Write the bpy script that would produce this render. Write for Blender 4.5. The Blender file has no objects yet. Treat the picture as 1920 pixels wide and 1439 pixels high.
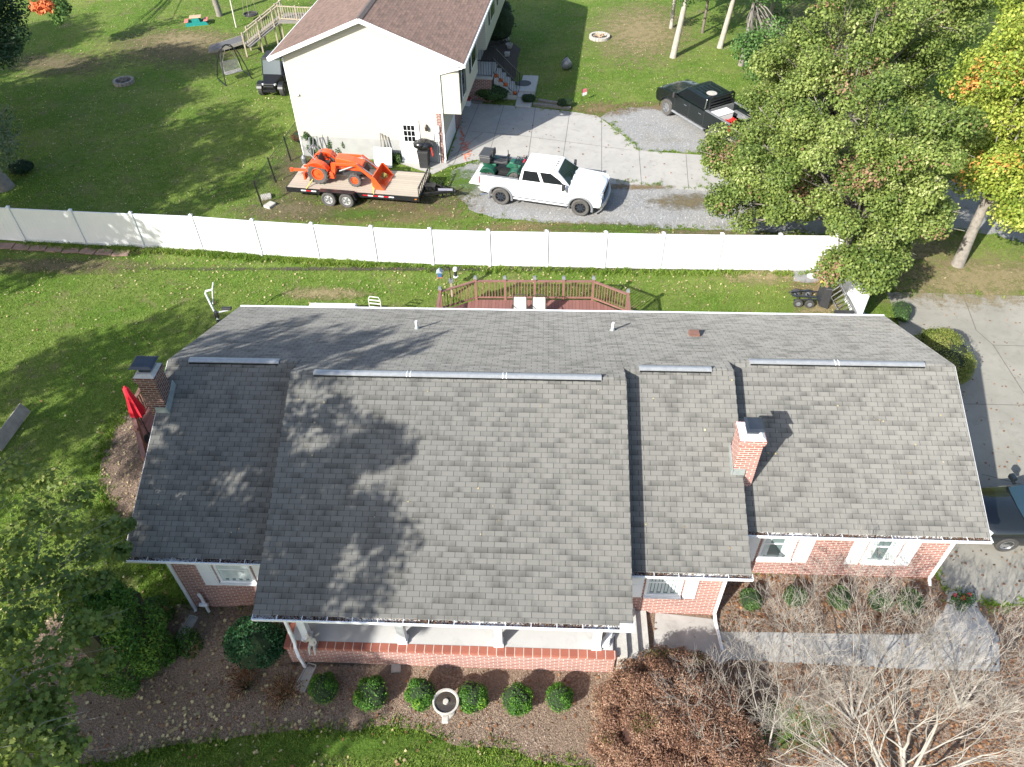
import bpy, bmesh, math, random
import numpy as np
from mathutils import Vector, Matrix, geometry, noise

SC = bpy.context.scene
COL = SC.collection
R = math.radians
# ------------------------------------------------------------------ camera
CF, CP, CR, CH = 1450.9, R(44.268), R(-1.1234), 20.0
cam_d = bpy.data.cameras.new('camera'); cam = bpy.data.objects.new('camera', cam_d); COL.objects.link(cam)
_r0 = Vector((1, 0, 0)); _u0 = Vector((0, math.sin(CP), math.cos(CP))); _f0 = Vector((0, math.cos(CP), -math.sin(CP)))
_rr = _r0 * math.cos(CR) + _u0 * math.sin(CR); _uu = _u0 * math.cos(CR) - _r0 * math.sin(CR); _bb = -_f0
cam.matrix_world = Matrix(((_rr.x, _uu.x, _bb.x, 0), (_rr.y, _uu.y, _bb.y, 0), (_rr.z, _uu.z, _bb.z, CH), (0, 0, 0, 1)))
cam_d.sensor_width = 36; cam_d.lens = CF / 1920 * 36; cam_d.clip_end = 2000; cam_d.clip_start = .1
SC.camera = cam
# ------------------------------------------------------------------ sky and sun
SUN_AZ, SUN_EL = R(43.8), R(33.0)          # shadows fall towards this azimuth (east of +Y)
world = bpy.data.worlds.new('World'); SC.world = world; world.use_nodes = True
_n = world.node_tree.nodes; _l = world.node_tree.links; _n.clear()
sky = _n.new('ShaderNodeTexSky'); sky.sky_type = 'NISHITA'; sky.sun_disc = False
sky.sun_elevation = SUN_EL; sky.sun_rotation = math.pi + SUN_AZ; sky.air_density = 1.0; sky.dust_density = 1.6; sky.ozone_density = .8
bg = _n.new('ShaderNodeBackground'); bg.inputs[1].default_value = 0.135
wo = _n.new('ShaderNodeOutputWorld'); _l.new(sky.outputs[0], bg.inputs[0]); _l.new(bg.outputs[0], wo.inputs[0])
sun_d = bpy.data.lights.new('sun', 'SUN'); sun_d.energy = 5.0; sun_d.angle = R(.55); sun_d.color = (1, .96, .89)
sun = bpy.data.objects.new('sun', sun_d); COL.objects.link(sun)
_sd = Vector((math.sin(SUN_AZ) * math.cos(SUN_EL), math.cos(SUN_AZ) * math.cos(SUN_EL), -math.sin(SUN_EL)))
sun.rotation_euler = _sd.to_track_quat('-Z', 'Y').to_euler(); sun.location = (0, 0, 40)
SC.view_settings.view_transform = 'Standard'; SC.view_settings.look = 'None'
SC.view_settings.exposure = 0.92; SC.view_settings.gamma = 1; SC.view_settings.use_curve_mapping = False
SC.render.engine = 'CYCLES'; SC.cycles.max_bounces = 6; SC.cycles.transparent_max_bounces = 12

# ------------------------------------------------------------------ geometry helpers
def ss(a, b, x):
    t = max(0., min(1., (x - a) / (b - a))); return t * t * (3 - 2 * t)
def T(x, y):
    """height of the ground: the lot falls away a little at the front left"""
    return -(.35 * (1 - ss(9.6, 11.2, y)) * (1 - ss(2.2, 5, x)) + .5 * (1 - ss(12, 17, y)) * (1 - ss(-10, -5, x))) * (1 - .5 * (1 - ss(-30, -14, x)))
def pray(u, v):
    a = u - 960; b = v - 719.5
    X = a * math.cos(CR) + b * math.sin(CR); Y = -a * math.sin(CR) + b * math.cos(CR)
    return Vector((X, math.cos(CP) * CF - math.sin(CP) * Y, -math.sin(CP) * CF - math.cos(CP) * Y))
def G(u, v, h=0.):
    """photo pixel -> world point at height h"""
    d = pray(u, v); t = (h - CH) / d.z
    return Vector((0, 0, CH)) + d * t
def GT(u, v, dz=0.):
    p = G(u, v)
    for _ in range(4): p = G(u, v, T(p.x, p.y) + dz)
    return p
YAW = -.0545
def HW(x, y, z=0.):  # house frame -> world
    c, s = math.cos(YAW), math.sin(YAW); return Vector((x * c - y * s, x * s + y * c, z))
def WH(p):
    c, s = math.cos(YAW), math.sin(YAW); return Vector((p[0] * c + p[1] * s, -p[0] * s + p[1] * c, p[2]))

def tag(o, label=None, cat=None, group=None, kind=None):
    if label: o['label'] = label
    if cat: o['category'] = cat
    if group: o['group'] = group
    if kind: o['kind'] = kind
    return o
def thing(name, label, cat, loc=(0, 0, 0), rz=0., group=None):
    o = bpy.data.objects.new(name, None); COL.objects.link(o); o.location = loc; o.rotation_euler = (0, 0, rz)
    o.empty_display_size = .2
    return tag(o, label, cat, group)
def copytree(o, parent=None, loc=None, rz=None, label=None, scale=None):
    c = o.copy(); COL.objects.link(c); c.parent = parent
    for ch in list(o.children): copytree(ch, c)
    if loc is not None: c.location = loc
    if rz is not None: c.rotation_euler = (0, 0, rz)
    if scale is not None: c.scale = scale if hasattr(scale, '__len__') else (scale,) * 3
    if label: c['label'] = label
    return c

class MB:
    def __init__(s, off=(0, 0, 0)): s.v = []; s.f = []; s.o = Vector(off)
    def add(s, vs, fs):
        b = len(s.v); s.v += [tuple(Vector(v) + s.o) for v in vs]; s.f += [tuple(i + b for i in f) for f in fs]; return s
    def box(s, c, d, rz=0., M=None):
        x, y, z = d[0] / 2, d[1] / 2, d[2] / 2
        vs = [Vector((a * x, b * y, e * z)) for a in (-1, 1) for b in (-1, 1) for e in (-1, 1)]
        if M is None: M = Matrix.Rotation(rz, 3, 'Z')
        vs = [M @ v + Vector(c) for v in vs]
        return s.add(vs, [(0, 1, 3, 2), (4, 6, 7, 5), (0, 4, 5, 1), (2, 3, 7, 6), (0, 2, 6, 4), (1, 5, 7, 3)])
    def b2(s, x0, x1, y0, y1, z0, z1): return s.box(((x0 + x1) / 2, (y0 + y1) / 2, (z0 + z1) / 2), (abs(x1 - x0), abs(y1 - y0), abs(z1 - z0)))
    def bar(s, p, q, w, h, up=(0, 0, 1)):
        p, q = Vector(p), Vector(q); d = (q - p).normalized(); up = Vector(up)
        if abs(d.dot(up)) > .98: up = Vector((0, 1, 0))
        a = d.cross(up).normalized() * w / 2; b = a.cross(d).normalized() * h / 2
        vs = [P + i * a + j * b for P in (p, q) for i, j in ((-1, -1), (1, -1), (1, 1), (-1, 1))]
        return s.add(vs, [(0, 1, 2, 3), (7, 6, 5, 4), (0, 4, 5, 1), (1, 5, 6, 2), (2, 6, 7, 3), (3, 7, 4, 0)])
    def tube(s, pts, r, n=8, closed=False):
        pts = [Vector(p) for p in pts]; k = len(pts); rs = r if hasattr(r, '__len__') else [r] * k
        vs = []; pa = None
        for i, p in enumerate(pts):
            d = (pts[min(i + 1, k - 1)] - pts[max(i - 1, 0)])
            if closed: d = pts[(i + 1) % k] - pts[i - 1]
            d = d.normalized() if d.length > 1e-9 else Vector((0, 0, 1))
            a = (pa - d * pa.dot(d)) if pa is not None else d.cross(Vector((0, 0, 1)) if abs(d.z) < .9 else Vector((1, 0, 0)))
            a = a.normalized() if a.length > 1e-6 else d.orthogonal().normalized()
            pa = a; b = d.cross(a)
            vs += [p + (a * math.cos(t) + b * math.sin(t)) * rs[i] for t in [2 * math.pi * j / n for j in range(n)]]
        fs = []
        for i in range(k if closed else k - 1):
            i2 = (i + 1) % k
            for j in range(n): fs.append((i * n + j, i * n + (j + 1) % n, i2 * n + (j + 1) % n, i2 * n + j))
        if not closed: fs += [tuple(range(n))[::-1], tuple((k - 1) * n + j for j in range(n))]
        return s.add(vs, fs)
    def lathe(s, c, prof, n=20, axis='z', caps=True):
        vs = []
        for r, z in prof:
            for j in range(n):
                t = 2 * math.pi * j / n; a, b = r * math.cos(t), r * math.sin(t)
                vs.append(Vector(c) + Vector({'z': (a, b, z), 'y': (a, z, b), 'x': (z, a, b)}[axis]))
        k = len(prof); fs = [(i * n + j, i * n + (j + 1) % n, (i + 1) * n + (j + 1) % n, (i + 1) * n + j) for i in range(k - 1) for j in range(n)]
        if caps and prof[0][0] > 1e-4: fs.append(tuple(range(n))[::-1])
        if caps and prof[-1][0] > 1e-4: fs.append(tuple((k - 1) * n + j for j in range(n)))
        return s.add(vs, fs)
    def prism(s, poly, a, b, axis='z'):
        n = len(poly)
        mk = {'z': lambda p, w: (p[0], p[1], w), 'y': lambda p, w: (p[0], w, p[1]), 'x': lambda p, w: (w, p[0], p[1])}[axis]
        vs = [mk(p, a) for p in poly] + [mk(p, b) for p in poly]
        return s.add(vs, [tuple(range(n))[::-1], tuple(range(n, 2 * n))] + [(i, (i + 1) % n, n + (i + 1) % n, n + i) for i in range(n)])
    def hull(s, A, B):
        n = len(A); return s.add(list(A) + list(B), [tuple(range(n))[::-1], tuple(range(n, 2 * n))] + [(i, (i + 1) % n, n + (i + 1) % n, n + i) for i in range(n)])
    def sph(s, c, r, n=14, m=9, squash=None, jit=0., seed=0):
        rx, ry, rz = r if hasattr(r, '__len__') else (r, r, r); rnd = random.Random(seed); vs = []
        for i in range(m + 1):
            ph = math.pi * i / m
            for j in range(n):
                t = 2 * math.pi * j / n; k = 1 + (rnd.uniform(-jit, jit) if 0 < i < m else 0)
                vs.append((c[0] + rx * k * math.sin(ph) * math.cos(t), c[1] + ry * k * math.sin(ph) * math.sin(t), c[2] + rz * k * math.cos(ph)))
        return s.add(vs, [(i * n + j, (i + 1) * n + j, (i + 1) * n + (j + 1) % n, i * n + (j + 1) % n) for i in range(m) for j in range(n)])
    def build(s, name, mat, parent=None, smooth=None, bevel=0., seg=2, kind=None, label=None):
        me = bpy.data.meshes.new(name); me.from_pydata(s.v, [], s.f); me.validate()
        bm = bmesh.new(); bm.from_mesh(me); bmesh.ops.remove_doubles(bm, verts=bm.verts, dist=1e-5)
        bmesh.ops.recalc_face_normals(bm, faces=bm.faces); bm.to_mesh(me); bm.free()
        me.materials.append(mat); o = bpy.data.objects.new(name, me); COL.objects.link(o)
        if parent: o.parent = parent
        if smooth:
            me.polygons.foreach_set('use_smooth', [True] * len(me.polygons)); me.set_sharp_from_angle(angle=R(smooth))
        if bevel:
            m = o.modifiers.new('b', 'BEVEL'); m.width = bevel; m.segments = seg; m.limit_method = 'ANGLE'; m.angle_limit = R(30)
        if kind: o['kind'] = kind
        if label: o['label'] = label
        return o

def skin(name, pts, edges, rad, mat, parent=None, sub=2):
    me = bpy.data.meshes.new(name); me.from_pydata(pts, edges, []); me.materials.append(mat)
    o = bpy.data.objects.new(name, me); COL.objects.link(o); o.parent = parent
    m = o.modifiers.new('s', 'SKIN'); m.use_smooth_shade = True
    for i, r in enumerate(rad): me.skin_vertices[0].data[i].radius = (r, r)
    me.skin_vertices[0].data[0].use_root = True
    q = o.modifiers.new('u', 'SUBSURF'); q.levels = q.render_levels = sub
    return o

def npmesh(name, V, F, mat, parent=None, attrs=None, kind=None, smooth=False):
    """V (n,3) float, F (m,k) int -> object, all with numpy; attrs = {name: per-face float array}"""
    me = bpy.data.meshes.new(name); n, m, k = len(V), len(F), F.shape[1]
    me.vertices.add(n); me.vertices.foreach_set('co', np.ascontiguousarray(V, dtype=np.float32).ravel())
    me.loops.add(m * k); me.loops.foreach_set('vertex_index', np.ascontiguousarray(F, dtype=np.int32).ravel())
    me.polygons.add(m); me.polygons.foreach_set('loop_start', np.arange(0, m * k, k, dtype=np.int32))
    for a, d in (attrs or {}).items():
        at = me.attributes.new(a, 'FLOAT', 'FACE' if len(d) == m else 'POINT'); at.data.foreach_set('value', np.ascontiguousarray(d, dtype=np.float32))
    if smooth: me.polygons.foreach_set('use_smooth', np.ones(m, dtype=bool))
    me.update(calc_edges=True); me.materials.append(mat)
    o = bpy.data.objects.new(name, me); COL.objects.link(o)
    if parent: o.parent = parent
    if kind: o['kind'] = kind
    return o

KITE = np.array([[0, -.5, 0], [.34, 0, .06], [0, .5, 0], [-.34, 0, .06]])
NARROW = np.array([[0, -.5, 0], [.13, 0, .03], [0, .5, 0], [-.13, 0, .03]])
_m = [(0, -.5), (.12, -.28), (.42, -.34), (.34, -.1), (.52, .16), (.22, .2), (0, .55), (-.22, .2), (-.52, .16), (-.34, -.1), (-.42, -.34), (-.12, -.28)]
MAPLE = np.array([[x, y, .05 * abs(x)] for x, y in _m])
def leaves(name, C, Rr, n, size, mat, parent=None, seed=0, tmpl=KITE, up=.5, shell=.35, squash=1., origin=(0, 0, 0), zmin=None, kind=None, cattr=None):
    """n leaves per clump in balls C (k,3) with radii Rr (k,) or (k,3)"""
    rg = np.random.default_rng(seed); C = np.asarray(C, float); Rr = np.asarray(Rr, float)
    if Rr.ndim == 1: Rr = np.stack([Rr, Rr, Rr * squash], 1)
    k = len(C); N = k * n; idx = np.repeat(np.arange(k), n)
    d = rg.normal(size=(N, 3)); d /= np.linalg.norm(d, axis=1)[:, None]
    rad = rg.random(N) ** shell
    P = C[idx] + d * rad[:, None] * Rr[idx]
    if zmin is not None: kp = P[:, 2] > zmin; P = P[kp]; d = d[kp]; idx = idx[kp]; N = len(P)
    nn = d * .7 + rg.normal(size=(N, 3)) * .55 + np.array([0, 0, up]); nn /= np.linalg.norm(nn, axis=1)[:, None]
    a = rg.normal(size=(N, 3)); a -= nn * (a * nn).sum(1)[:, None]; a /= np.linalg.norm(a, axis=1)[:, None]; b = np.cross(nn, a)
    sz = size * rg.uniform(.65, 1.3, N)
    L = tmpl; q = len(L)
    V = P[:, None, :] + (a[:, None, :] * L[None, :, 0, None] + b[:, None, :] * L[None, :, 1, None] + nn[:, None, :] * L[None, :, 2, None]) * sz[:, None, None]
    V = V.reshape(-1, 3) - np.asarray(origin); F = np.arange(N * q).reshape(N, q)
    cr = rg.random(k) if cattr is None else np.asarray(cattr, float)
    return npmesh(name, V, F, mat, parent, {'rnd': rg.random(N), 'cl': cr[idx]}, kind)

# ------------------------------------------------------------------ materials
class NT:
    def __init__(s, name):
        s.m = bpy.data.materials.new(name); s.m.use_nodes = True; s.t = s.m.node_tree; s.n = s.t.nodes
        s.b = s.n['Principled BSDF']; s.out = s.n['Material Output']
    def new(s, ty, **kw):
        x = s.n.new(ty)
        for k, v in kw.items(): setattr(x, k, v)
        return x
    def link(s, a, b): s.t.links.new(a, b)
    def obj(s, scale=(1, 1, 1)):
        tc = s.new('ShaderNodeTexCoord'); mp = s.new('ShaderNodeMapping'); mp.inputs['Scale'].default_value = scale
        s.link(tc.outputs['Object'], mp.inputs['Vector']); return mp.outputs[0]
    def noise(s, vec, scale, detail=3., rough=.55, dist=0.):
        x = s.new('ShaderNodeTexNoise'); x.inputs['Scale'].default_value = scale; x.inputs['Detail'].default_value = detail
        x.inputs['Roughness'].default_value = rough; x.inputs['Distortion'].default_value = dist
        if vec is not None: s.link(vec, x.inputs['Vector'])
        return x.outputs['Fac']
    def ramp(s, fac, stops, interp='LINEAR'):
        x = s.new('ShaderNodeValToRGB'); e = x.color_ramp.elements; x.color_ramp.interpolation = interp
        while len(e) < len(stops): e.new(.5)
        for el, (p, c) in zip(e, stops): el.position = p; el.color = (*c, 1) if len(c) == 3 else c
        s.link(fac, x.inputs[0]); return x.outputs[0]
    def mix(s, fac, a, b, mode='MIX'):
        x = s.new('ShaderNodeMix', data_type='RGBA', blend_type=mode); x.clamp_factor = True
        for sock, v in ((x.inputs[0], fac), (x.inputs[6], a), (x.inputs[7], b)):
            if isinstance(v, bpy.types.NodeSocket): s.link(v, sock)
            elif isinstance(v, (int, float)): sock.default_value = v
            else: sock.default_value = (*v, 1)
        return x.outputs[2]
    def math(s, op, a, b=None, c=None):
        x = s.new('ShaderNodeMath', operation=op)
        for i, v in enumerate((a, b, c)):
            if v is None: continue
            if isinstance(v, (int, float)): x.inputs[i].default_value = v
            else: s.link(v, x.inputs[i])
        return x.outputs[0]
    def bump(s, h, strength=.3, dist=.02):
        x = s.new('ShaderNodeBump'); x.inputs['Strength'].default_value = strength; x.inputs['Distance'].default_value = dist
        s.link(h, x.inputs['Height']); s.link(x.outputs[0], s.b.inputs['Normal']); return x
    def set(s, col=None, rough=None, metal=None, coat=None, spec=None):
        for k, v in (('Base Color', col), ('Roughness', rough), ('Metallic', metal), ('Coat Weight', coat), ('Specular IOR Level', spec)):
            if v is None: continue
            if isinstance(v, bpy.types.NodeSocket): s.link(v, s.b.inputs[k])
            elif hasattr(v, '__len__'): s.b.inputs[k].default_value = (*v, 1)
            else: s.b.inputs[k].default_value = v
        return s
def M(name, c1, c2=None, scale=6., rough=.6, metal=0., bump=0., coat=0., spec=.5, bscale=None):
    t = NT(name); v = t.obj()
    if c2 is None: c2 = tuple(x * .82 for x in c1)
    f = t.noise(v, scale, 4.)
    t.set(t.mix(t.math('MULTIPLY_ADD', f, 2., -.5), c1, c2), rough, metal, coat, spec)
    if bump: t.bump(t.noise(v, bscale or scale * 3, 3.), bump)
    return t.m
def leafmat(name, stops, patch=None, patch_amt=0., trans=.3, pscale=.5):
    t = NT(name); a = t.new('ShaderNodeAttribute', attribute_name='rnd'); c = t.new('ShaderNodeAttribute', attribute_name='cl')
    f = t.math('ADD', t.math('MULTIPLY', a.outputs['Fac'], .6), t.math('MULTIPLY', c.outputs['Fac'], .4))
    col = t.ramp(f, stops)
    if patch:
        v = t.obj(); nz = t.noise(v, pscale, 2.)
        k = t.math('MULTIPLY', t.math('GREATER_THAN', t.math('ADD', nz, t.math('MULTIPLY', t.math('SUBTRACT', a.outputs['Fac'], .5), .2)), 1 - patch_amt), 1.)
        col = t.mix(k, col, patch)
    t.set(col, .55, 0, spec=.35)
    tr = t.new('ShaderNodeBsdfTranslucent'); t.link(col, tr.inputs[0]); mx = t.new('ShaderNodeMixShader'); mx.inputs[0].default_value = trans
    t.link(t.b.outputs[0], mx.inputs[1]); t.link(tr.outputs[0], mx.inputs[2]); t.link(mx.outputs[0], t.out.inputs[0])
    return t.m
def brickmat(name, c1, c2, mortar, soldier=False, dirt=None, xonly=False, w=.235, h=.084):
    t = NT(name); tc = t.new('ShaderNodeTexCoord'); sp = t.new('ShaderNodeSeparateXYZ'); t.link(tc.outputs['Object'], sp.inputs[0])
    cb = t.new('ShaderNodeCombineXYZ'); t.link(sp.outputs[0] if xonly else t.math('ADD', sp.outputs[0], sp.outputs[1]), cb.inputs[0]); t.link(sp.outputs[2], cb.inputs[1])
    b = t.new('ShaderNodeTexBrick'); b.offset = 0. if soldier else .5
    for k, v in (('Scale', 1.), ('Mortar Size', .011), ('Mortar Smooth', .15), ('Bias', 0.), ('Brick Width', .075 if soldier else w), ('Row Height', 3. if soldier else h)): b.inputs[k].default_value = v
    b.inputs['Color1'].default_value = (*c1, 1); b.inputs['Color2'].default_value = (*c2, 1); b.inputs['Mortar'].default_value = (*mortar, 1)
    t.link(cb.outputs[0], b.inputs['Vector']); v = t.obj()
    col = t.mix(t.ramp(t.noise(v, 9., 4.), [(.3, (0, 0, 0)), (.75, (.55, .55, .55))]), b.outputs['Color'], tuple(x * .55 for x in c2), 'MIX') if False else b.outputs['Color']
    col = t.mix(t.math('MULTIPLY', t.noise(v, 3.5, 5.), .35), col, dirt or tuple(x * .5 for x in c1))
    t.set(col, .85, spec=.25); t.bump(b.outputs['Fac'], -.6, .01); return t.m
def shingle(name, c1, c2, dark, w=.33, h=.142, run='x', gap_shadow=(.03, .03, .03), slope=1.085):
    t = NT(name); tc = t.new('ShaderNodeTexCoord'); sp = t.new('ShaderNodeSeparateXYZ'); t.link(tc.outputs['Object'], sp.inputs[0])
    al = t.math('MULTIPLY', sp.outputs[1 if run == 'x' else 0], slope); xx = sp.outputs[0 if run == 'x' else 1]
    q = t.math('DIVIDE', al, h); row = t.math('FLOOR', q); fv = t.math('FRACT', q)
    u = t.math('ADD', t.math('DIVIDE', xx, w), t.math('MULTIPLY', row, .5)); tab = t.math('FLOOR', u)
    jt = t.math('LESS_THAN', t.math('FRACT', u), .05)
    cv = t.new('ShaderNodeCombineXYZ'); t.link(tab, cv.inputs[0]); t.link(row, cv.inputs[1]); t.link(t.math('FLOOR', t.math('MULTIPLY', tab, .3333)), cv.inputs[2])
    wn = t.new('ShaderNodeTexWhiteNoise', noise_dimensions='2D'); t.link(cv.outputs[0], wn.inputs['Vector'])
    col = t.mix(wn.outputs['Value'], c1, c2)
    # weathering: runs of darker tabs, fading up each course
    cb = t.new('ShaderNodeCombineXYZ'); t.link(xx, cb.inputs[0]); t.link(t.math('MULTIPLY', row, h * 3.5), cb.inputs[1])
    sm = t.ramp(t.noise(cb.outputs[0], 1.5, 3., .6), [(.46, (0, 0, 0)), (.62, (1, 1, 1))])
    col = t.mix(t.math('MULTIPLY', sm, t.math('SUBTRACT', 1., t.math('MULTIPLY', fv, .55))), col, dark)
    c2_ = t.new('ShaderNodeCombineXYZ'); t.link(xx, c2_.inputs[0]); t.link(al, c2_.inputs[1])
    big = t.ramp(t.noise(c2_.outputs[0], .3, 3.), [(.3, (0, 0, 0)), (.7, (1, 1, 1))])
    col = t.mix(t.math('MULTIPLY', big, .25), col, tuple(x * 1.3 for x in c1))
    gr = t.noise(t.obj(), 90., 3., .7); col = t.mix(t.math('MULTIPLY', gr, .4), col, dark)
    col = t.mix(t.math('MULTIPLY', t.math('LESS_THAN', fv, .12), .35), col, gap_shadow)  # thin shadow along each course's lower edge, painted into the colour
    col = t.mix(t.math('MULTIPLY', jt, .72), col, gap_shadow)
    t.set(col, .92, spec=.25); t.b.inputs['Diffuse Roughness'].default_value = 1.
    t.bump(t.math('ADD', fv, t.math('MULTIPLY', gr, .5)), .35, .008); return t.m
# material palette
white = M('white_paint', (.8, .81, .82), (.74, .75, .76), 3, .45)
vinyl = M('white_vinyl', (.74, .75, .76), (.69, .70, .71), 1.2, .4)
brick = brickmat('red_brick', (.38, .17, .135), (.28, .118, .094), (.62, .56, .51), dirt=(.2, .09, .07))
brick_dk = brickmat('shaded_brick', (.17, .065, .05), (.10, .04, .035), (.34, .29, .26), dirt=(.05, .035, .03))  # darker copy of the brick, the left chimney's shade put into its colour
brick_nb = brickmat('brown_brick', (.30, .13, .10), (.20, .09, .07), (.5, .46, .42))
brick_cap = brickmat('brick_rowlock', (.36, .13, .09), (.27, .09, .065), (.55, .48, .42), xonly=True, w=.24, h=3.)
soldier = brickmat('soldier_brick', (.42, .20, .12), (.30, .12, .08), (.6, .52, .44), soldier=True)
shing = shingle('asphalt_shingle', (.218, .214, .197), (.192, .189, .174), (.080, .079, .073))
shing_nb = shingle('brown_shingle', (.20, .135, .112), (.15, .105, .09), (.09, .065, .055), run='y', w=.33, h=.145)
metal_vent = M('aluminium_vent', (.40, .415, .42), (.31, .32, .33), 8, .45, .3)
black_m = M('black_metal', (.012, .013, .015), (.02, .021, .023), 6, .4, .2)
charcoal = M('charcoal_metal', (.035, .045, .06), (.055, .065, .08), 4, .35, .4)
cement = M('cement', (.50, .49, .46), (.38, .37, .34), 7, .85, bump=.2)
lead = M('flashing', (.36, .39, .38), (.25, .28, .27), 6, .6, .3)
glass = NT('window_glass').set((.16, .21, .21), .08, 0, spec=.8).m
glass_dk = NT('dark_glass').set((.008, .010, .011), .05, 0, spec=.7).m
curtain = M('curtain', (.62, .68, .68), (.42, .48, .48), 4, .8)
terracotta = M('leaf_debris', (.16, .07, .03), (.05, .035, .02), 30, .9, bump=.6)
wood_red = M('stained_wood', (.27, .14, .11), (.20, .10, .08), 5, .7)
deck_red = NT('deck_boards')
def _deckmat(t, c1, c2, ax=0, w=.14, gap=.06):
    tc = t.new('ShaderNodeTexCoord'); sp = t.new('ShaderNodeSeparateXYZ'); t.link(tc.outputs['Object'], sp.inputs[0])
    q = t.math('DIVIDE', sp.outputs[ax], w); fr = t.math('FRACT', q); gp = t.math('LESS_THAN', fr, gap)
    wn = t.new('ShaderNodeTexWhiteNoise', noise_dimensions='1D'); t.link(t.math('FLOOR', q), wn.inputs['W'])
    v = t.obj(); gr = t.noise(v, 6., 4.)
    f = t.math('ADD', t.math('MULTIPLY', wn.outputs['Value'], .6), t.math('MULTIPLY', gr, .5))
    t.set(t.mix(gp, t.mix(f, c1, c2), tuple(x * .2 for x in c2)), .75); return t.m
deck_red = _deckmat(deck_red, (.26, .12, .098), (.19, .085, .07), 0)
wood_old = M('weathered_wood', (.42, .36, .27), (.28, .24, .18), 9, .85, bump=.3)
wood_grey = M('grey_wood', (.25, .235, .21), (.16, .15, .135), 7, .9, bump=.3)
trailer_wood = _deckmat(NT('trailer_boards'), (.46, .40, .32), (.35, .305, .245), 1, .19, .05)
orange = M('orange_paint', (.85, .095, .02), (.78, .08, .016), 5, .35, coat=.3)
rubber = M('rubber', (.035, .034, .033), (.06, .057, .052), 9, .85, bump=.3)
rubber_dusty = M('dusty_rubber', (.10, .095, .088), (.06, .056, .052), 9, .9, bump=.3)
steel = M('steel', (.55, .56, .57), (.4, .41, .42), 8, .3, .8)
chrome = NT('chrome').set((.75, .76, .78), .15, 1.).m
white_car = NT('white_car_paint').set((.80, .81, .82), .3, 0, .6).m
black_car = NT('black_green_car_paint').set((.006, .010, .0095), .25, 0, .5).m
plastic_bk = M('black_plastic', (.025, .026, .028), (.04, .04, .042), 10, .6)
plastic_gr = M('grey_plastic', (.22, .23, .24), (.16, .17, .18), 6, .5)
red_lens = NT('red_lens').set((.5, .01, .02), .15, 0, .5).m
amber = NT('amber_lens').set((.5, .16, .02), .2, 0, .5).m
lens = NT('lamp_lens').set((.55, .58, .6), .1, 0, .6).m
green_p = M('green_plastic', (.018, .11, .065), (.014, .085, .05), 6, .35, coat=.3)
red_cloth = M('red_canvas', (.62, .012, .035), (.48, .01, .025), 5, .8)
sling = M('sling_fabric', (.50, .51, .49), (.42, .43, .41), 9, .8)
bronze = M('bronze_frame', (.075, .06, .05), (.05, .04, .035), 9, .5, .3)
tile = brickmat('stone_tiles', (.55, .44, .38), (.48, .39, .33), (.25, .2, .18), w=.5, h=3.)
stone = M('pale_stone', (.50, .48, .43), (.36, .34, .30), 9, .9, bump=.35)
stone_dk = M('grey_stone', (.30, .28, .25), (.19, .175, .155), 8, .9, bump=.4)
ash = M('ash', (.10, .085, .07), (.2, .18, .15), 12, 1., bump=.5)
bark = M('grey_bark', (.27, .245, .21), (.15, .135, .115), 6, .95, bump=.5)
bark_pale = M('pale_bark', (.42, .385, .33), (.26, .235, .20), 4, .9, bump=.4)
bark_dk = M('dark_bark', (.11, .09, .07), (.2, .17, .14), 8, .95, bump=.5)
bark_twig = M('grey_tan_bark', (.38, .35, .305), (.22, .20, .175), 4, .9, bump=.4)
twig_m = M('pale_twigs', (.37, .335, .29), (.23, .205, .175), 3, .9)

def siding():
    t = NT('cream_siding'); tc = t.new('ShaderNodeTexCoord'); sp = t.new('ShaderNodeSeparateXYZ'); t.link(tc.outputs['Object'], sp.inputs[0])
    fr = t.math('FRACT', t.math('DIVIDE', sp.outputs[2], .115)); ln = t.math('LESS_THAN', fr, .1)
    t.set(t.mix(ln, (.50, .485, .415), (.36, .35, .31)), .5); t.bump(fr, .5, .012); return t.m
siding_m = siding()

def ground_mat(name, cols, patch, pscale, fine, bumpv=.6, rough=.95, patch2=None, p2=None):
    """cols: fine colour pair, patch: broad second colour"""
    t = NT(name); v = t.obj()
    a = t.ramp(t.noise(v, fine, 4., .7), [(.32, cols[0]), (.5, cols[1]), (.68, cols[2])])
    col = t.mix(t.ramp(t.noise(v, pscale, 4., .6), [(.42, (0, 0, 0)), (.66, (1, 1, 1))]), a, patch)
    if name == 'lawn': col = t.mix(t.ramp(t.noise(v, 2.6, 5., .75), [(.4, (0, 0, 0)), (.62, (.7, .7, .7))]), col, (.075, .125, .018)); col = t.mix(t.ramp(t.noise(v, .16, 3., .6), [(.48, (0, 0, 0)), (.72, (.5, .5, .5))]), col, (.25, .26, .08))
    if patch2: col = t.mix(t.ramp(t.noise(v, p2, 5., .7, .4), [(.54, (0, 0, 0)), (.66, (.85, .85, .85))]), col, patch2)
    t.set(col, rough, spec=.15); t.bump(t.noise(v, fine * 1.2, 4., .7), bumpv, .06); return t.m
lawn_m = ground_mat('lawn', [(.055, .11, .014), (.11, .19, .028), (.18, .27, .05)], (.19, .235, .06), .35, 14., .9, patch2=(.17, .165, .07), p2=.9)
mulch_m = ground_mat('mulch', [(.095, .066, .046), (.26, .19, .14), (.42, .33, .255)], (.25, .185, .135), .7, 17., 1.)
gravel_m = ground_mat('gravel', [(.20, .20, .20), (.31, .31, .305), (.44, .44, .43)], (.35, .34, .32), .6, 24., .8, patch2=(.25, .24, .20), p2=.8)
soil_cols = {'straw': ((.30, .24, .14), (.22, .19, .09)), 'brown': ((.19, .155, .095), (.11, .10, .05)), 'rust': ((.24, .17, .10), (.15, .13, .06)), 'weed': ((.07, .13, .02), (.11, .18, .03)), 'dark': ((.07, .06, .05), (.10, .09, .07))}
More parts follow.
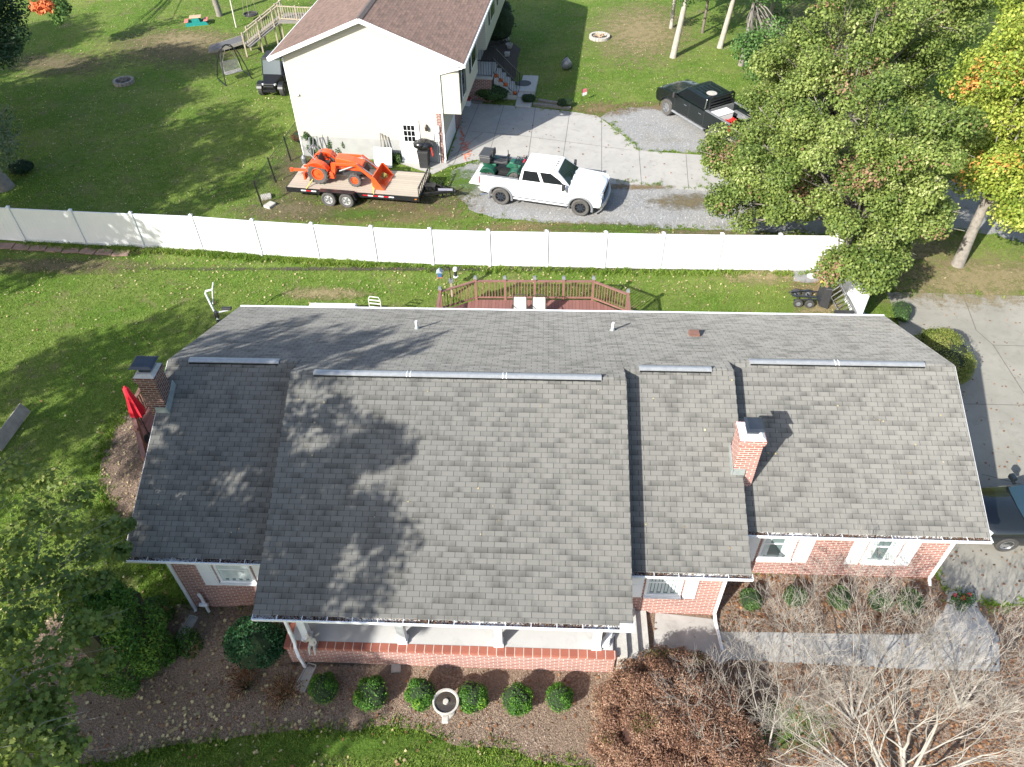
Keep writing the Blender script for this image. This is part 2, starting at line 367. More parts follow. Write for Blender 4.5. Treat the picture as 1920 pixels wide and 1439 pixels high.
def conc_mat(name, c1, c2, stain, sc=.8):
    t = NT(name); v = t.obj()
    col = t.mix(t.ramp(t.noise(v, sc, 6., .65, .3), [(.38, (0, 0, 0)), (.68, (1, 1, 1))]), c1, c2)
    col = t.mix(t.ramp(t.noise(v, 2.6, 6., .75, .8), [(.52, (0, 0, 0)), (.75, (.7, .7, .7))]), col, stain)
    col = t.mix(t.math('MULTIPLY', t.noise(v, 60., 2.), .3), col, tuple(x * .6 for x in c1))
    t.set(col, .9, spec=.25); t.bump(t.noise(v, 40., 3.), .2, .01); return t.m
conc_nb = conc_mat('concrete', (.43, .415, .385), (.36, .35, .325), (.25, .24, .22))
conc_own = conc_mat('concrete_worn', (.32, .305, .265), (.25, .24, .205), (.165, .155, .13), .5)
conc_walk = conc_mat('concrete_walk', (.40, .39, .37), (.33, .32, .30), (.22, .21, .2), 1.2)
joint_m = M('joint', (.10, .095, .085), (.16, .15, .13), 9, .95)
porch_m = conc_mat('porch_floor', (.50, .50, .49), (.45, .45, .44), (.36, .36, .35), .7)

# ------------------------------------------------------------------ ground sheets
def frac_edge(P, jit, step, seed):
    out = []; rd = random.Random(seed); n = len(P)
    for i in range(n):
        a, b = Vector(P[i]), Vector(P[(i + 1) % n]); k = max(1, int((b - a).length / step))
        for j in range(k):
            p = a.lerp(b, j / k); q = noise.noise_vector(Vector((p.x * .9, p.y * .9, seed))) * jit + noise.noise_vector(Vector((p.x * 4, p.y * 4, seed + 9))) * jit * .5
            out.append((p.x + q.x, p.y + q.y))
    return out
POLY = {}
def sheet(name, mat, P, dz, jit=.0, step=.5, grid=1., seed=1, keep=None, kind='structure', label=None, cat=None):
    P = [tuple(p)[:2] for p in P]
    E = frac_edge(P, jit, step, seed) if jit else frac_edge(P, 0, step * 2, seed)
    POLY[keep or name] = np.array(E)
    xs = [p[0] for p in E]; ys = [p[1] for p in E]; pts = [Vector(p) for p in E]; n = len(E); poly = np.array(E)
    gx, gy = np.meshgrid(np.arange(min(xs), max(xs), grid), np.arange(min(ys), max(ys), grid)); Q = np.stack([gx.ravel(), gy.ravel()], 1)
    Q = Q[inside(Q, poly)]
    pts += [Vector((float(a), float(b))) for a, b in Q]
    r = geometry.delaunay_2d_cdt(pts, [], [list(range(n))], 1, 1e-5)
    mb = MB(); mb.add([(p.x, p.y, T(p.x, p.y) + dz) for p in r[0]], r[2])
    o = mb.build(name, mat); o['kind'] = kind
    for p in o.data.polygons: pass
    if label: o['label'] = label; o['category'] = cat
    return o
def inside(Q, poly):
    x, y = Q[:, 0], Q[:, 1]; c = np.zeros(len(Q), bool); n = len(poly); j = n - 1
    for i in range(n):
        xi, yi = poly[i]; xj, yj = poly[j]
        cond = ((yi > y) != (yj > y)); 
        with np.errstate(divide='ignore', invalid='ignore'): c ^= cond & (x < (xj - xi) * (y - yi) / (yj - yi + 1e-12) + xi)
        j = i
    return c
def PX(L): return [tuple(GT(*p))[:2] for p in L]

_xs = np.concatenate([[-400, -200, -100], np.arange(-60, -30.1, 1.), np.arange(-30, 6.1, .3), np.arange(7, 60.1, 1.), [100, 200, 400]]); _ys = np.concatenate([[-200, -60, -20], np.arange(-4, 8, 1.), np.arange(8, 17.9, .25), np.arange(18, 90.1, 1.), [130, 200, 500]])
mb = MB(); mb.v = [(float(x), float(y), T(float(x), float(y))) for y in _ys for x in _xs]; _w = len(_xs)
mb.f = [(j * _w + i, j * _w + i + 1, (j + 1) * _w + i + 1, (j + 1) * _w + i) for j in range(len(_ys) - 1) for i in range(_w - 1)]
mb.build('lawn', lawn_m, kind='structure', smooth=60)

sheet('gravel_drive', gravel_m, PX([(845, 322), (905, 300), (1130, 340), (1325, 352), (1325, 286), (1205, 284), (1128, 222), (1140, 208), (1240, 196), (1330, 226), (1440, 250), (1600, 300), (1760, 330), (1930, 372), (1990, 400), (1990, 470), (1850, 440), (1700, 428), (1560, 438), (1420, 437), (1210, 427), (1090, 424), (1010, 418), (930, 408), (880, 392), (862, 372), (838, 352)]), .010, .22, .4)
sheet('gravel_path', gravel_m, PX([(1850, 95), (1930, 80), (1990, 120), (1990, 140), (1900, 130)]), .010, .2, .5, seed=3)
sheet('concrete_driveway', conc_nb, PX([(872, 193), (985, 201), (1068, 210), (1120, 218), (1205, 284), (1325, 292), (1440, 300), (1440, 372), (1325, 360), (1130, 344), (905, 330), (895, 300), (845, 312), (812, 328), (742, 305), (742, 290), (838, 304), (860, 240)]), .022, .025, .5)
sheet('driveway', conc_own, PX([(1662, 548), (1925, 556), (2100, 560), (2200, 1000), (2200, 1140), (1775, 1130), (1760, 1080), (1700, 700), (1690, 620)]), .012, .0, .5)
sheet('mulch_bed', mulch_m, PX([(90, 1150), (300, 1130), (560, 1130), (1180, 1130), (1345, 1070), (1500, 1060), (1745, 1068), (1770, 1120), (1880, 1140), (2100, 1140), (2150, 1520), (1160, 1520), (1100, 1445), (1030, 1430), (950, 1412), (870, 1407), (800, 1374), (720, 1362), (640, 1372), (530, 1370), (430, 1385), (330, 1400), (210, 1420), (20, 1440), (40, 1260)]), .02, .16, .35, .3, keep='bed')
sheet('mulch_ring', mulch_m, PX([(236, 768), (275, 735), (330, 700), (360, 760), (340, 900), (300, 1000), (250, 1010), (212, 960), (188, 905), (192, 850), (214, 800)]), .015, .14, .3, .3, keep='bed2')
sheet('front_walk', conc_walk, PX([(1228, 1150), (1335, 1162), (1350, 1186), (1500, 1188), (1690, 1192), (1735, 1188), (1768, 1150), (1778, 1112), (1822, 1106), (1838, 1150), (1872, 1196), (1874, 1260), (1700, 1256), (1366, 1238), (1345, 1252), (1222, 1240)]), .034, .012, .4, .4)
# neighbour's planting bed beside the stoop
sheet('planting_bed', M('dark_mulch', (.05, .04, .033), (.10, .08, .065), 12, 1, bump=.8), PX([(905, 66), (950, 72), (976, 92), (970, 120), (963, 158), (925, 160), (905, 120), (890, 195), (920, 197), (880, 196), (882, 150), (893, 100)]), .008, .1, .4, keep='bed3')

# thin strips: joints of the slabs
def strip(name, pts, w, dz, mat=joint_m, kind='structure'):
    mb = MB()
    for a, b in pts:
        a, b = GT(*a), GT(*b); k = max(1, int((b - a).length / 1.))
        for i in range(k):
            p, q = a.lerp(b, i / k), a.lerp(b, (i + 1) / k); d = (q - p).normalized(); s = Vector((-d.y, d.x, 0)) * w / 2
            z = lambda P: Vector((P.x, P.y, T(P.x, P.y) + dz)); mb.add([z(p - s), z(q - s), z(q + s), z(p + s)], [(0, 1, 2, 3)])
    return mb.build(name, mat, kind=kind)
strip('concrete_joint', [((880, 247), (965, 254)), ((965, 254), (1185, 283)), ((1004, 201), (985, 332)), ((1068, 212), (1050, 336)), ((945, 198), (915, 296)), ((1128, 222), (1128, 342)), ((1198, 286), (1203, 349)), ((1286, 290), (1291, 356)), ((898, 196), (850, 310)), ((845, 296), (905, 250))], .025, .027)
strip('driveway_joint', [((1806, 555), (1830, 620)), ((1830, 620), (1862, 648)), ((1862, 648), (2000, 652)), ((1800, 758), (1975, 762)), ((1862, 648), (1935, 762)), ((1840, 890), (2000, 930)), ((1350, 1210), (1350, 1211))], .03, .017)
strip('walk_joint', [((1486, 1188), (1489, 1246)), ((1610, 1190), (1616, 1252)), ((1745, 1190), (1755, 1256))], .025, .039)

def patch(name, kind_, u, v, ru, rv, seed, dz=.006, thr=.5, rz=0., fine=5.):
    """a worn or overgrown patch: ragged-edged cover lying on the ground"""
    c = GT(u, v); ex = GT(u + ru, v) - c; ey = GT(u, v - rv) - c; n = 10; V = []; mk = []
    for i in range(n + 1):
        for j in range(24):
            t = 2 * math.pi * j / 24; r = i / n; p = c + ex * (r * math.cos(t)) + ey * (r * math.sin(t)); V.append((p.x, p.y, T(p.x, p.y) + dz)); mk.append(1 - r)
    F = [(i * 24 + j, (i + 1) * 24 + j, (i + 1) * 24 + (j + 1) % 24, i * 24 + (j + 1) % 24) for i in range(n) for j in range(24)]
    return npmesh(name, np.array(V), np.array(F), PATCHM[kind_], None, {'mask': np.array(mk)}, 'structure')
PATCHM = {}
for k_, (c1, c2) in soil_cols.items():
    t = NT('patch_' + k_); v = t.obj(); col = t.ramp(t.noise(v, 16., 4., .7), [(.35, c2), (.55, c1), (.75, tuple(x * 1.4 for x in c1))])
    t.set(col, 1., spec=.1); t.bump(t.noise(v, 18., 4.), .9, .04)
    at = t.new('ShaderNodeAttribute', attribute_name='mask')
    s_ = t.math('ADD', t.math('MULTIPLY', t.math('POWER', at.outputs['Fac'], .7), .8), t.math('MULTIPLY_ADD', t.noise(v, 2.2, 8., .85), 2.4, -1.42))
    al = t.ramp(s_, [(.0, (0, 0, 0)), (.5, (.85, .85, .85))]); t.link(al, t.b.inputs['Alpha']); PATCHM[k_] = t.m
for i, (k_, u, v, ru, rv) in enumerate([('straw', 1440, 518, 130, 22), ('straw', 1830, 525, 260, 60), ('brown', 330, 90, 190, 45), ('straw', 350, 75, 120, 25), ('brown', 1570, 60, 200, 90), ('rust', 700, 398, 260, 30), ('weed', 650, 402, 160, 16), ('rust', 1050, 427, 260, 14), ('weed', 1130, 428, 160, 10), ('brown', 560, 330, 70, 70), ('straw', 1200, 60, 130, 70), ('rust', 1130, 205, 80, 18), ('rust', 1250, 200, 130, 12),
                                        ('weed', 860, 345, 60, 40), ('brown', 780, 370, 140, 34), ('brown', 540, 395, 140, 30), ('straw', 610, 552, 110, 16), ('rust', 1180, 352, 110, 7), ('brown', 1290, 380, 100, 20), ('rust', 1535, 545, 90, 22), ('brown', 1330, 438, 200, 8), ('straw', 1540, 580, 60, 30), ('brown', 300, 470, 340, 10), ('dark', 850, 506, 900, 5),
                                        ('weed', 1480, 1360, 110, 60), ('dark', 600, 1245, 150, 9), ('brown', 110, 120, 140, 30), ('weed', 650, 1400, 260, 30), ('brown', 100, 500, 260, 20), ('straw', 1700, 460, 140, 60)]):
    patch('worn_patch', k_, u, v, ru, rv, i, dz=.024 + .001 * i)

# ------------------------------------------------------------------ the brick house
OY = 16.
SL = .42
SECT = [(-11.0, -7.1, 11.06), (-7.097, 2.33, 9.50), (2.333, 5.46, 11.02), (5.463, 11.97, 12.36)]   # x0, x1, front eave y
YB, ZE = 21.6, 2.56
house = thing('brick_house', 'long red brick house with stepped dark grey shingle roof filling the middle', 'house', HW(0, OY), YAW)
def HB(): return MB(off=(0, -OY, 0))
def ridge(yf): yr = (yf + YB) / 2; return yr, ZE + SL * (yr - yf)
# walls
mb = HB()
mb.b2(-10.1, -7.0, 11.3, 21.1, -1.2, 2.5); mb.b2(-6.997, 2.3, 11.5, 21.1, -1, 2.5); mb.b2(2.303, 5.0, 11.28, 21.1, -1, 2.5); mb.b2(5.003, 11.33, 12.67, 21.1, -1, 2.5)
wall = mb.build('wall', brick, house)
roof = None
for i, (x0, x1, yf) in enumerate(SECT):
    yr, zr = ridge(yf); th = .045
    g = HB().prism([(yf + .06, ZE - .14), (yf + .06, ZE - th + .02), (yr, zr - th - .005), (YB - .06, ZE - th + .02), (YB - .06, ZE - .14)], x0 + .01, x1 - .01, 'x').build('gable', shing if i == 1 else white, house)
    r = HB().prism([(yf, ZE - th), (yf, ZE), (yr, zr), (YB, ZE), (YB, ZE - th), (yr, zr - th)], x0, x1, 'x').build('roof', shing, house)
    cp = HB(); nx = int((x1 - x0) / .16)
    for k in range(nx):
        xa = x0 + .02 + k * (x1 - x0 - .04) / nx; xb = xa + (x1 - x0 - .04) / nx - .008; e = .006 + .006 * (k % 2)
        for s_ in (-1, 1): cp.add([(xa, yr, zr + .012 + e), (xb, yr, zr + .012 + e), (xb, yr + s_ * .16, zr - .16 * SL + .012 + e), (xa, yr + s_ * .16, zr - .16 * SL + .012 + e), (xa, yr + s_ * .16, zr - .16 * SL), (xb, yr + s_ * .16, zr - .16 * SL)], [(0, 1, 2, 3), (3, 2, 5, 4)])
    cp.build('ridge_cap', shing, r)
    # trim at the exposed rakes
    if i in (0, 3):
        x = x0 - .012 if i == 0 else x1 + .012
        f = HB()
        for ya in (yf, YB): f.bar((x, ya, ZE - .07), (x, yr, zr - .07), .012, .10, up=(0, 0, 1))
        f.build('rake_trim', white, house)
    # front gutter
    gx0, gx1 = x0 + .0, x1 + .03
    yo = yf - .13
    g = HB(); g.b2(gx0, gx1, yo, yo + .012, ZE - .13, ZE - .02); g.b2(gx0, gx1, yo + .012, yf + .055, ZE - .13, ZE - .118); g.b2(gx0, gx1, yo - .02, yo, ZE - .035, ZE - .018)
    for xx in (gx0, gx1 - .012): g.b2(xx, xx + .012, yo + .012, yf + .04, ZE - .118, ZE - .02)
    gut = g.build('gutter', white, house)
    k = int((gx1 - gx0) / .62)
    for j in range(1, k): xx = gx0 + j * (gx1 - gx0) / k; HB().b2(xx - .009, xx + .009, yo - .02, yf - .01, ZE - .017, ZE - .008).build('hanger', white, gut)
    rg = np.random.default_rng(i); n = int((gx1 - gx0) * 260)
    P = np.stack([rg.uniform(gx0 + .03, gx1 - .03, n), rg.uniform(yo + .03, yf + .02, n) - OY, ZE - .1 + rg.random(n) * .06], 1)
    P = P[(np.sin(P[:, 0] * 2.1 + i) + rg.normal(size=n) * .7) > -.5]
    d = leaves('leaf_litter', P, np.full(len(P), .01), 1, .045, terracotta, gut, seed=i, kind='stuff')
# back gutter
HB().b2(SECT[0][0], SECT[3][1], YB + .0, YB + .1, ZE - .12, ZE - .01).build('gutter', white, house, label='white back gutter')
# closing piece at the right end of the porch gutter, seen as a white board
HB().b2(2.0, 2.36, 9.345, 9.60, ZE - .02, ZE + .014).build('gutter_guard', white, house)
# ridge vents
for (xa, xb, si, seams) in ((-10.35, -7.68, 0, 0), (-6.42, 1.64, 1, 2), (2.76, 4.82, 2, 0), (6.06, 11.1, 3, 1)):
    yr, zr = ridge(SECT[si][2]); v = HB()
    v.prism([(yr - .105, zr - .02), (yr - .10, zr + .035), (yr - .02, zr + .06), (yr + .02, zr + .06), (yr + .10, zr + .035), (yr + .105, zr - .02)], xa, xb, 'x')
    vo = v.build('ridge_vent', metal_vent, house); b = HB(); b.b2(xa + .02, xb - .02, yr - .125, yr - .107, zr - .045, zr + .012); b.build('vent_slot', black_m, vo)
    if seams:
        s_ = HB()
        for k in range(1, seams + 1):
            x = xa + (xb - xa) * k / (seams + 1)
            for dx in (-.05, .05): s_.prism([(yr - .115, zr - .02), (yr - .11, zr + .04), (yr - .02, zr + .07), (yr + .02, zr + .07), (yr + .11, zr + .04), (yr + .115, zr - .02)], x + dx - .012, x + dx + .012, 'x')
        s_.build('seam_clip', white, vo)
# pipes and little box vent on the back slope
def zb(y): return ZE + SL * (YB - y)
for x, y in ((-4.18, 19.47), (2.28, 19.6)):
    p = HB(); p.lathe((x, y, 0), [(.045, zb(y) - .05), (.045, zb(y) + .32), (.035, zb(y) + .32), (.035, zb(y) + .2)], 14)
    po = p.build('vent_pipe', white, house, smooth=40)
    HB().lathe((x, y, zb(y)), [(.11, -.03), (.075, .05), (.05, .09), (.045, .05)], 14).build('pipe_boot', lead, po, smooth=40)
q = HB(); x, y = 4.88, 19.27; q.prism([(y - .15, zb(y - .15) - .02), (y - .15, zb(y) + .13), (y + .15, zb(y) + .10), (y + .15, zb(y + .15) - .02)], x - .16, x + .16, 'x')
q.build('roof_vent', M('rusty_vent', (.26, .13, .09), (.17, .09, .07), 8, .7), house)

def chimney(x0, x1, y0, y1, zt, mat, lidrot, lidoff, fl, lidsz):
    zr = min(ZE + SL * (y0 - 12.4), 3.3) if x0 > 0 else 1.0
    c = HB(); c.b2(x0, x1, y0, y1, zr - .6, zt - .2); c.b2(x0 - .03, x1 + .03, y0 - .03, y1 + .03, zt - .2, zt - .12); c.b2(x0 - .045, x1 + .045, y0 - .045, y1 + .045, zt - .12, zt)
    ch = c.build('chimney', mat, house)
    cx, cy = (x0 + x1) / 2, (y0 + y1) / 2
    k = HB(); k.hull([(x0 - .03, y0 - .03, zt + .002), (x1 + .03, y0 - .03, zt + .002), (x1 + .03, y1 + .03, zt + .002), (x0 - .03, y1 + .03, zt + .002)], [(x0 + .06, y0 + .06, zt + .07), (x1 - .06, y0 + .06, zt + .07), (x1 - .06, y1 - .06, zt + .07), (x0 + .06, y1 - .06, zt + .07)])
    k.build('chimney_crown', cement if x0 < 0 else white, ch)
    f = HB(); f.b2(cx - .15, cx + .15, cy - .15, cy + .15, zt + .05, zt + .2); f.build('flue', charcoal, ch)
    l = HB(); a, b = lidsz; px_, py_ = cx + lidoff[0], cy + lidoff[1]; z = zt + .2
    l.hull([(px_ - a, py_ - b, z), (px_ + a, py_ - b, z), (px_ + a, py_ + b, z), (px_ - a, py_ + b, z)], [(px_ - a + .07, py_ - b + .07, z + .045), (px_ + a - .07, py_ - b + .07, z + .045), (px_ + a - .07, py_ + b - .07, z + .045), (px_ - a + .07, py_ + b - .07, z + .045)])
    l.build('chimney_cap', charcoal, ch)
    for s in fl: HB().hull(*s).build('flashing', lead, ch)
    return ch
def fl(xa, xb, y, yf, h): zz = lambda Y: ZE + SL * (Y - yf); return None
zz = ZE + SL * (13.45 - 11.02)
chimney(5.17, 5.77, 13.50, 14.12, 4.93, brick, 0, (.06, .06), [
    ([(5.12, 13.44, zz - .1), (5.49, 13.44, zz - .1), (5.49, 13.49, zz - .1), (5.12, 13.49, zz - .1)], [(5.12, 13.47, zz + .2), (5.49, 13.47, zz + .2), (5.49, 13.49, zz + .2), (5.12, 13.49, zz + .2)]),
    ([(5.11, 13.44, zz - .1), (5.16, 13.44, zz - .1), (5.16, 14.2, zz + .2), (5.11, 14.2, zz + .2)], [(5.14, 13.44, zz + .2), (5.16, 13.44, zz + .2), (5.16, 14.2, zz + .45), (5.14, 14.2, zz + .45)])], (.24, .27))
zz = ZE + SL * (14.75 - 11.06)
chimney(-11.18, -10.66, 14.86, 15.44, 5.45, brick_dk, 0, (-.08, .1), [
    ([(-10.99, 14.78, zz - .06), (-10.64, 14.78, zz - .06), (-10.64, 14.85, zz - .06), (-10.99, 14.85, zz - .06)], [(-10.99, 14.83, zz + .2), (-10.64, 14.83, zz + .2), (-10.64, 14.85, zz + .2), (-10.99, 14.85, zz + .2)]),
    ([(-10.65, 14.78, zz - .06), (-10.58, 14.78, zz - .06), (-10.58, 15.6, zz + .28), (-10.65, 15.6, zz + .28)], [(-10.65, 14.78, zz + .24), (-10.63, 14.78, zz + .24), (-10.63, 15.6, zz + .56), (-10.65, 15.6, zz + .56)])], (.33, .29))
# the lower shaft of the left chimney stands against the wall outside the eave
# windows and shutters on the front
def window(x0, x1, z0, z1, y, panes=2):
    w = HB(); t = .07
    for a in ((x0, x0 + t, z0, z1), (x1 - t, x1, z0, z1), (x0 + t, x1 - t, z1 - t, z1), (x0 + t, x1 - t, z0, z0 + t)): w.b2(a[0], a[1], y - .05, y + .02, a[2], a[3])
    zm = (z0 + z1) / 2; w.b2(x0 + t, x1 - t, y - .035, y + .02, zm - .02, zm + .02)
    wo = w.build('window', white, house)
    HB().b2(x0 + t - .01, x1 - t + .01, y - .012, y - .006, z0 + t - .01, z1 - t + .01).build('pane', glass, wo)
    HB().b2(x0 - .02, x1 + .02, y - .12, y - .02, z0 - .05, z0 - .003).build('sill', white, wo)
    c = HB(); n = 9
    for k in range(n):
        if panes == 1 and 1 < k < 6: continue
        xa = x0 + t + (x1 - x0 - 2 * t) * k / n; xb = x0 + t + (x1 - x0 - 2 * t) * (k + (.75 if panes == 2 else .97)) / n; c.b2(xa, xb, y - .024, y - .014, z0 + t + .1 * (k % 2), z1 - t)
    c.build('curtain', curtain, wo)
    HB().b2(x0 - .03, x1 + .03, y - .06, y - .001, z0 - .15, z0 - .052).build('brick_sill', soldier, wo)
def shutter(x0, x1, z0, z1, y):
    s = HB(); s.b2(x0, x1, y - .035, y - .002, z0, z1); zm = (z0 + z1) / 2
    for a, b in ((z0 + .06, zm - .04), (zm + .04, z1 - .06)): s.b2(x0 + .05, x1 - .05, y - .046, y - .036, a, b)
    s.build('shutter', white, house)
yw = 11.3
window(-8.86, -7.86, 1.06, 2.3, yw, 3); shutter(-9.35, -8.93, .85, 2.3, yw); shutter(-7.8, -7.36, .85, 2.3, yw)
yw = 11.28
window(2.88, 3.86, 1.05, 2.3, yw); shutter(2.44, 2.82, .91, 2.3, yw); shutter(3.93, 4.27, .91, 2.3, yw)
yw = 12.67
window(6.22, 7.16, .86, 2.3, yw, 1); shutter(5.75, 6.15, .70, 2.3, yw); shutter(7.24, 7.66, .70, 2.3, yw)
window(9.16, 10.06, .84, 2.3, yw, 1); shutter(8.73, 9.11, .68, 2.3, yw); shutter(10.12, 10.53, .68, 2.3, yw)
# downspouts
def spout(pts, w=.085, mat=white):
    s = HB()
    for a, b in zip(pts[:-1], pts[1:]): s.bar(a, b, w, w * .75)
    s.build('downspout', mat, house, bevel=.01)
spout([(-10.0, 11.0, 2.45), (-10.03, 11.2, 2.25), (-10.03, 11.22, -.45), (-9.98, 11.0, -.6)])
spout([(4.93, 10.98, 2.45), (4.93, 11.2, 2.2), (4.93, 11.22, .22), (4.95, 11.0, .1), (5.02, 10.2, .06)])
spout([(11.36, 12.3, 2.45), (11.33, 12.58, 2.3), (11.33, 12.6, .1), (11.3, 12.4, .02)])
spout([(-6.42, 9.45, 2.45), (-6.42, 9.62, 2.25), (-6.42, 9.62, .85), (-6.42, 9.55, .7), (-6.36, 9.45, .45), (-6.36, 9.5, .1), (-6.34, 9.5, -.25)])
pv = HB(); pv.tube([(-9.62, 11.14, .55), (-9.6, 11.15, .42), (-9.6, 11.15, -.75)], .045, 10); pv.tube([(-9.72, 11.1, .05), (-9.48, 11.1, .05)], .06, 10); pv.build('vent_pipe', white, house, smooth=40)
# porch
PF = .6
po = HB(); po.b2(-6.6, 2.0, 9.75, 11.5, PF - .12, PF + .002); porch = po.build('porch', porch_m, house)
k = HB(); k.b2(-6.75, 2.06, 9.66, 9.8, -1.2, PF - .1); k.b2(-6.75, -6.6, 9.8, 11.29, -1.2, PF - .1); k.b2(1.92, 2.06, 9.8, 11.29, -.9, PF - .1); k.build('porch_wall', brick, porch)
k = HB(); k.b2(-6.78, 2.08, 9.62, 9.82, PF - .1, PF + .01); k.b2(-6.78, -6.6, 9.82, 11.29, PF - .1, PF + .01); k.build('brick_edging', brick_cap, porch)
HB().b2(-6.9, 2.2, 9.66, 9.86, 2.26, 2.42).build('porch_beam', white, porch)
for x in (-6.2, -3.6, -1.03, 1.56):
    c = HB(); y = 9.93; c.b2(x - .1, x + .1, y - .1, y + .1, PF + .1, 2.25); c.b2(x - .13, x + .13, y - .13, y + .13, PF + .01, PF + .1)
    for dx in (-.05, 0, .05): c.b2(x + dx - .012, x + dx + .012, y - .106, y - .1, PF + .14, 2.2)
    c.b2(x - .13, x + .13, y - .13, y + .13, 2.16, 2.25); c.build('column', white, porch)
st = HB()
for i in range(3): st.b2(2.08 + i * .32, 2.08 + (i + 1) * .32 - .003, 9.75, 11.27, -.5, PF - .13 - i * .16)
st.build('step', cement, porch)
# door mat darkening is left out; a bit of litter lies by the steps
# ------------------------------------------------------------------ white vinyl fence
fp = [(-70, 446), (49, 454), (162, 460), (271, 465), (380, 470), (491, 479), (598, 486), (706, 492), (812, 496.5), (918, 499.5), (1024, 501.5), (1131, 503.5), (1235, 505.5), (1341, 507), (1446, 508), (1548, 509)]
FP = [G(*p) for p in fp]
cr_ = FP[-1]
FP2 = [cr_, G(1562, 529) + Vector((.25, -.1, 0)), G(1580, 566) + Vector((.15, 0, 0)), G(1606, 612) + Vector((-.05, 0, 0))]
fence = thing('privacy_fence', 'tall white vinyl privacy fence curving across behind the house', 'fence', (0, 27, 0))
def fpost(p, h=1.86):
    m = MB(off=(0, -27, 0)); m.b2(p.x - .065, p.x + .065, p.y - .065, p.y + .065, -.1, h)
    o = m.build('post', vinyl, fence)
    m = MB(off=(0, -27, 0)); m.hull([(p.x - .085, p.y - .085, h), (p.x + .085, p.y - .085, h), (p.x + .085, p.y + .085, h), (p.x - .085, p.y + .085, h)], [(p.x - .01, p.y - .01, h + .06), (p.x + .01, p.y - .01, h + .06), (p.x + .01, p.y + .01, h + .06), (p.x - .01, p.y + .01, h + .06)])
    m.build('post_cap', vinyl, o)
def fpanel(a, b, h=1.78):
    d = (b - a).normalized(); a = a + d * .066; b = b - d * .066; m = MB(off=(0, -27, 0)); z = Vector((0, 0, 1))
    m.bar(a + z * .12, b + z * .12, .05, .14); m.bar(a + z * (h - .05), b + z * (h - .05), .05, .12)
    n = 15; L = (b - a)
    for k in range(n):
        p = a + L * (k / n) ; q = a + L * ((k + .985) / n); m.hull([p + z * .19 + Vector((-d.y, d.x, 0)) * e for e in (-.012, .012)] + [p + z * (h - .11) + Vector((-d.y, d.x, 0)) * e for e in (.012, -.012)], [q + z * .19 + Vector((-d.y, d.x, 0)) * e for e in (-.012, .012)] + [q + z * (h - .11) + Vector((-d.y, d.x, 0)) * e for e in (.012, -.012)])
    m.build('panel', vinyl, fence)
for p in FP + FP2[1:]: fpost(p)
for a, b in list(zip(FP[:-1], FP[1:])) + list(zip(FP2[:-1], FP2[1:])): fpanel(a, b)

# pavers along the foot of the fence, left
pv = thing('paver_edging', 'row of flat pinkish pavers along the foot of the white fence', 'edging', GT(100, 468))
m = MB(); rd = random.Random(5); o_ = GT(100, 468)
for (u, v) in [(-20 + 31 * i, 458 + 3.1 * i * .62 + 3) for i in range(9)]:
    p = GT(u, v) - o_; m.box((p.x, p.y, .04), (.74, .42, .07), rz=R(-4 + rd.uniform(-5, 5)))
m.build('paver', M('pink_paver', (.30, .20, .165), (.22, .15, .125), 5, .95, bump=.3), pv, bevel=.01)

# black wire fence by the trailer
wf = thing('wire_fence', 'low black wire fence with thin steel posts left of the trailer', 'fence', G(520, 340))
wo_ = G(520, 340); WP = [G(566, 272), G(546, 303), G(518, 343), G(492, 388)]
for p, lean in zip(WP[1:], ((-.1, .02), (-.12, .0), (-.1, .05))):
    q = p - wo_; MB().bar(q, q + Vector((lean[0], lean[1], 1.4)), .06, .05).build('post', black_m, wf)
m = MB()
for a, b in zip(WP[:-1], WP[1:]):
    a = a - wo_; b = b - wo_
    for k in range(12): z = Vector((-.1 * k / 12, 0, .08 + k * .11)); m.bar(a + z, b + z, .007 if k < 11 else .02, .007 if k < 11 else .02)
    n = int((b - a).length / .12)
    for k in range(1, n): p = a.lerp(b, k / n); m.bar(p, p + Vector((-.1, 0, 1.3)), .006, .006)
m.build('wire_mesh', black_m, wf)

# ------------------------------------------------------------------ neighbour's house
NA = Vector((-10.87, 38.24, 0)); NYAW = R(-7.928)
nb = thing('siding_house', 'cream vinyl sided two storey house with brown shingle roof', 'house', NA, NYAW)
def NW(x, y, z=0.): return NA + Matrix.Rotation(NYAW, 3, 'Z') @ Vector((x, y, z))
NL = 17.
m = MB(); m.b2(0, 7.62, 0, NL, 1.15, 2.7); m.prism([(0, 2.7), (8.69, 2.7), (8.69, 5.25), (4.2, 7.05), (0, 5.25)], 0, 5.3, 'y'); m.prism([(0, 2.7), (7.4, 2.7), (7.4, 5.25), (4.2, 7.05), (0, 5.25)], 5.303, 8.3, 'y'); m.prism([(0, 2.7), (8.69, 2.7), (8.69, 5.25), (4.2, 7.05), (0, 5.25)], 8.303, NL, 'y')
nw = m.build('wall', siding_m, nb)
m = MB(); m.b2(.01, 7.45, .0, NL - .1, -.3, 1.147); m.build('foundation', M('painted_foundation', (.37, .375, .36), (.30, .305, .295), 2, .8), nb)
MB().b2(7.40, 7.63, -.006, .5, -.3, 2.698).build('brick_pier', brick_nb, nb)
m = MB(); m.b2(7.46, 7.60, .9, 3.6, 0, 2.4); m.build('garage_door', white, nb)
MB().b2(7.4, 7.64, 3.62, 5.2, -.2, 2.69).build('brick_pier', brick_nb, nb)
def zr_(x): return 7.28 - abs(x - 4.2) * .405
m = MB(); m.prism([(-.6, zr_(-.6)), (4.2, 7.28), (9.0, zr_(9.0)), (9.0, zr_(9.0) - .06), (4.2, 7.21), (-.6, zr_(-.6) - .06)], -.35, NL + .3, 'y'); nr = m.build('roof', shing_nb, nb)
m = MB(); 
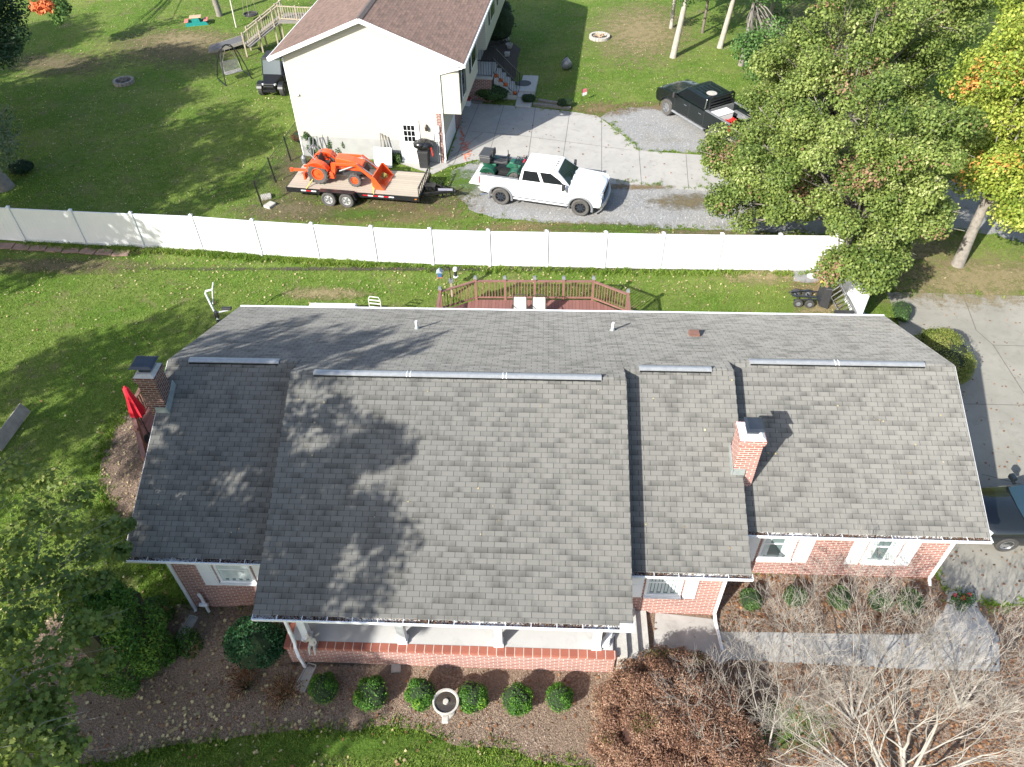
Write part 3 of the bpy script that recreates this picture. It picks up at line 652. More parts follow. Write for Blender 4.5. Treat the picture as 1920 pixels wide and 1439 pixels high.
for k in range(70):
    y = -.3 + k * .25
    for s_ in (-1, 1): m.add([(4.2, y, 7.30), (4.2, y + .24, 7.30), (4.2 + s_ * .17, y + .24, 7.235), (4.2 + s_ * .17, y, 7.235)], [(0, 1, 2, 3)])
m.build('ridge_cap', M('dark_ridge', (.14, .11, .10), (.09, .075, .07), 9, .9), nr)
m = MB()
for a, b in (((-.62, -.36, zr_(-.6) - .1), (4.2, -.36, 7.18)), ((4.2, -.36, 7.18), (9.02, -.36, zr_(9.0) - .1))): m.bar(a, b, .03, .2)
m.b2(-.66, -.6, -.35, NL, zr_(-.6) - .17, zr_(-.6) - .02); m.b2(9.0, 9.09, -.37, NL, zr_(9.) - .17, zr_(9.) - .03)
m.prism([(-.6, zr_(-.6) - .18), (4.2, 7.1), (9.0, zr_(9.) - .18), (9.0, zr_(9.) - .2), (4.2, 7.08), (-.6, zr_(-.6) - .2)], -.34, -.01, 'y')
m.b2(8.7, 9.0, 0, NL, zr_(9.) - .16, zr_(9.) - .14); m.build('fascia', white, nb)
def spn(pts):
    s = MB()
    for a, b in zip(pts[:-1], pts[1:]): s.bar(a, b, .08, .06)
    s.build('downspout', white, nb)
spn([(8.95, -.33, 5.15), (8.2, -.06, 4.85), (7.72, -.045, 4.7), (7.72, -.045, .25), (7.7, -.2, .12)])
m = MB(); m.b2(-.03, .03, -.02, .02, .0, 5.2); m.build('corner_trim', white, nb)
# side door with nine panes
dx0, dx1 = 5.5, 6.36
m = MB(); m.b2(dx0 - .1, dx0, -.05, -.003, .1, 2.2); m.b2(dx1, dx1 + .1, -.05, -.003, .1, 2.2); m.b2(dx0 - .1, dx1 + .1, -.05, -.003, 2.2, 2.3); m.b2(dx0 - .1, dx1 + .1, -.16, -.003, -.0, .1)
df = m.build('door', white, nb); MB().b2(dx0 + .003, dx1 - .003, -.03, -.003, .103, 2.197).build('door_leaf', white, df)
m = MB()
for i in range(3):
    for j in range(3): m.b2(dx0 + .14 + i * .2, dx0 + .31 + i * .2, -.036, -.031, 1.15 + j * .3, 1.41 + j * .3)
m.build('pane', glass_dk, df); MB().sph((dx1 - .09, -.07, 1.02), .035).build('handle', steel, df)
m = MB(); m.lathe((6.86, -.12, 1.95), [(.02, .12), (.09, .05), (.075, -.12), (.03, -.16)], 8); m.b2(6.83, 6.89, -.1, -.004, 1.93, 2.1); m.build('wall_lamp', bronze, nb)
m = MB(); m.b2(7.02, 7.2, -.1, -.004, 1.3, 1.62); m.b2(7.26, 7.5, -.12, -.004, 1.25, 1.62); m.lathe((7.38, -.13, 1.45), [(.08, -.02), (.085, -.01), (.085, 0.01)], 14, 'y'); m.b2(7.4, 7.52, -.1, -.004, 1.75, 2.05); m.tube([(7.44, -.06, 1.75), (7.44, -.06, 1.6)], .03); m.tube([(7.44, -.06, 1.26), (7.44, -.06, 0)], .035); m.tube([(7.34, -.05, 1.26), (7.34, -.05, 0)], .02); m.build('utility_box', M('meter_grey', (.6, .61, .61), (.5, .51, .51), 5, .5), nb)
MB().b2(.25, .45, -.1, -.02, 3.35, 3.42).build('wall_lamp', white, nb)
# windows with dark shutters on the long side
def nbwin(y0, y1, z0, z1, x=8.69, sh=True):
    w = MB(); w.b2(x + .003, x + .05, y0, y1, z0, z1); wo = w.build('window', white, nb); MB().b2(x + .051, x + .056, y0 + .07, y1 - .07, z0 + .07, z1 - .07).build('pane', glass_dk, wo)
    if sh:
        for a, b in ((y0 - .42, y0 - .04), (y1 + .04, y1 + .42)): MB().b2(x + .003, x + .04, a, b, z0, z1).build('shutter', charcoal, nb)
nbwin(.35, 1.1, 3.3, 5.0); nbwin(3.2, 4.5, 3.6, 5.0); nbwin(10, 11.4, 3.6, 5.0); nbwin(13.4, 14.6, 3.6, 5.)
MB().b2(7.403, 7.46, 6.3, 7.3, 2.75, 4.85).build('front_door', black_m, nb)
# stoop with railings and steps
st = MB(); st.b2(7.66, 9.15, 7.35, 9.6, 1.38, 1.5); so = st.build('stoop', cement, nb); MB().b2(7.7, 9.05, 7.42, 9.5, -.2, 1.377).build('stoop_wall', brick_nb, so)
st = MB()
for i in range(5): st.b2(9.153 + i * .27, 9.15 + (i + 1) * .27, 7.9, 9.35, -.2, 1.25 - i * .25)
st.build('step', cement, so)
def rail(pts, hh, gap=.14, mat=black_m, post=.035, name='railing', par=so, bal=.018):
    r = MB(); z = Vector((0, 0, 1))
    for a, b in zip(pts[:-1], pts[1:]):
        a, b = Vector(a), Vector(b); r.bar(a + z * hh, b + z * hh, .045, .03); r.bar(a + z * .1, b + z * .1, .025, .025); n = max(2, int((b - a).length / gap))
        for k in range(1, n): p = a.lerp(b, k / n); r.bar(p + z * .1, p + z * hh, bal, bal)
        for p in (a, b): r.bar(p, p + z * (hh + .05), post, post)
    return r.build(name, mat, par)
rail([(7.75, 7.42, 1.5), (9.1, 7.42, 1.5)], .95); rail([(9.12, 7.95, 1.48), (10.5, 7.95, .1)], .9); rail([(9.12, 9.3, 1.48), (10.5, 9.3, .1)], .9); rail([(7.75, 9.5, 1.5), (9.1, 9.5, 1.5)], .95)
for i in range(4):
    z = [1.25, 1.0, .75, .25][i]; y = 8.06; x = 9.29 + [0, 1, 2, 4][i] * .27
    p = MB()
    for k in range(9): t = 2 * math.pi * k / 9; p.sph((.055 * math.cos(t), .055 * math.sin(t), .095), (.075, .075, .095), 8, 6)
    pk = thing('pumpkin', ['orange pumpkin on the top step of the stoop', 'orange pumpkin on the second step of the stoop', 'orange pumpkin on the middle step of the stoop', 'orange pumpkin on the bottom step of the stoop'][i], 'pumpkin', NW(x, y, z), 0, 'pumpkins on the stoop steps')
    p.build('body', M('pumpkin_skin', (.7, .16, .03), (.55, .11, .02), 8, .5), pk, smooth=60); MB().tube([(0, 0, .17), (.01, 0, .23)], [.018, .012]).build('stalk', wood_old, pk)
# lower walk and mat
lw = thing('garden_steps', 'short flight of pale concrete steps with a dark oval mat below the stoop', 'steps', NW(10.4, 8.5), NYAW)
m = MB(); m.b2(.15, 1.1, -.0, 2.3, -.1, .28); m.b2(.12, 1.05, -.55, -.003, -.1, .19); m.b2(.12, 1.05, -1.6, -.553, -.1, .1); m.build('slab', cement, lw)
m = MB(); m.lathe((.35, 1.1, .283), [(0.001, 0), (.42, .0), (.42, .012), (0.001, .012)], 24); m.build('mat', plastic_bk, lw)
# timber edging beside the drive
for i, (a, b, lb) in enumerate([((1000, 198), (1070, 206), 'long weathered timber lying along the concrete drive edge'), ((1010, 191), (1048, 197), 'short weathered timber behind the long one by the drive'), ((882, 193), (905, 196), 'pale edging timber at the foot of the garage corner bed')]):
    A, B = G(*a), G(*b); t_ = thing('landscape_timber', lb, 'timber', A, math.atan2(B.y - A.y, B.x - A.x)); MB().b2(0, (B - A).length, -.08, .08, 0, .16).build('beam', wood_grey, t_)
for i, (u, v, w_, d_, h_, lb) in enumerate([(955, 90, .5, .22, .3, 'scalloped white planter standing in the shaded bed'), (951, 105, .3, .3, .22, 'square pale stone block in the shaded bed'), (948, 75, .45, .4, .35, 'pale rounded boulder at the back of the shaded bed'), (876, 197, .42, .4, .38, 'white box with red lid by the garage corner')]):
    p = G(u, v); t_ = thing(['planter', 'stone_block', 'boulder', 'storage_box'][i], lb, ['planter', 'block', 'boulder', 'box'][i], p, NYAW)
    if i == 2: MB().sph((0, 0, .1), (.26, .24, .22), 9, 6, jit=.12, seed=3).build('rock', stone, t_)
    elif i == 0:
        m = MB(); m.lathe((0, 0, 0), [(.16, 0), (.24, .24), (.2, .24), (.14, .1)], 12)
        for k in range(9): t = 2 * math.pi * k / 9; m.sph((.22 * math.cos(t), .22 * math.sin(t), .25), .045, 6, 4)
        m.build('bowl', stone, t_)
    else:
        MB().b2(-w_ / 2, w_ / 2, -d_ / 2, d_ / 2, 0, h_ - .05).build('body', stone if i == 1 else white, t_, bevel=.02); MB().b2(-w_ / 2 - .02, w_ / 2 + .02, -d_ / 2 - .02, d_ / 2 + .02, h_ - .047, h_).build('lid', stone if i == 1 else M('red_lid', (.4, .05, .04)), t_, bevel=.01)

# ------------------------------------------------------------------ vehicles
def wheel(par, x, y, r, w, side, tm=rubber, rim=steel, spokes=6, dark=black_m, name='wheel', rr=.6, lugs=0):
    W = bpy.data.objects.new(name, None); COL.objects.link(W); W.parent = par; W.location = (x, y, r)
    t = MB(); k = w / 2; t.lathe((0, 0, 0), [(r * rr, -k * .8), (r * .86, -k), (r * .96, -k * .85), (r, -k * .6), (r, k * .6), (r * .96, k * .85), (r * .86, k), (r * rr, k * .8)], 28, 'y', False)
    if lugs:
        for j in range(lugs):
            a = 2 * math.pi * j / lugs
            for s_ in (-1, 1):
                mtx = Matrix.Rotation(-a - s_ * .06, 3, 'Y') @ Matrix.Rotation(s_ * .5, 3, 'X').inverted(); c = Matrix.Rotation(-a - s_ * .06, 3, 'Y') @ Vector((r * 1.0, s_ * k * .5, 0)); t.box(c, (r * .09, k * 1.0, r * .07), M=mtx)
    t.build('tyre', tm, W, smooth=35)
    q = MB(); q.lathe((0, 0, 0), [(r * rr, -k * .7), (r * (rr - .04), -k * .7), (r * (rr - .06), side * k * .35), (r * .12, side * k * .45), (r * .12, side * k * .6), (.001, side * k * .62)] if side > 0 else [(r * rr, k * .7), (r * (rr - .04), k * .7), (r * (rr - .06), -k * .35), (r * .12, -k * .45), (r * .12, -k * .6), (.001, -k * .62)], 20, 'y', False)
    q.lathe((0, 0, 0), [(r * (rr + .01), side * k * .72), (r * (rr - .05), side * k * .8), (r * (rr - .09), side * k * .6)], 24, 'y', False)
    q.build('rim', rim, W, smooth=40)
    if spokes:
        s_ = MB()
        for j in range(spokes):
            a = 2 * math.pi * j / spokes; mtx = Matrix.Rotation(a, 3, 'Y'); s_.box(mtx @ Vector((r * (rr - .05) * .55, side * k * .62, 0)), (r * rr * .85, k * .12, r * .13), M=mtx)
        s_.build('spoke', rim if dark is None else dark, W)
    return W

def arch(cx, r, z0, n=9):
    a0 = math.asin(max(-1, (z0 - .43) / r)) if abs(z0 - .43) < r else 0
    return [(cx + r * math.cos(math.pi - t), .43 + r * math.sin(t)) for t in [a0 + (math.pi - 2 * a0) * i / n for i in range(n + 1)]]
def pickup(label, loc, rz, paint, flare, tail_down, rimm, roofl, sidestep, wb=(1.93, -1.87), R_=.43):
    tr = thing('pickup_truck', label, 'pickup truck', loc, rz)
    xf, xr = wb; Z0 = .55
    ar, af = arch(xr, .53, Z0), arch(xf, .53, Z0)
    side = [(-2.88, Z0 + .08), (xr - .6, Z0)] + ar + [(xr + .62, Z0)] + [(xf - .6, Z0)] + af + [(2.72, Z0), (2.86, .62), (2.9, .95), (2.82, 1.2), (2.6, 1.27), (1.45, 1.36), (1.3, 1.36), (-1.0, 1.38), (-1.02, 1.42), (-2.86, 1.42)]
    for s_ in (-1, 1):
        m = MB(); m.prism(side, s_ * .90, s_ * .985, 'y'); m.build('side_panel', paint, tr, bevel=.03, seg=2)
        # waist crease, door seams, handles
        m = MB()
        for x in (-1.01, .14, 1.3): m.b2(x - .012, x + .012, s_ * .984, s_ * .989, .62, 1.34)
        m.b2(-1.01, 1.3, s_ * .984, s_ * .989, .60, .612); m.build('door_seam', plastic_bk, tr)
        m = MB()
        for x in (-.84, .32): m.b2(x, x + .2, s_ * .99, s_ * 1.02, 1.13, 1.17)
        m.build('door_handle', chrome, tr)
        for cx in (xf, xr):
            m = MB()
            pts = [(cx + .56 * math.cos(t), s_ * .985, .43 + .56 * math.sin(t)) for t in [math.pi * (-.06 + 1.12 * i / 14) for i in range(15)]]
            if flare: m.tube(pts, .06, 6)
            else: m.tube(pts, .025, 5)
            m.build('wheel_flare', plastic_gr if flare else paint, tr, smooth=50)
        m = MB(); m.b2(1.1, 1.22, s_ * .99, s_ * 1.12, 1.35, 1.4); m.box((1.16, s_ * 1.18, 1.46), (.12, .2, .28), rz=s_ * .15); m.build('mirror', plastic_bk, tr, bevel=.03)
        m = MB(); m.tube([(1.35, s_ * 1.04, .5), (-1.2, s_ * 1.04, .5)], .06, 8)
        for x in (1.2, .1, -1.0): m.b2(x - .04, x + .04, s_ * .8, s_ * 1.02, .48, .54)
        m.build('side_step', sidestep, tr, smooth=50)
        m = MB(); m.b2(2.66, 2.9, s_ * .62, s_ * .93, .92, 1.14); m.build('headlight', lens, tr, bevel=.03)
        m = MB(); m.b2(-2.9, -2.84, s_ * .84, s_ * .995, 1.0, 1.34); m.build('taillight', red_lens, tr, bevel=.01)
        m = MB(); m.b2(-2.86, -1.04, s_ * .86, s_ * .99, 1.421, 1.445); m.build('bed_rail', plastic_gr, tr)
        wheel(tr, xf, s_ * .86, R_, .3, s_, rubber_dusty, rimm[0], 8, rimm[1]); wheel(tr, xr, s_ * .86, R_, .3, s_, rubber_dusty, rimm[0], 8, rimm[1])
    # chassis, wheel wells
    m = MB(); m.b2(-2.7, 2.7, -.6, .6, .4, .62); m.b2(-2.8, 2.8, -.895, .895, .63, .9); m.build('chassis', black_m, tr)
    # hood
    nx, ny = 9, 9; V = []
    for i in range(nx):
        x = 1.34 + (2.86 - 1.34) * i / (nx - 1); drop = .02 * i + (.12 if i == nx - 1 else 0) + (.03 if i == nx - 2 else 0)
        for j in range(ny):
            y = -.9 + 1.8 * j / (ny - 1); w = .9 - (.08 if i >= nx - 2 else 0); V.append((x - .1 * (abs(y) / .9) ** 3 * (i / nx), y * w / .9, 1.40 - drop * .85 + .05 * (1 - (y / .9) ** 2) + (.02 if abs(abs(y) - .4) < .12 else 0)))
    F = [(i * ny + j, (i + 1) * ny + j, (i + 1) * ny + j + 1, i * ny + j + 1) for i in range(nx - 1) for j in range(ny - 1)]
    b = len(V); V += [(v[0], v[1], 1.0) for v in V]; per = [j for j in range(ny)] + [i * ny + ny - 1 for i in range(1, nx)] + [(nx - 1) * ny + j for j in range(ny - 2, -1, -1)] + [i * ny for i in range(nx - 2, 0, -1)]
    F += [(per[k], per[(k + 1) % len(per)], per[(k + 1) % len(per)] + b, per[k] + b) for k in range(len(per))]
    MB().add(V, F).build('hood', paint, tr, smooth=40)
    m = MB(); m.b2(2.7, 2.90, -.6, .6, .78, 1.2); g = m.build('grille', chrome if flare else plastic_bk, tr, bevel=.03); m = MB()
    for k in range(5): m.b2(2.903, 2.915, -.54, .54, .83 + k * .07, .865 + k * .07)
    m.build('grille_slot', black_m, g)
    m = MB(); m.prism([(2.72, -.98), (2.95, -.9), (3.04, -.5), (3.06, 0), (3.04, .5), (2.95, .9), (2.72, .98)], .5, .76); m.build('front_bumper', steel if flare else chrome, tr, bevel=.04)
    m = MB(); m.b2(-3.02, -2.86, -.92, .92, .55, .75); m.build('rear_bumper', steel, tr, bevel=.03)
    # cab
    lo = [(-1.0, -.965, 1.36), (1.42, -.965, 1.38), (1.42, .965, 1.38), (-1.0, .965, 1.36)]; hi = [(-.88, -.78, 1.93), (.72, -.78, 1.95), (.72, .78, 1.95), (-.88, .78, 1.93)]
    m = MB(); m.hull(lo, hi); cab = m.build('cab', paint, tr, bevel=.09, seg=4); m = MB(); m.b2(-1.0, 1.35, -.9, .9, .9, 1.37); m.build('firewall', paint, cab)
    def onface(A, B, C, D, out, inset):  # quad face, inset fractions (u0,u1,v0,v1)
        A, B, C, D = map(Vector, (A, B, C, D)); n = (B - A).cross(D - A).normalized(); n = n if n.dot(Vector(out)) > 0 else -n
        P = lambda u, v: A.lerp(B, u).lerp(D.lerp(C, u), v) + n * .006; return [P(u, v) for u, v in inset], n
    def glassq(name, q, n, mat):
        m = MB(); m.hull(q, [p + n * .006 for p in q]); m.build(name, mat, cab)
    for s_ in (0, 1):
        if s_ == 0: A, B, C, D = lo[0], lo[1], hi[1], hi[0]
        else: A, B, C, D = lo[3], lo[2], hi[2], hi[3]
        out = (0, -1 if s_ == 0 else 1, .2)
        q, n = onface(A, B, C, D, out, [(.06, .12), (.44, .12), (.43, .86), (.07, .86)]); glassq('side_window', q, n, glass_dk)
        q, n = onface(A, B, C, D, out, [(.50, .12), (.92, .12), (.91, .4), (.80, .86), (.50, .86)]); glassq('side_window', q, n, glass_dk)
    gm = NT('tinted_windscreen').set((.02, .035, .032), .06, spec=.7).m
    q, n = onface(lo[1], lo[2], hi[2], hi[1], (1, 0, .5), [(.04, .06), (.96, .06), (.92, .5), (.90, .93), (.10, .93), (.08, .5)]); glassq('windscreen', q, n, gm)
    q, n = onface(lo[0], lo[3], hi[3], hi[0], (-1, 0, .5), [(.1, .2), (.9, .2), (.88, .85), (.12, .85)]); glassq('rear_window', q, n, glass_dk)
    m = MB(); 
    for y in (-.5, .1): m.bar((1.43, y, 1.42), (1.17, y + .5, 1.60), .02, .015)
    m.build('wiper', black_m, cab)
    if roofl:
        for k in range(5):
            y = (-.52, -.2, 0, .2, .52)[k]; x = .60 - .08 * abs(y); m = MB(); m.sph((x, y, 1.955), (.055, .035, .02), 10, 5); m.build('cab_light', bronze, cab)
    # bed
    m = MB(); m.b2(-2.86, -1.02, -.895, .895, .86, .9); m.b2(-1.09, -1.03, -.895, .895, .9, 1.42); m.b2(-2.4, -1.3, -.893, -.7, .9, 1.12); m.b2(-2.4, -1.3, .7, .893, .9, 1.12); m.build('bed', plastic_bk if flare else plastic_gr, tr)
    if tail_down:
        m = MB(); m.b2(-3.44, -2.9, -.88, .88, .84, .9); m.build('tailgate', paint, tr, bevel=.015)
    else:
        m = MB(); m.b2(-2.9, -2.84, -.83, .83, .8, 1.4); m.build('tailgate', paint, tr, bevel=.015)
    return tr
# white truck: near-side wheel contact points give place and heading
A, B = G(938, 383), G(1089, 405); hd = math.atan2(B.y - A.y, B.x - A.x); mid = (A + B) / 2; nrm = Vector((-math.sin(hd), math.cos(hd), 0))
fw = Vector((math.cos(hd), math.sin(hd), 0))
WT = mid + nrm * .95 - fw * .03
wt = pickup('white crew cab pickup with a green quad bike in its open bed', WT, hd, white_car, True, True, (black_m, charcoal), True, steel)
wt.scale = (1.03, 1.03, 1.03)
m = MB(); m.tube([(-2.5, -.75, .45), (-2.75, -.95, .42), (-2.85, -1.06, .42)], .07, 10); m.build('exhaust_pipe', chrome, wt, smooth=50)
m = MB()
for k in range(4): m.b2(.98 + k * .085, 1.04 + k * .085, -.995, -.987, .93, .99)
m.b2(1.36, 1.42, -.995, -.987, .93, .99); m.build('door_badge', steel, wt)
m = MB(); m.b2(-.92, -.86, -.7, .7, 1.42, 1.8);
m = MB(); m.bar((-1.08, -.8, 1.45), (-1.08, .8, 1.45), .05, .05); m.bar((-1.08, -.8, 1.7), (-1.08, .8, 1.7), .05, .05)
for k in range(9): m.bar((-1.08, -.8 + k * .2, 1.45), (-1.08, -.8 + k * .2, 1.7), .03, .03)
m.build('headache_rack', black_m, wt); MB().b2(-1.02, -.95, -.12, .12, 1.84, 1.90).build('brake_light', red_lens, wt)

A, B = G(1341, 272), G(1247, 213.5); hd2 = math.atan2(B.y - A.y, B.x - A.x); n2 = Vector((-math.sin(hd2), math.cos(hd2), 0)); f2 = Vector((math.cos(hd2), math.sin(hd2), 0))
BTL = (A + B) / 2 - n2 * .93 + f2 * .0
bt = pickup('black crew cab pickup partly hidden under the tree', BTL, hd2, black_car, False, False, (steel, steel), False, plastic_gr)
L_ = (B - A).length; bt.scale = (min(1.06, max(.95, L_ / 3.8)),) * 3
m = MB()
for y in (-.78, .78): m.bar((-1.08, y, 1.45), (-1.08, y, 1.98), .06, .06)
for z in (1.55, 1.7, 1.85, 1.98): m.bar((-1.08, -.78, z), (-1.08, .78, z), .05, .05)
for y in (-.6, .6): m.box((-1.08, y, 2.04), (.1, .16, .1))
m.build('headache_rack', black_m, bt); MB().lathe((-.55, .25, 1.957), [(.26, 0), (.27, .02), (.001, .03)], 20).build('antenna_dome', stone, bt)
m = MB(); 
for y in (-.5, -.25, 0, .25, .5): m.b2(-.6, .35, y - .02, y + .02, 1.951, 1.965)
m.build('roof_rib', black_car, bt)
def at_(o, x, y, z, s=None): k = o.scale[0]; return o.location + Matrix.Rotation(o.rotation_euler[2], 3, 'Z') @ Vector((x * k, y * k, z * k))
c = thing('cooler', 'white cool box in the bed of the black pickup', 'cool box', at_(bt, -1.5, .25, .91), hd2); MB().b2(-.3, .3, -.55, .55, 0, .42).build('body', white, c, bevel=.04); MB().b2(-.32, .32, -.57, .57, .425, .5).build('lid', white, c, bevel=.03)
c = thing('fuel_can', 'two red fuel cans standing at the tail of the black pickup bed', 'fuel can', at_(bt, -2.3, .45, .91), hd2)
for dy in (-.22, .22): m = MB(); m.b2(-.13, .13, dy - .17, dy + .17, 0, .42); m.tube([(-.05, dy, .42), (-.05, dy, .5), (.07, dy, .5), (.07, dy, .42)], .02); m.build('can', M('red_plastic', (.6, .03, .025), (.5, .025, .02)), c, bevel=.03)

box_dk = M('dark_grey_plastic', (.06, .063, .066), (.045, .047, .05), 6, .5)
# quad bike in the bed
def quad(loc, rz, z):
    q = thing('quad_bike', 'green quad bike with black cargo box in the white pickup bed', 'quad bike', loc, rz)
    for x in (-.62, .62):
        for s_ in (-1, 1): wheel(q, x, s_ * .46, .29, .24, s_, rubber_dusty, plastic_bk, 4, steel, rr=.5, lugs=16)
    m = MB(); m.b2(-.5, .55, -.2, .2, .3, .55); m.b2(-.2, .25, -.38, .38, .28, .33); m.build('frame', black_m, q)
    for x, nm in ((-.62, 'rear_fender'), (.62, 'front_fender')):
        m = MB()
        for s_ in (-1, 1):
            pts = [(x + .37 * math.cos(t), .29 + .37 * math.sin(t)) for t in [math.pi * (.08 + .84 * i / 9) for i in range(10)]]; inn = [(x + .33 * math.cos(t), .29 + .33 * math.sin(t)) for t in [math.pi * (.92 - .84 * i / 9) for i in range(10)]]
            m.prism(pts + inn, s_ * .2, s_ * .58, 'y')
        m.b2(x - .3, x + .3, -.2, .2, .55, .66); m.build(nm, green_p, q, bevel=.02)
    m = MB(); m.prism([(.1, .58), (.3, .86), (.55, .84), (.95, .70), (.98, .55), (.7, .5)], -.2, .2, 'y'); m.build('nose', green_p, q, bevel=.05); 
    m = MB(); m.prism([(-.62, .66), (-.55, .80), (-.1, .76), (.18, .86), (.2, .66)], -.15, .15, 'y'); m.build('seat', plastic_bk, q, bevel=.04)
    m = MB()
    for k in range(6): m.bar((.5 + k * .08, -.3, .88), (.5 + k * .08, .3, .88), .018, .018)
    for y in (-.3, 0, .3): m.bar((.48, y, .88), (.92, y, .88), .02, .02)
    for y in (-.28, .28):
        m.bar((.6, y, .62), (.6, y, .88), .02, .02)
    m.build('front_rack', black_m, q)
    m = MB(); m.tube([(.22, 0, .8), (.16, 0, 1.02)], .025); m.tube([(.05, -.38, 1.08), (.14, -.14, 1.05), (.16, 0, 1.03), (.14, .14, 1.05), (.05, .38, 1.08)], .016); m.box((.2, 0, 1.05), (.1, .12, .06)); m.build('handlebar', black_m, q)
    m = MB(); m.prism([(-.28, .0), (.22, .0), (.25, .3), (-.3, .3)], -.36, .36, 'y'); b = MB(off=(-.78, 0, .76)); b.v = []; 
    b = MB(off=(-.72, 0, .74)); b.prism([(-.26, 0), (.18, 0), (.22, .28), (-.3, .28)], -.37, .37, 'y'); cb = b.build('cargo_box', box_dk, q, bevel=.04); b = MB(off=(-.72, 0, .74)); b.b2(-.31, .2, -.39, .39, .285, .36); b.build('box_lid', box_dk, cb, bevel=.03)
    b = MB(); b.b2(-.52, -.42, -.2, .2, .95, 1.25); b.build('backrest', plastic_bk, q, bevel=.04)
    return q
qb = quad(at_(wt, -1.95, .0, .905), hd, 0)
qb.scale = (1.12, 1.12, 1.12)

# trailer
TR_A, TR_B = G(538, 352, .72), G(783, 371, .72); th_ = math.atan2(TR_B.y - TR_A.y, TR_B.x - TR_A.x); TL = (TR_B - TR_A).length
tn = Vector((-math.sin(th_), math.cos(th_), 0)); tf = Vector((math.cos(th_), math.sin(th_), 0)); TW = (G(798, 324, .72) - TR_B).dot(tn)
TC = (TR_A + TR_B) / 2 + tn * TW / 2; TC.z = 0
tl = thing('trailer', 'long black equipment trailer with plank deck and two left wheels showing', 'trailer', TC, th_)
hl, hw = TL / 2, TW / 2
MB().b2(-hl, hl, -hw + .05, hw - .05, .66, .72).build('deck', trailer_wood, tl)
m = MB()
for s_ in (-1, 1): m.b2(-hl, hl, s_ * (hw - .05), s_ * hw, .5, .73)
m.b2(-hl - .05, -hl, -hw, hw, .5, .73); m.b2(hl, hl + .06, -hw, hw, .5, .73)
for x in np.linspace(-hl + .5, hl - .5, 8): m.b2(x - .03, x + .03, -hw + .05, hw - .05, .52, .655)
m.build('frame', black_m, tl)
m = MB(); m.bar((hl + .05, -.6, .55), (hl + 1.35, 0, .5), .1, .12); m.bar((hl + .05, .6, .55), (hl + 1.35, 0, .5), .1, .12); m.bar((hl, 0, .52), (hl + 1.5, 0, .52), .1, .1); m.tube([(hl + .9, 0, .1), (hl + .9, 0, .95)], .045); m.box((hl + .35, 0, .66), (.5, .36, .2)); m.sph((hl + 1.55, 0, .52), .08); m.build('drawbar', black_m, tl)
MB().box((hl + 1.1, -.1, .62), (.7, .08, .08), rz=.1).build('jack', M('grey_jack', (.3, .29, .36), (.25, .24, .3)), tl)
m = MB()
for k in range(9): 
    y = -hw + .1 + k * (TW - .2) / 8; m.bar((hl + .04, y, .72), (hl + .04, y, 1.15), .035, .035)
m.bar((hl + .04, -hw + .1, 1.15), (hl + .04, hw - .1, 1.15), .05, .05); m.build('front_rail', black_m, tl)
wx = -hl + (G(630, 380, .38) - TR_A).dot(tf)
for s_ in (-1, 1):
    for dx in (-.45, .45): wheel(tl, wx + dx, s_ * (hw + .16), .37, .22, s_, rubber_dusty, M('silver_rim', (.6, .6, .6), (.5, .5, .5), 5, .4, .3), 5, steel)
    f = MB(); f.prism([(wx - 1.0, .5), (wx - .85, .82), (wx + .85, .82), (wx + 1.0, .5), (wx + .94, .5), (wx + .8, .79), (wx - .8, .79), (wx - .94, .5)], s_ * hw, s_ * (hw + .3), 'y'); f.build('fender', black_m, tl)
    r_, w_ = MB(), MB(); n = 0
    for x0 in np.arange(-hl + .7, hl - 1.2, .26):
        if abs(x0 + .13 - wx) < 1.15: continue
        (r_ if n % 2 else w_).b2(x0, x0 + .25, s_ * (hw + .002), s_ * (hw + .006), .6, .66); n += 1
    r_.build('reflector_tape', red_lens, tl); w_.build('reflector_tape', white, tl)
    MB().box((hl - .1, s_ * (hw + .01), .62), (.1, .02, .05)).build('side_marker', amber, tl)
    MB().box((-hl - .02, s_ * (hw - .1), .62), (.06, .12, .07)).build('taillight', red_lens, tl)
# ramp folded at the tail
MB().hull([(-hl + .0, -hw + .06, .725), (-hl + 1.0, -hw + .06, .725), (-hl + 1.0, hw - .06, .725), (-hl, hw - .06, .725)], [(-hl, -hw + .06, .745), (-hl + 1.0, -hw + .06, .745), (-hl + 1.0, hw - .06, .745), (-hl, hw - .06, .745)]).build('ramp', trailer_wood, tl)

# tractor
TP = G(600, 345, .72); tp = (G(600, 345, .75) + G(669, 351, .75)) / 2
tx = thing('tractor', 'orange compact tractor with front loader standing on the trailer', 'tractor', (0, 0, 0), th_ - R(2))
A, B = G(601, 344, .73), G(668, 350, .73); wbT = (B - A).length
c = (A + B) / 2 + tn * .62; tx.location = (c.x, c.y, .73); h_ = wbT / 2
for s_ in (-1, 1):
    wheel(tx, -h_, s_ * .58, .52, .32, s_, rubber_dusty, orange, 0, rr=.6, lugs=18); wheel(tx, h_, s_ * .56, .33, .22, s_, rubber_dusty, orange, 0, rr=.58, lugs=16)
    f = MB(); pts = [(-h_ + .62 * math.cos(t), .55 + .60 * math.sin(t)) for t in [math.pi * (.1 + .72 * i / 10) for i in range(11)]]; inn = [(-h_ + .58 * math.cos(t), .55 + .56 * math.sin(t)) for t in [math.pi * (.82 - .72 * i / 10) for i in range(11)]]
    f.prism(pts + inn, s_ * .38, s_ * .74, 'y'); f.prism([(-h_ + .56, .62), (-h_ + .4, .3), (-h_ + .8, .3), (-h_ + .75, .6)], s_ * .38, s_ * .6, 'y'); f.build('fender', orange, tx, bevel=.02)
m = MB(); m.b2(-h_ - .1, h_ + .25, -.16, .16, .3, .62); m.b2(h_ - .06, h_ + .06, -.5, .5, .28, .36); m.b2(-h_ - .08, -h_ + .08, -.5, .5, .42, .6); m.build('chassis', plastic_bk, tx)
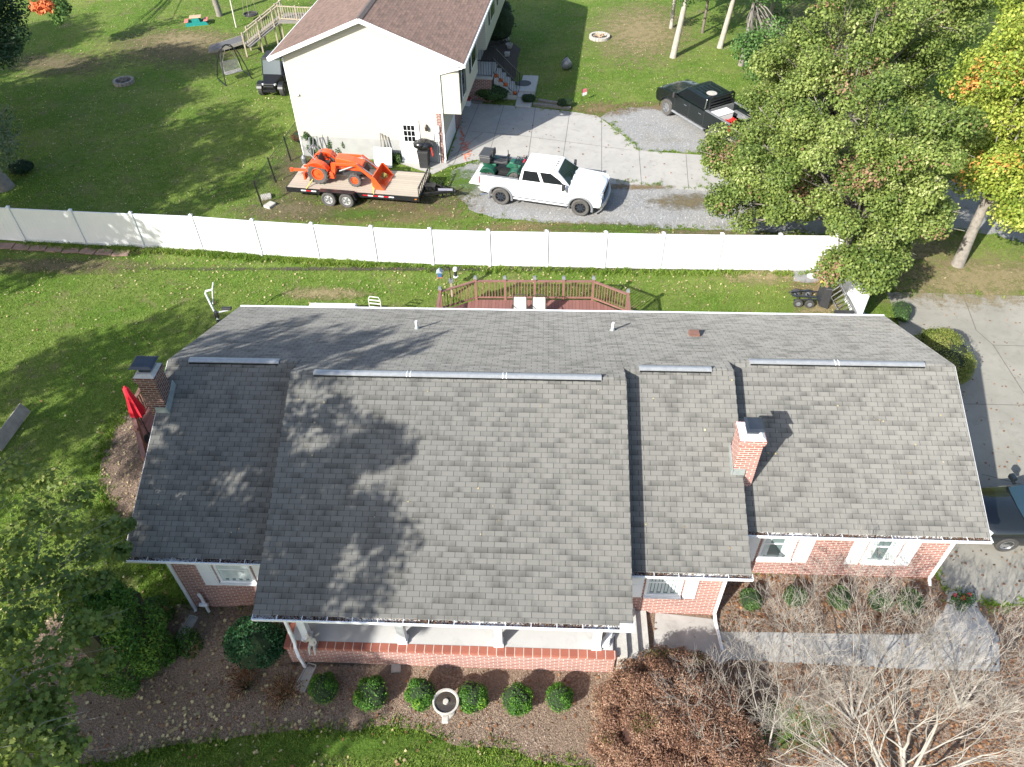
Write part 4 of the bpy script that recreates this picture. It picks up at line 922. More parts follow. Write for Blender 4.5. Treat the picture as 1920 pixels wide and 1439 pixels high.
m = MB(); m.prism([(-.12, .62), (-.1, 1.18), (.0, 1.24), (.75, 1.14), (h_ + .36, .98), (h_ + .42, .6)], -.25, .25, 'y'); hd_ = m.build('hood', orange, tx, bevel=.07, seg=3)
m = MB(); m.b2(h_ + .38, h_ + .44, -.2, .2, .55, .9); m.build('grille', plastic_bk, hd_)
m = MB(); 
for k in range(4): m.b2(.1 + k * .12, .16 + k * .12, -.256, -.251, .85, 1.0)
m.build('vent_slot', black_m, hd_)
m = MB(); m.b2(-.65, -.1, -.38, .38, .5, .56); m.build('footplate', orange, tx)
m = MB(); m.b2(-.86, -.5, -.22, .22, .74, .84); m.prism([(-.92, .82), (-.82, .82), (-.92, 1.2), (-1.0, 1.2)], -.22, .22, 'y'); m.build('seat', plastic_bk, tx, bevel=.04)
m = MB(); m.tube([(-.12, 0, 1.1), (-.28, 0, 1.26)], .02); m.tube([(-.3 + .17 * math.sin(t) * .4, .17 * math.cos(t), 1.28 + .17 * math.sin(t) * .9) for t in [2 * math.pi * i / 16 for i in range(16)]], .014, 6, True); m.build('steering_wheel', plastic_bk, tx)
m = MB(); 
for y in (-.4, .4): m.tube([(-h_ - .1, y, .6), (-h_ - .12, y, 1.15), (-h_ - .45, y * .9, 1.5)], .035, 8)
m.tube([(-h_ - .45, -.36, 1.5), (-h_ - .45, .36, 1.5)], .035, 8); m.build('roll_bar', M('grey_bar', (.30, .30, .31), (.22, .22, .23), 6, .5), tx)
# loader
bx = h_ + .95
ld = bpy.data.objects.new('loader', None); COL.objects.link(ld); ld.parent = tx
m = MB()
for s_ in (-1, 1):
    y = s_ * .46; m.prism([(-.3, .45), (-.12, .42), (.02, 1.02), (-.12, 1.1), (-.22, 1.05)], y - .05, y + .05, 'y')
    m.bar((-.1, y, 1.02), (h_ + .15, y, 1.05), .07, .12); m.bar((h_ + .1, y, 1.08), (bx, y, .36), .07, .13)
m.bar((h_ + .35, -.46, .85), (h_ + .35, .46, .85), .08, .08); m.build('arm', orange, ld)
m = MB()
for s_ in (-1, 1): y = s_ * .37; m.tube([(.1, y, .62), (h_ - .05, y, .95)], .035); m.tube([(h_ + .1, y, 1.1), (bx - .08, y, .55)], .03)
m.build('cylinder', steel, ld, smooth=40)
m = MB(); pr = [(bx - .02, .62), (bx + .05, .66), (bx + .0, .2), (bx + .12, .06), (bx + .52, .02), (bx + .52, .05), (bx + .14, .1), (bx + .06, .22), (bx + .10, .64)]
inner = [(bx - .02, .64), (bx - .03, .2), (bx + .1, .02), (bx + .55, .0), (bx + .55, .03), (bx + .12, .06), (bx + .02, .2), (bx + .03, .64)]
m.prism(inner, -.72, .72, 'y')
for s_ in (-1, 1): m.prism([(bx - .03, .64), (bx - .03, .2), (bx + .1, .02), (bx + .55, .0), (bx + .12, .64)], s_ * .72, s_ * .745, 'y')
m.build('bucket', orange, ld)
# box blade and boom behind
m = MB(); m.bar((-h_ - .5, -.35, .5), (-h_ - 1.5, -.35, .45), .1, .1); m.bar((-h_ - .5, .35, .5), (-h_ - 1.0, .0, .48), .08, .08); m.prism([(-h_ - .75, .45), (-h_ - .5, .95), (-h_ - .42, .95), (-h_ - .42, .45)], -.5, -.42, 'y'); m.prism([(-h_ - .75, .45), (-h_ - .5, .95), (-h_ - .42, .95), (-h_ - .42, .45)], .42, .5, 'y'); m.bar((-h_ - .46, -.5, .9), (-h_ - .46, .5, .9), .06, .06); m.bar((-h_ - .7, -.75, .35), (-h_ - .7, .75, .35), .08, .34); m.lathe((-h_ - 1.5, -.35, .45), [(.09, -.07), (.09, .07)], 12); m.build('rear_blade', orange, tx)
# yellow ratchet straps
sy = M('strap_yellow', (.6, .5, .1), (.45, .38, .08), 9, .8)
st_ = thing('tie_strap', 'pale yellow tie-down strap from loader bucket to trailer edge', 'strap', TC, th_)
p0 = Vector((tx.location - TC)); lx = p0.dot(tf) + bx; m = MB(); m.bar((lx - .2, -.35, .95), (lx + .1, -hw - .01, .72), .05, .01); m.bar((lx - 3.0, -.4, 1.1), (lx - 3.3, -hw + .02, .73), .05, .01); m.build('webbing', sy, st_)
ch_ = thing('tow_strap', 'tangle of yellow tow strap heaped in the loader bucket', 'strap', at_(tx, bx + .25, .1, .13), th_); m = MB(); rd = random.Random(2)
m.tube([(rd.uniform(-.18, .18), rd.uniform(-.2, .2), .03 + rd.uniform(0, .22)) for _ in range(34)], .018, 5); m.build('webbing', M('olive_strap', (.35, .30, .08), (.2, .19, .05), 9, .8), ch_)

# side by side utility vehicle, nose towards the camera
U = G(510, 178); uz = R(-97)
ut = thing('utility_vehicle', 'black side by side utility vehicle behind the corner of the cream house', 'utility vehicle', U + Vector((.22, .95, 0)), uz)
for x in (.95, -.95):
    for s_ in (-1, 1): wheel(ut, x, s_ * .66, .36, .27, s_, rubber, plastic_bk, 6, plastic_gr, rr=.5, lugs=18)
m = MB(); m.b2(-1.2, 1.0, -.42, .42, .35, .6); m.b2(-.6, .45, -.66, .66, .38, .95); m.b2(-1.45, -.65, -.66, .66, .7, 1.1); m.build('body', plastic_bk, ut, bevel=.04)
m = MB(); m.hull([(.45, -.6, 1.05), (.45, .6, 1.05), (.45, .62, .6), (.45, -.62, .6)], [(1.35, -.34, .82), (1.35, .34, .82), (1.35, .38, .5), (1.35, -.38, .5)]); m.build('hood', black_m, ut, bevel=.05)
m = MB(); m.b2(1.3, 1.45, -.4, .4, .35, .5); m.tube([(1.42, -.4, .45), (1.46, -.3, .7), (1.46, .3, .7), (1.42, .4, .45)], .03); m.build('bumper', black_m, ut)
for s_ in (-1, 1):
    m = MB(); m.box((1.27, s_ * .34, .77), (.14, .2, .1), rz=s_ * -.4); m.build('headlight', lens, ut, bevel=.02)
    m = MB(); pts = [(.95 + .44 * math.cos(t), .4 + .42 * math.sin(t)) for t in [math.pi * (.1 + .8 * i / 8) for i in range(9)]]; inn = [(.95 + .40 * math.cos(t), .4 + .38 * math.sin(t)) for t in [math.pi * (.9 - .8 * i / 8) for i in range(9)]]; m.prism(pts + inn, s_ * .5, s_ * .8, 'y'); m.build('fender', black_m, ut)
m = MB()
for s_ in (-1, 1): m.tube([(.5, s_ * .6, 1.0), (.15, s_ * .58, 1.85), (-.75, s_ * .58, 1.85), (-.85, s_ * .62, 1.0)], .03, 8)
m.build('roll_cage', black_m, ut)
MB().hull([(.3, -.63, 1.86), (.3, .63, 1.86), (-.85, .63, 1.88), (-.85, -.63, 1.88)], [(.2, -.55, 1.93), (.2, .55, 1.93), (-.8, .55, 1.95), (-.8, -.55, 1.95)]).build('roof', plastic_bk, ut)
MB().hull([(.49, -.55, 1.05), (.49, .55, 1.05), (.19, .53, 1.8), (.19, -.53, 1.8)], [(.50, -.55, 1.055), (.50, .55, 1.055), (.20, .53, 1.805), (.20, -.53, 1.805)]).build('windscreen', NT('grey_screen').set((.10, .12, .13), .12, spec=.7).m, ut)

# dark car on the own drive, right edge
cp_ = HW(13.25, 14.35)
car = thing('parked_car', 'dark car with bluish windscreen parked at the right end of the brick house', 'car', cp_ + Vector((2.05, .1, 0)), math.pi + YAW)
def loft(sec, name, mat, par, **k):
    m = MB(); n = len(sec[0])
    for s_ in sec: m.v += [tuple(p) for p in s_]
    m.f = [(i * n + j, i * n + (j + 1) % n, (i + 1) * n + (j + 1) % n, (i + 1) * n + j) for i in range(len(sec) - 1) for j in range(n)] + [tuple(range(n)), tuple((len(sec) - 1) * n + j for j in range(n))]
    return m.build(name, mat, par, **k)
def csec(x, w, z0, z1, rnd=.12): return [(x, -w + rnd * .5, z0), (x, -w, z0 + rnd), (x, -w * .99, z1 - rnd), (x, -w + rnd, z1 - .015), (x, 0, z1 + .03), (x, w - rnd, z1 - .015), (x, w * .99, z1 - rnd), (x, w, z0 + rnd), (x, w - rnd * .5, z0)]
loft([csec(2.38, .55, .35, .68), csec(2.3, .78, .28, .82), csec(1.9, .88, .25, .93), csec(1.0, .91, .25, 1.02), csec(-1.0, .92, .25, 1.05), csec(-2.1, .86, .28, 1.05), csec(-2.35, .7, .35, .95)], 'body', NT('dark_car_paint').set((.010, .013, .015), .25, 0, .8).m, car, smooth=50)
loft([csec(.98, .80, .9, 1.03, .06), csec(.35, .70, .9, 1.42, .12), csec(-.6, .68, .9, 1.47, .12), csec(-1.9, .66, .9, 1.12, .1)], 'cabin', bpy.data.materials['dark_car_paint'], car, smooth=40)
MB().hull([(1.02, -.72, 1.04), (1.06, 0, 1.05), (1.02, .72, 1.04), (.38, .62, 1.46), (.40, 0, 1.485), (.38, -.62, 1.46)], [(1.03, -.72, 1.05), (1.07, 0, 1.06), (1.03, .72, 1.05), (.39, .62, 1.47), (.41, 0, 1.495), (.39, -.62, 1.47)]).build('windscreen', NT('blue_glass').set((.018, .04, .058), .04, spec=.8).m, car)
for s_ in (-1, 1):
    m = MB(); m.b2(.70, .82, s_ * .88, s_ * 1.06, .98, 1.06); m.box((.76, s_ * 1.08, 1.08), (.16, .24, .17), rz=s_ * -.2); m.build('mirror', bpy.data.materials['dark_car_paint'], car, bevel=.03)
    for x in (1.42, -1.42): wheel(car, x, s_ * .82, .33, .21, s_, rubber, steel, 7, steel)
    MB().hull([(2.32, s_ * .55, .72), (2.05, s_ * .84, .72), (2.0, s_ * .84, .86), (2.2, s_ * .55, .86)], [(2.36, s_ * .55, .71), (2.08, s_ * .88, .71), (2.03, s_ * .87, .88), (2.22, s_ * .56, .88)]).build('headlight', lens, car)
MB().b2(-.35, .2, -.7, -.66, 1.49, 1.51).build('roof_rail', chrome, car)
# ------------------------------------------------------------------ back deck
dk = thing('rear_deck', 'reddish brown timber deck with railing behind the house', 'deck', HW(-.4, 22.5), YAW)
DO = (.4, -22.5, 0); DH = .58
DP = [(-4.05, 24.0), (-2.72, 24.72), (-1.55, 24.74), (-.37, 24.76), (.78, 24.78), (1.95, 24.8), (3.25, 24.0)]
MB(off=DO).prism([(-4.05, 21.15)] + [DP[0], DP[1], DP[5], DP[6]] + [(3.25, 21.15)], DH - .05, DH).build('floor', deck_red, dk)
m = MB(off=DO); pl = [(-4.0, 21.2), (-4.0, 23.97), (-2.7, 24.68), (1.93, 24.76), (3.2, 23.97), (3.2, 21.2)]
for a, b in zip(pl[:-1], pl[1:]): m.bar((a[0], a[1], DH - .17), (b[0], b[1], DH - .17), .04, .22)
m.build('rim_joist', wood_red, dk)
PP = [(-4.05, 22.6)] + DP + [(3.25, 22.6)]
for p in PP:
    o = MB(off=DO).b2(p[0] - .05, p[0] + .05, p[1] - .05, p[1] + .05, .0, DH + 1.06).build('post', wood_red, dk)
    MB(off=DO).hull([(p[0] + a * .075, p[1] + b * .075, DH + 1.062) for a, b in ((-1, -1), (1, -1), (1, 1), (-1, 1))], [(p[0] + a * .045, p[1] + b * .045, DH + 1.17) for a, b in ((-1, -1), (1, -1), (1, 1), (-1, 1))]).build('post_cap', plastic_gr, o)
for a, b in zip(PP[:-1], PP[1:]):
    A = Vector((*a, DH)); B = Vector((*b, DH)); d = (B - A).normalized(); A += d * .052; B -= d * .052; z = Vector((0, 0, 1))
    ro = MB(off=DO).bar(A + z * .93, B + z * .93, .10, .04).build('handrail', wood_red, dk); MB(off=DO).bar(A + z * .12, B + z * .12, .05, .06).build('bottom_rail', wood_red, dk)
    n = int((B - A).length / .115); bl = MB(off=DO)
    for k in range(1, n): p = A.lerp(B, k / n); bl.bar(p + z * .15, p + z * .91, .032, .032)
    bl.build('baluster', wood_red, ro)
def chair(loc, rz, label):
    c = thing('patio_chair', label, 'chair', loc, rz, 'patio chairs on the back deck')
    m = MB()
    for s in (-1, 1):
        m.tube([(.28, s * .27, 0), (.25, s * .27, .42), (-.24, s * .27, .40), (-.36, s * .25, 1.0)], .016, 6); m.tube([(-.3, s * .27, 0), (-.24, s * .27, .40)], .016, 6)
        m.tube([(-.27, s * .29, .62), (.0, s * .31, .66), (.26, s * .3, .62), (.25, s * .27, .42)], .018, 6)
    m.tube([(-.36, -.25, 1.0), (-.39, -.12, 1.06), (-.39, .12, 1.06), (-.36, .25, 1.0)], .018, 6)
    for k in range(7): m.tube([(-.352, -.2 + k * .066, .96), (-.39, -.2 + k * .066, 1.05)], .005, 4)
    m.build('frame', bronze, c, smooth=50)
    m = MB(); m.hull([(.24, -.25, .425), (-.23, -.25, .41), (-.23, .25, .41), (.24, .25, .425)], [(.24, -.25, .435), (-.23, -.25, .42), (-.23, .25, .42), (.24, .25, .435)]); m.build('seat', sling, c)
    m = MB(); m.hull([(-.245, -.24, .43), (-.255, -.24, .43), (-.36, -.24, .95), (-.35, -.24, .95)], [(-.245, .24, .43), (-.255, .24, .43), (-.36, .24, .95), (-.35, .24, .95)]); m.build('backrest', sling, c)
    return c
chs = chair(HW(-.92, 23.35, DH), YAW + R(-90), 'left of the two pale sling chairs facing the camera behind the tiled table')
chair(HW(-.18, 23.35, DH), YAW + R(-90), 'right of the two pale sling chairs facing the camera behind the tiled table')
chair(HW(-2.15, 22.25, DH), YAW + R(12), 'patio chair turned sideways at the left end of the tiled table')
chair(HW(1.12, 22.2, DH), YAW + R(170), 'patio chair turned sideways at the right end of the tiled table')
tb = thing('patio_table', 'long patio table with pale stone tile top on the back deck', 'table', HW(-.55, 22.25, DH), YAW)
MB().b2(-.95, .95, -.5, .5, .68, .72).build('tabletop', tile, tb, bevel=.01)
MB().b2(-.98, .98, -.53, .53, .65, .678).build('apron', bronze, tb)
for a in (-1, 1):
    for b in (-1, 1): MB().bar((a * .85, b * .42, 0), (a * .85, b * .42, .65), .06, .06).build('leg', bronze, tb)
m = thing('mug', 'small blue mug standing on the tiled patio table', 'mug', HW(-.85, 22.45, DH + .722), 0)
MB().lathe((0, 0, 0), [(.04, 0), (.045, .1), (.038, .1), (.034, .01)], 12).build('cup', M('blue_glaze', (.03, .12, .4)), m)
gt = thing('side_table', 'small round glass topped table at the left end of the back deck', 'table', HW(-3.25, 22.35, DH), 0)
MB().lathe((0, 0, 0), [(.28, .60), (.30, .61), (.30, .625), (.001, .63)], 24).build('tabletop', NT('frosted_glass').set((.4, .44, .44), .15, spec=.6).m, gt)
m = MB()
for k in range(3): t = k * 2.09; m.tube([(.22 * math.cos(t), .22 * math.sin(t), 0), (.1 * math.cos(t), .1 * math.sin(t), .3), (.24 * math.cos(t), .24 * math.sin(t), .6)], .014, 6)
m.build('leg', bronze, gt)
for col_, nm, dx, r0, lb in (((.55, .10, .03), 'orange_hose', 0, .26, 'coiled orange hose on the right corner of the back deck'), ((.6, .5, .05), 'yellow_hose', -.34, .16, 'short yellow hose coil left of the orange coil on the deck')):
    h = thing('hose', lb, 'hose', HW(2.25 + dx, 23.15 - abs(dx) * .3, DH), 0); m = MB(); rd = random.Random(3); pts = []
    for i in range(110 if dx == 0 else 40): t = i * .42; r_ = r0 * (.7 + .3 * math.sin(i * .11)); pts.append((r_ * 1.15 * math.cos(t), r_ * .8 * math.sin(t), .02 + .002 * i * .7))
    m.tube(pts, .014, 5); m.build('coil', M(nm, col_, tuple(x * .7 for x in col_), 6, .5), h)

# bird feeders left of the deck
fd = thing('bird_feeder_pole', 'dark pole with wooden post and blue bird feeder left of the deck', 'bird feeder', G(848, 556), 0)
m = MB(); m.bar((0, 0, 0), (0, 0, .75), .09, .09); m.build('post', wood_old, fd); MB().b2(-.09, .09, -.09, .09, .752, .86).build('post_cap', plastic_gr, fd)
m = MB(); m.tube([(0, 0, .86), (-.03, 0, 1.5)], .018, 6); m.tube([(-.03, 0, 1.45), (-.2, .05, 1.5), (-.42, .1, 1.4), (-.44, .1, 1.3)], .012, 5); m.build('arm', black_m, fd)
m = MB(); m.b2(-.53, -.36, .02, .18, .98, 1.2); m.build('feeder', M('blue_paint', (.05, .14, .3), (.04, .1, .22)), fd); m = MB(); m.prism([(-.58, 1.2), (-.44, 1.32), (-.31, 1.2)], -.02, .22, 'y'); m.build('feeder_roof', M('pale_blue', (.35, .42, .5)), fd); MB().b2(-.57, -.32, 0, .2, .94, .975).build('tray', M('copper', (.4, .16, .08)), fd)
fd = thing('tube_feeder', 'white topped tube lamp hanging above the grass left of the deck', 'feeder', G(857, 552), 0)
m = MB(); m.tube([(0, 0, 0), (0, 0, 1.0)], .012, 6); m.build('pole', black_m, fd); MB().lathe((0, 0, 0), [(.06, .95), (.07, 1.22)], 14).build('tube', plastic_bk, fd); MB().lathe((0, 0, 0), [(.10, .9), (.10, .945)], 14).build('base', white, fd); MB().lathe((0, 0, 0), [(.09, 1.222), (.1, 1.3), (.07, 1.36), (.001, 1.38)], 14).build('cap', white, fd, smooth=40)

# things behind the eave at the left
q = G(622, 575, 1.0); sh = thing('storage_bench', 'low pale storage box lid showing above the back eave', 'box', (q.x, q.y - .15, 0), YAW)
MB().b2(-.92, .92, -.6, .38, 0, .93).build('body', M('pale_lid', (.62, .6, .56), (.55, .53, .49)), sh, bevel=.03); MB().hull([(-.95, -.63, .935), (.95, -.63, .935), (.95, .41, .935), (-.95, .41, .935)], [(-.9, -.58, 1.0), (.9, -.58, 1.0), (.9, .36, 1.0), (-.9, .36, 1.0)]).build('lid', M('pale_lid2', (.68, .66, .62), (.6, .58, .54)), sh)
q = G(703, 575, 1.0); ch2 = thing('garden_chair', 'cream metal slatted chair back showing above the back eave', 'chair', (q.x, q.y, .0), R(-12))
m = MB(); m.tube([(-.24, .25, 0), (-.24, 0, .5), (-.24, .05, 1.3), (-.18, .06, 1.42), (.18, .06, 1.42), (.24, .05, 1.3), (.24, 0, .5), (.24, .25, 0)], .02, 8); m.tube([(-.24, -.5, 0), (-.24, -.5, .5), (-.24, 0, .5)], .02); m.tube([(.24, -.5, 0), (.24, -.5, .5), (.24, 0, .5)], .02)
m.build('frame', M('cream_metal', (.75, .74, .66)), ch2, smooth=50); m = MB()
for z in (.75, .93, 1.11, 1.27): m.b2(-.23, .23, .03, .05, z - .025, z + .025)
m.build('backrest', M('cream_slat', (.72, .71, .63)), ch2); m = MB()
for k in range(5): m.b2(-.23, .23, -.5 + k * .1, -.43 + k * .1, .5, .52)
m.build('seat', bpy.data.materials['cream_slat'], ch2)
# white tubular exercise stand
g0 = WH(G(416, 600, .9)); eo = G(412, 592, .6); eo.z = 0
ex = thing('exercise_stand', 'white tubular exercise machine with black pads at the back left roof corner', 'exercise machine', eo, 0)
m = MB(); m.tube([(.25, -.8, .0), (.05, -.35, .5), (-.05, -.2, .9), (-.22, -.05, 1.75), (-.2, .0, 1.82), (.05, .05, 1.85)], .04, 8); m.tube([(.05, .05, 1.85), (-.1, .0, 1.2)], .025); m.tube([(.05, .05, 1.85), (.15, .1, 2.15)], .025); m.tube([(-.02, -.2, .9), (.5, -.1, .95)], .03); m.build('frame', M('white_tube', (.7, .75, .78)), ex, smooth=50)
m = MB(); m.b2(.2, .6, -.16, .0, .96, 1.06); m.b2(.0, .45, -.5, -.36, .6, .7); m.b2(-.08, .06, -.3, -.16, .65, 1.0); m.build('pad', plastic_bk, ex, bevel=.03)

# ------------------------------------------------------------------ side deck at the left with red umbrella
sd = thing('side_deck', 'brown timber side deck with leaning slat railing beside the left chimney', 'deck', HW(-11.6, 17.3), YAW)
SO = (11.6, -17.3, 0); SH = .5
MB(off=SO).prism([(-13.9, 19.3), (-13.9, 17.6), (-12.5, 15.3), (-10.12, 15.3), (-10.12, 19.3)], SH - .05, SH).build('floor', deck_red, sd)
SPt = [(-13.85, 19.3), (-13.85, 17.6), (-13.2, 16.5), (-12.5, 15.35), (-11.3, 15.35), (-10.16, 15.35)]
for p in SPt:
    o = MB(off=SO).b2(p[0] - .05, p[0] + .05, p[1] - .05, p[1] + .05, -.6, SH + 1.02).build('post', wood_red, sd)
    MB(off=SO).b2(p[0] - .07, p[0] + .07, p[1] - .07, p[1] + .07, SH + 1.022, SH + 1.06).build('post_cap', wood_red, o)
for a, b in zip(SPt[:-1], SPt[1:]):
    A = Vector((*a, SH)); B = Vector((*b, SH)); d = (B - A).normalized(); A += d * .052; B -= d * .052; z = Vector((0, 0, 1))
    ro = MB(off=SO).bar(A + z * .92, B + z * .92, .13, .04).build('handrail', wood_red, sd); MB(off=SO).bar(A + z * .12, B + z * .12, .05, .06).build('bottom_rail', wood_red, sd); n = int((B - A).length / .13); bl = MB(off=SO)
    for k in range(1, n): p = A.lerp(B, k / n); bl.bar(p + z * .15, p + z * .9, .035, .035)
    bl.build('baluster', wood_red, ro)
q = HW(-12.3, 16.75, SH)
rt = thing('glass_table', 'round glass patio table on the side deck under the closed umbrella', 'table', q, 0)
MB().lathe((0, 0, 0), [(.53, .70), (.55, .71), (.55, .73), (.001, .735)], 28).build('tabletop', NT('smoky_glass').set((.16, .17, .16), .1, spec=.7).m, rt)
m = MB()
for k in range(4): t = k * math.pi / 2 + .5; m.tube([(.42 * math.cos(t), .42 * math.sin(t), 0), (.3 * math.cos(t), .3 * math.sin(t), .4), (.45 * math.cos(t), .45 * math.sin(t), .70)], .018, 6)
m.build('leg', bronze, rt)
ub = thing('closed_umbrella', 'closed red patio umbrella standing on the side deck', 'umbrella', HW(-13.25, 17.0, SH), 0)
MB().tube([(0, 0, 0), (0, 0, 2.3)], .022, 8).build('pole', bronze, ub); m = MB(); n = 24; V = []
prof = [(.05, 2.42), (.09, 2.36), (.11, 2.1), (.13, 1.9), (.17, 1.6), (.20, 1.35), (.19, 1.18)]
for r_, z in prof:
    for j in range(n): t = 2 * math.pi * j / n; k = r_ * (1 + .28 * math.cos(8 * t) * min(1, (2.45 - z))); V.append((k * math.cos(t), k * math.sin(t), z))
m.add(V, [(i * n + j, i * n + (j + 1) % n, (i + 1) * n + (j + 1) % n, (i + 1) * n + j) for i in range(len(prof) - 1) for j in range(n)] + [tuple(range(n))]); m.build('canopy', red_cloth, ub, smooth=60)
MB().lathe((0, 0, 0), [(.24, 0), (.24, .05), (.05, .1)], 18).build('base', black_m, ub)
m = MB(); m.sph((0, 0, 2.45), .03); m.build('finial', red_cloth, ub)
# second chair glimpsed on the side deck
c_ = thing('folding_chair', 'dark tubular folding chair on the side deck behind the glass table', 'chair', HW(-12.1, 18.0, SH), YAW + R(-110)); m = MB()
for s in (-1, 1): m.tube([(.3, s * .24, 0), (-.25, s * .24, .5), (-.35, s * .24, .95)], .014, 6); m.tube([(-.3, s * .22, 0), (.25, s * .22, .45)], .014, 6)
m.tube([(-.35, -.24, .95), (-.35, .24, .95)], .014); m.build('frame', black_m, c_); MB().b2(-.24, .24, -.2, .2, .44, .46).build('seat', plastic_bk, c_)

# old plank leaning at the far left
A, B = GT(-8, 838, .25), GT(47, 764, .25)
pk = thing('weathered_plank', 'thick grey weathered board lying on the lawn at the left edge', 'plank', ((A + B) / 2), math.atan2(B.y - A.y, B.x - A.x)); pk.location.z = T(A.x, A.y)
L2 = (B - A).length / 2; MB().box((0, 0, .24), (L2 * 2, .07, .46), M=Matrix.Rotation(R(-28), 3, 'X')).build('board', M('weathered_board', (.36, .33, .28), (.2, .18, .15), 4, .95, bump=.5), pk, bevel=.01)
A = GT(0, 758, .2); MB(off=tuple(-pk.location)).bar(A, A + Vector((.25, -.5, .15)), .09, .06).build('stake', wood_old, pk)

# ------------------------------------------------------------------ front garden objects
def splash(loc, rz, label):
    s = thing('splash_block', label, 'splash block', loc, rz, 'splash blocks'); m = MB()
    m.hull([(-.11, -.38, 0), (.11, -.38, 0), (.15, .38, 0), (-.15, .38, 0)], [(-.11, -.38, .05), (.11, -.38, .05), (.15, .38, .03), (-.15, .38, .03)]); m.bar((-.12, -.38, .06), (-.16, .38, .05), .03, .06); m.bar((.12, -.38, .06), (.16, .38, .05), .03, .06); m.bar((-.12, -.38, .06), (.12, -.38, .06), .03, .06); m.build('trough', stone, s); return s
splash(GT(574, 1272, .01), R(162), 'pale concrete splash block below the porch downspout')
splash(GT(351, 1180, .01), R(162), 'grey splash block in the shade at the left house corner')
p = GT(839, 1335)
bb = thing('bird_bath', 'round stone bird bath with dark water among the clipped balls', 'bird bath', p, 0)
m = MB(); m.lathe((0, 0, 0), [(.20, 0), (.20, .06), (.09, .12), (.08, .42), (.14, .5), (.34, .58), (.345, .64), (.30, .645), (.27, .59), (.001, .56)], 28); m.build('basin', stone, bb, smooth=40)
MB().lathe((0, 0, 0), [(.001, .6), (.285, .603)], 28).build('water', NT('dark_water').set((.05, .042, .035), .08, spec=.6).m, bb); MB().lathe((0, 0, 0), [(.001, .66), (.07, .655), (.075, .6)], 14).build('finial', stone, bb)
m = MB(); m.b2(-.09, .09, -.5, -.3, .45, .52); m.build('spout', stone, bb, bevel=.03)
t_ = thing('stepping_stone', 'small square paver lying in the mulch below the porch wall', 'paver', GT(743, 1252), R(3)); MB().b2(-.13, .13, -.15, .15, 0, .07).build('slab', stone, t_, bevel=.01)
# seated cherub
cb = thing('cherub_statue', 'small pale stone cherub seated on the left porch edge', 'statue', HW(-5.98, 9.72, PF + .01), YAW)
skin('body', [(0, .02, .13), (0, .02, .24), (0, .0, .34), (0, -.01, .385), (0, -.02, .46), (.08, 0, .33), (.13, -.06, .24), (.09, -.13, .2), (-.08, 0, .33), (-.14, -.05, .25), (-.2, -.08, .33), (.06, -.06, .1), (.07, -.17, .09), (.07, -.19, -.06), (.07, -.24, -.12), (-.06, -.06, .1), (-.07, -.16, .1), (-.08, -.19, -.08), (-.08, -.24, -.13)],
     [(0, 1), (1, 2), (2, 3), (3, 4), (2, 5), (5, 6), (6, 7), (2, 8), (8, 9), (9, 10), (0, 11), (11, 12), (12, 13), (13, 14), (0, 15), (15, 16), (16, 17), (17, 18)], [.085, .08, .075, .035, .085, .035, .028, .022, .035, .028, .022, .055, .045, .032, .025, .055, .045, .032, .025], stone, cb)
m = MB()
for s in (-1, 1): m.hull([(s * .03, .06, .34), (s * .03, .08, .22), (s * .17, .14, .3), (s * .2, .13, .42)], [(s * .03, .08, .34), (s * .03, .1, .22), (s * .17, .16, .3), (s * .2, .15, .42)])
m.build('wing', stone, cb)
rb = thing('dog_statue', 'white animal statue lying beside the right porch column', 'statue', HW(1.95 - .12, 10.05, PF + .01), YAW + R(60))
skin('body', [(0, 0, .12), (.14, 0, .13), (.24, 0, .17), (.30, 0, .26), (.38, 0, .27), (.20, .08, .05), (.32, .08, .02), (.20, -.08, .05), (.32, -.08, .02), (-.12, 0, .11), (-.08, .1, .04), (.02, .11, .02), (-.08, -.1, .04), (.02, -.11, .02), (-.22, 0, .05), (.27, .05, .36), (.27, -.05, .36)],
     [(0, 1), (1, 2), (2, 3), (3, 4), (1, 5), (5, 6), (1, 7), (7, 8), (0, 9), (9, 10), (10, 11), (9, 12), (12, 13), (9, 14), (3, 15), (3, 16)], [.09, .09, .07, .06, .035, .035, .025, .035, .025, .1, .045, .03, .045, .03, .025, .02, .02], white, rb)

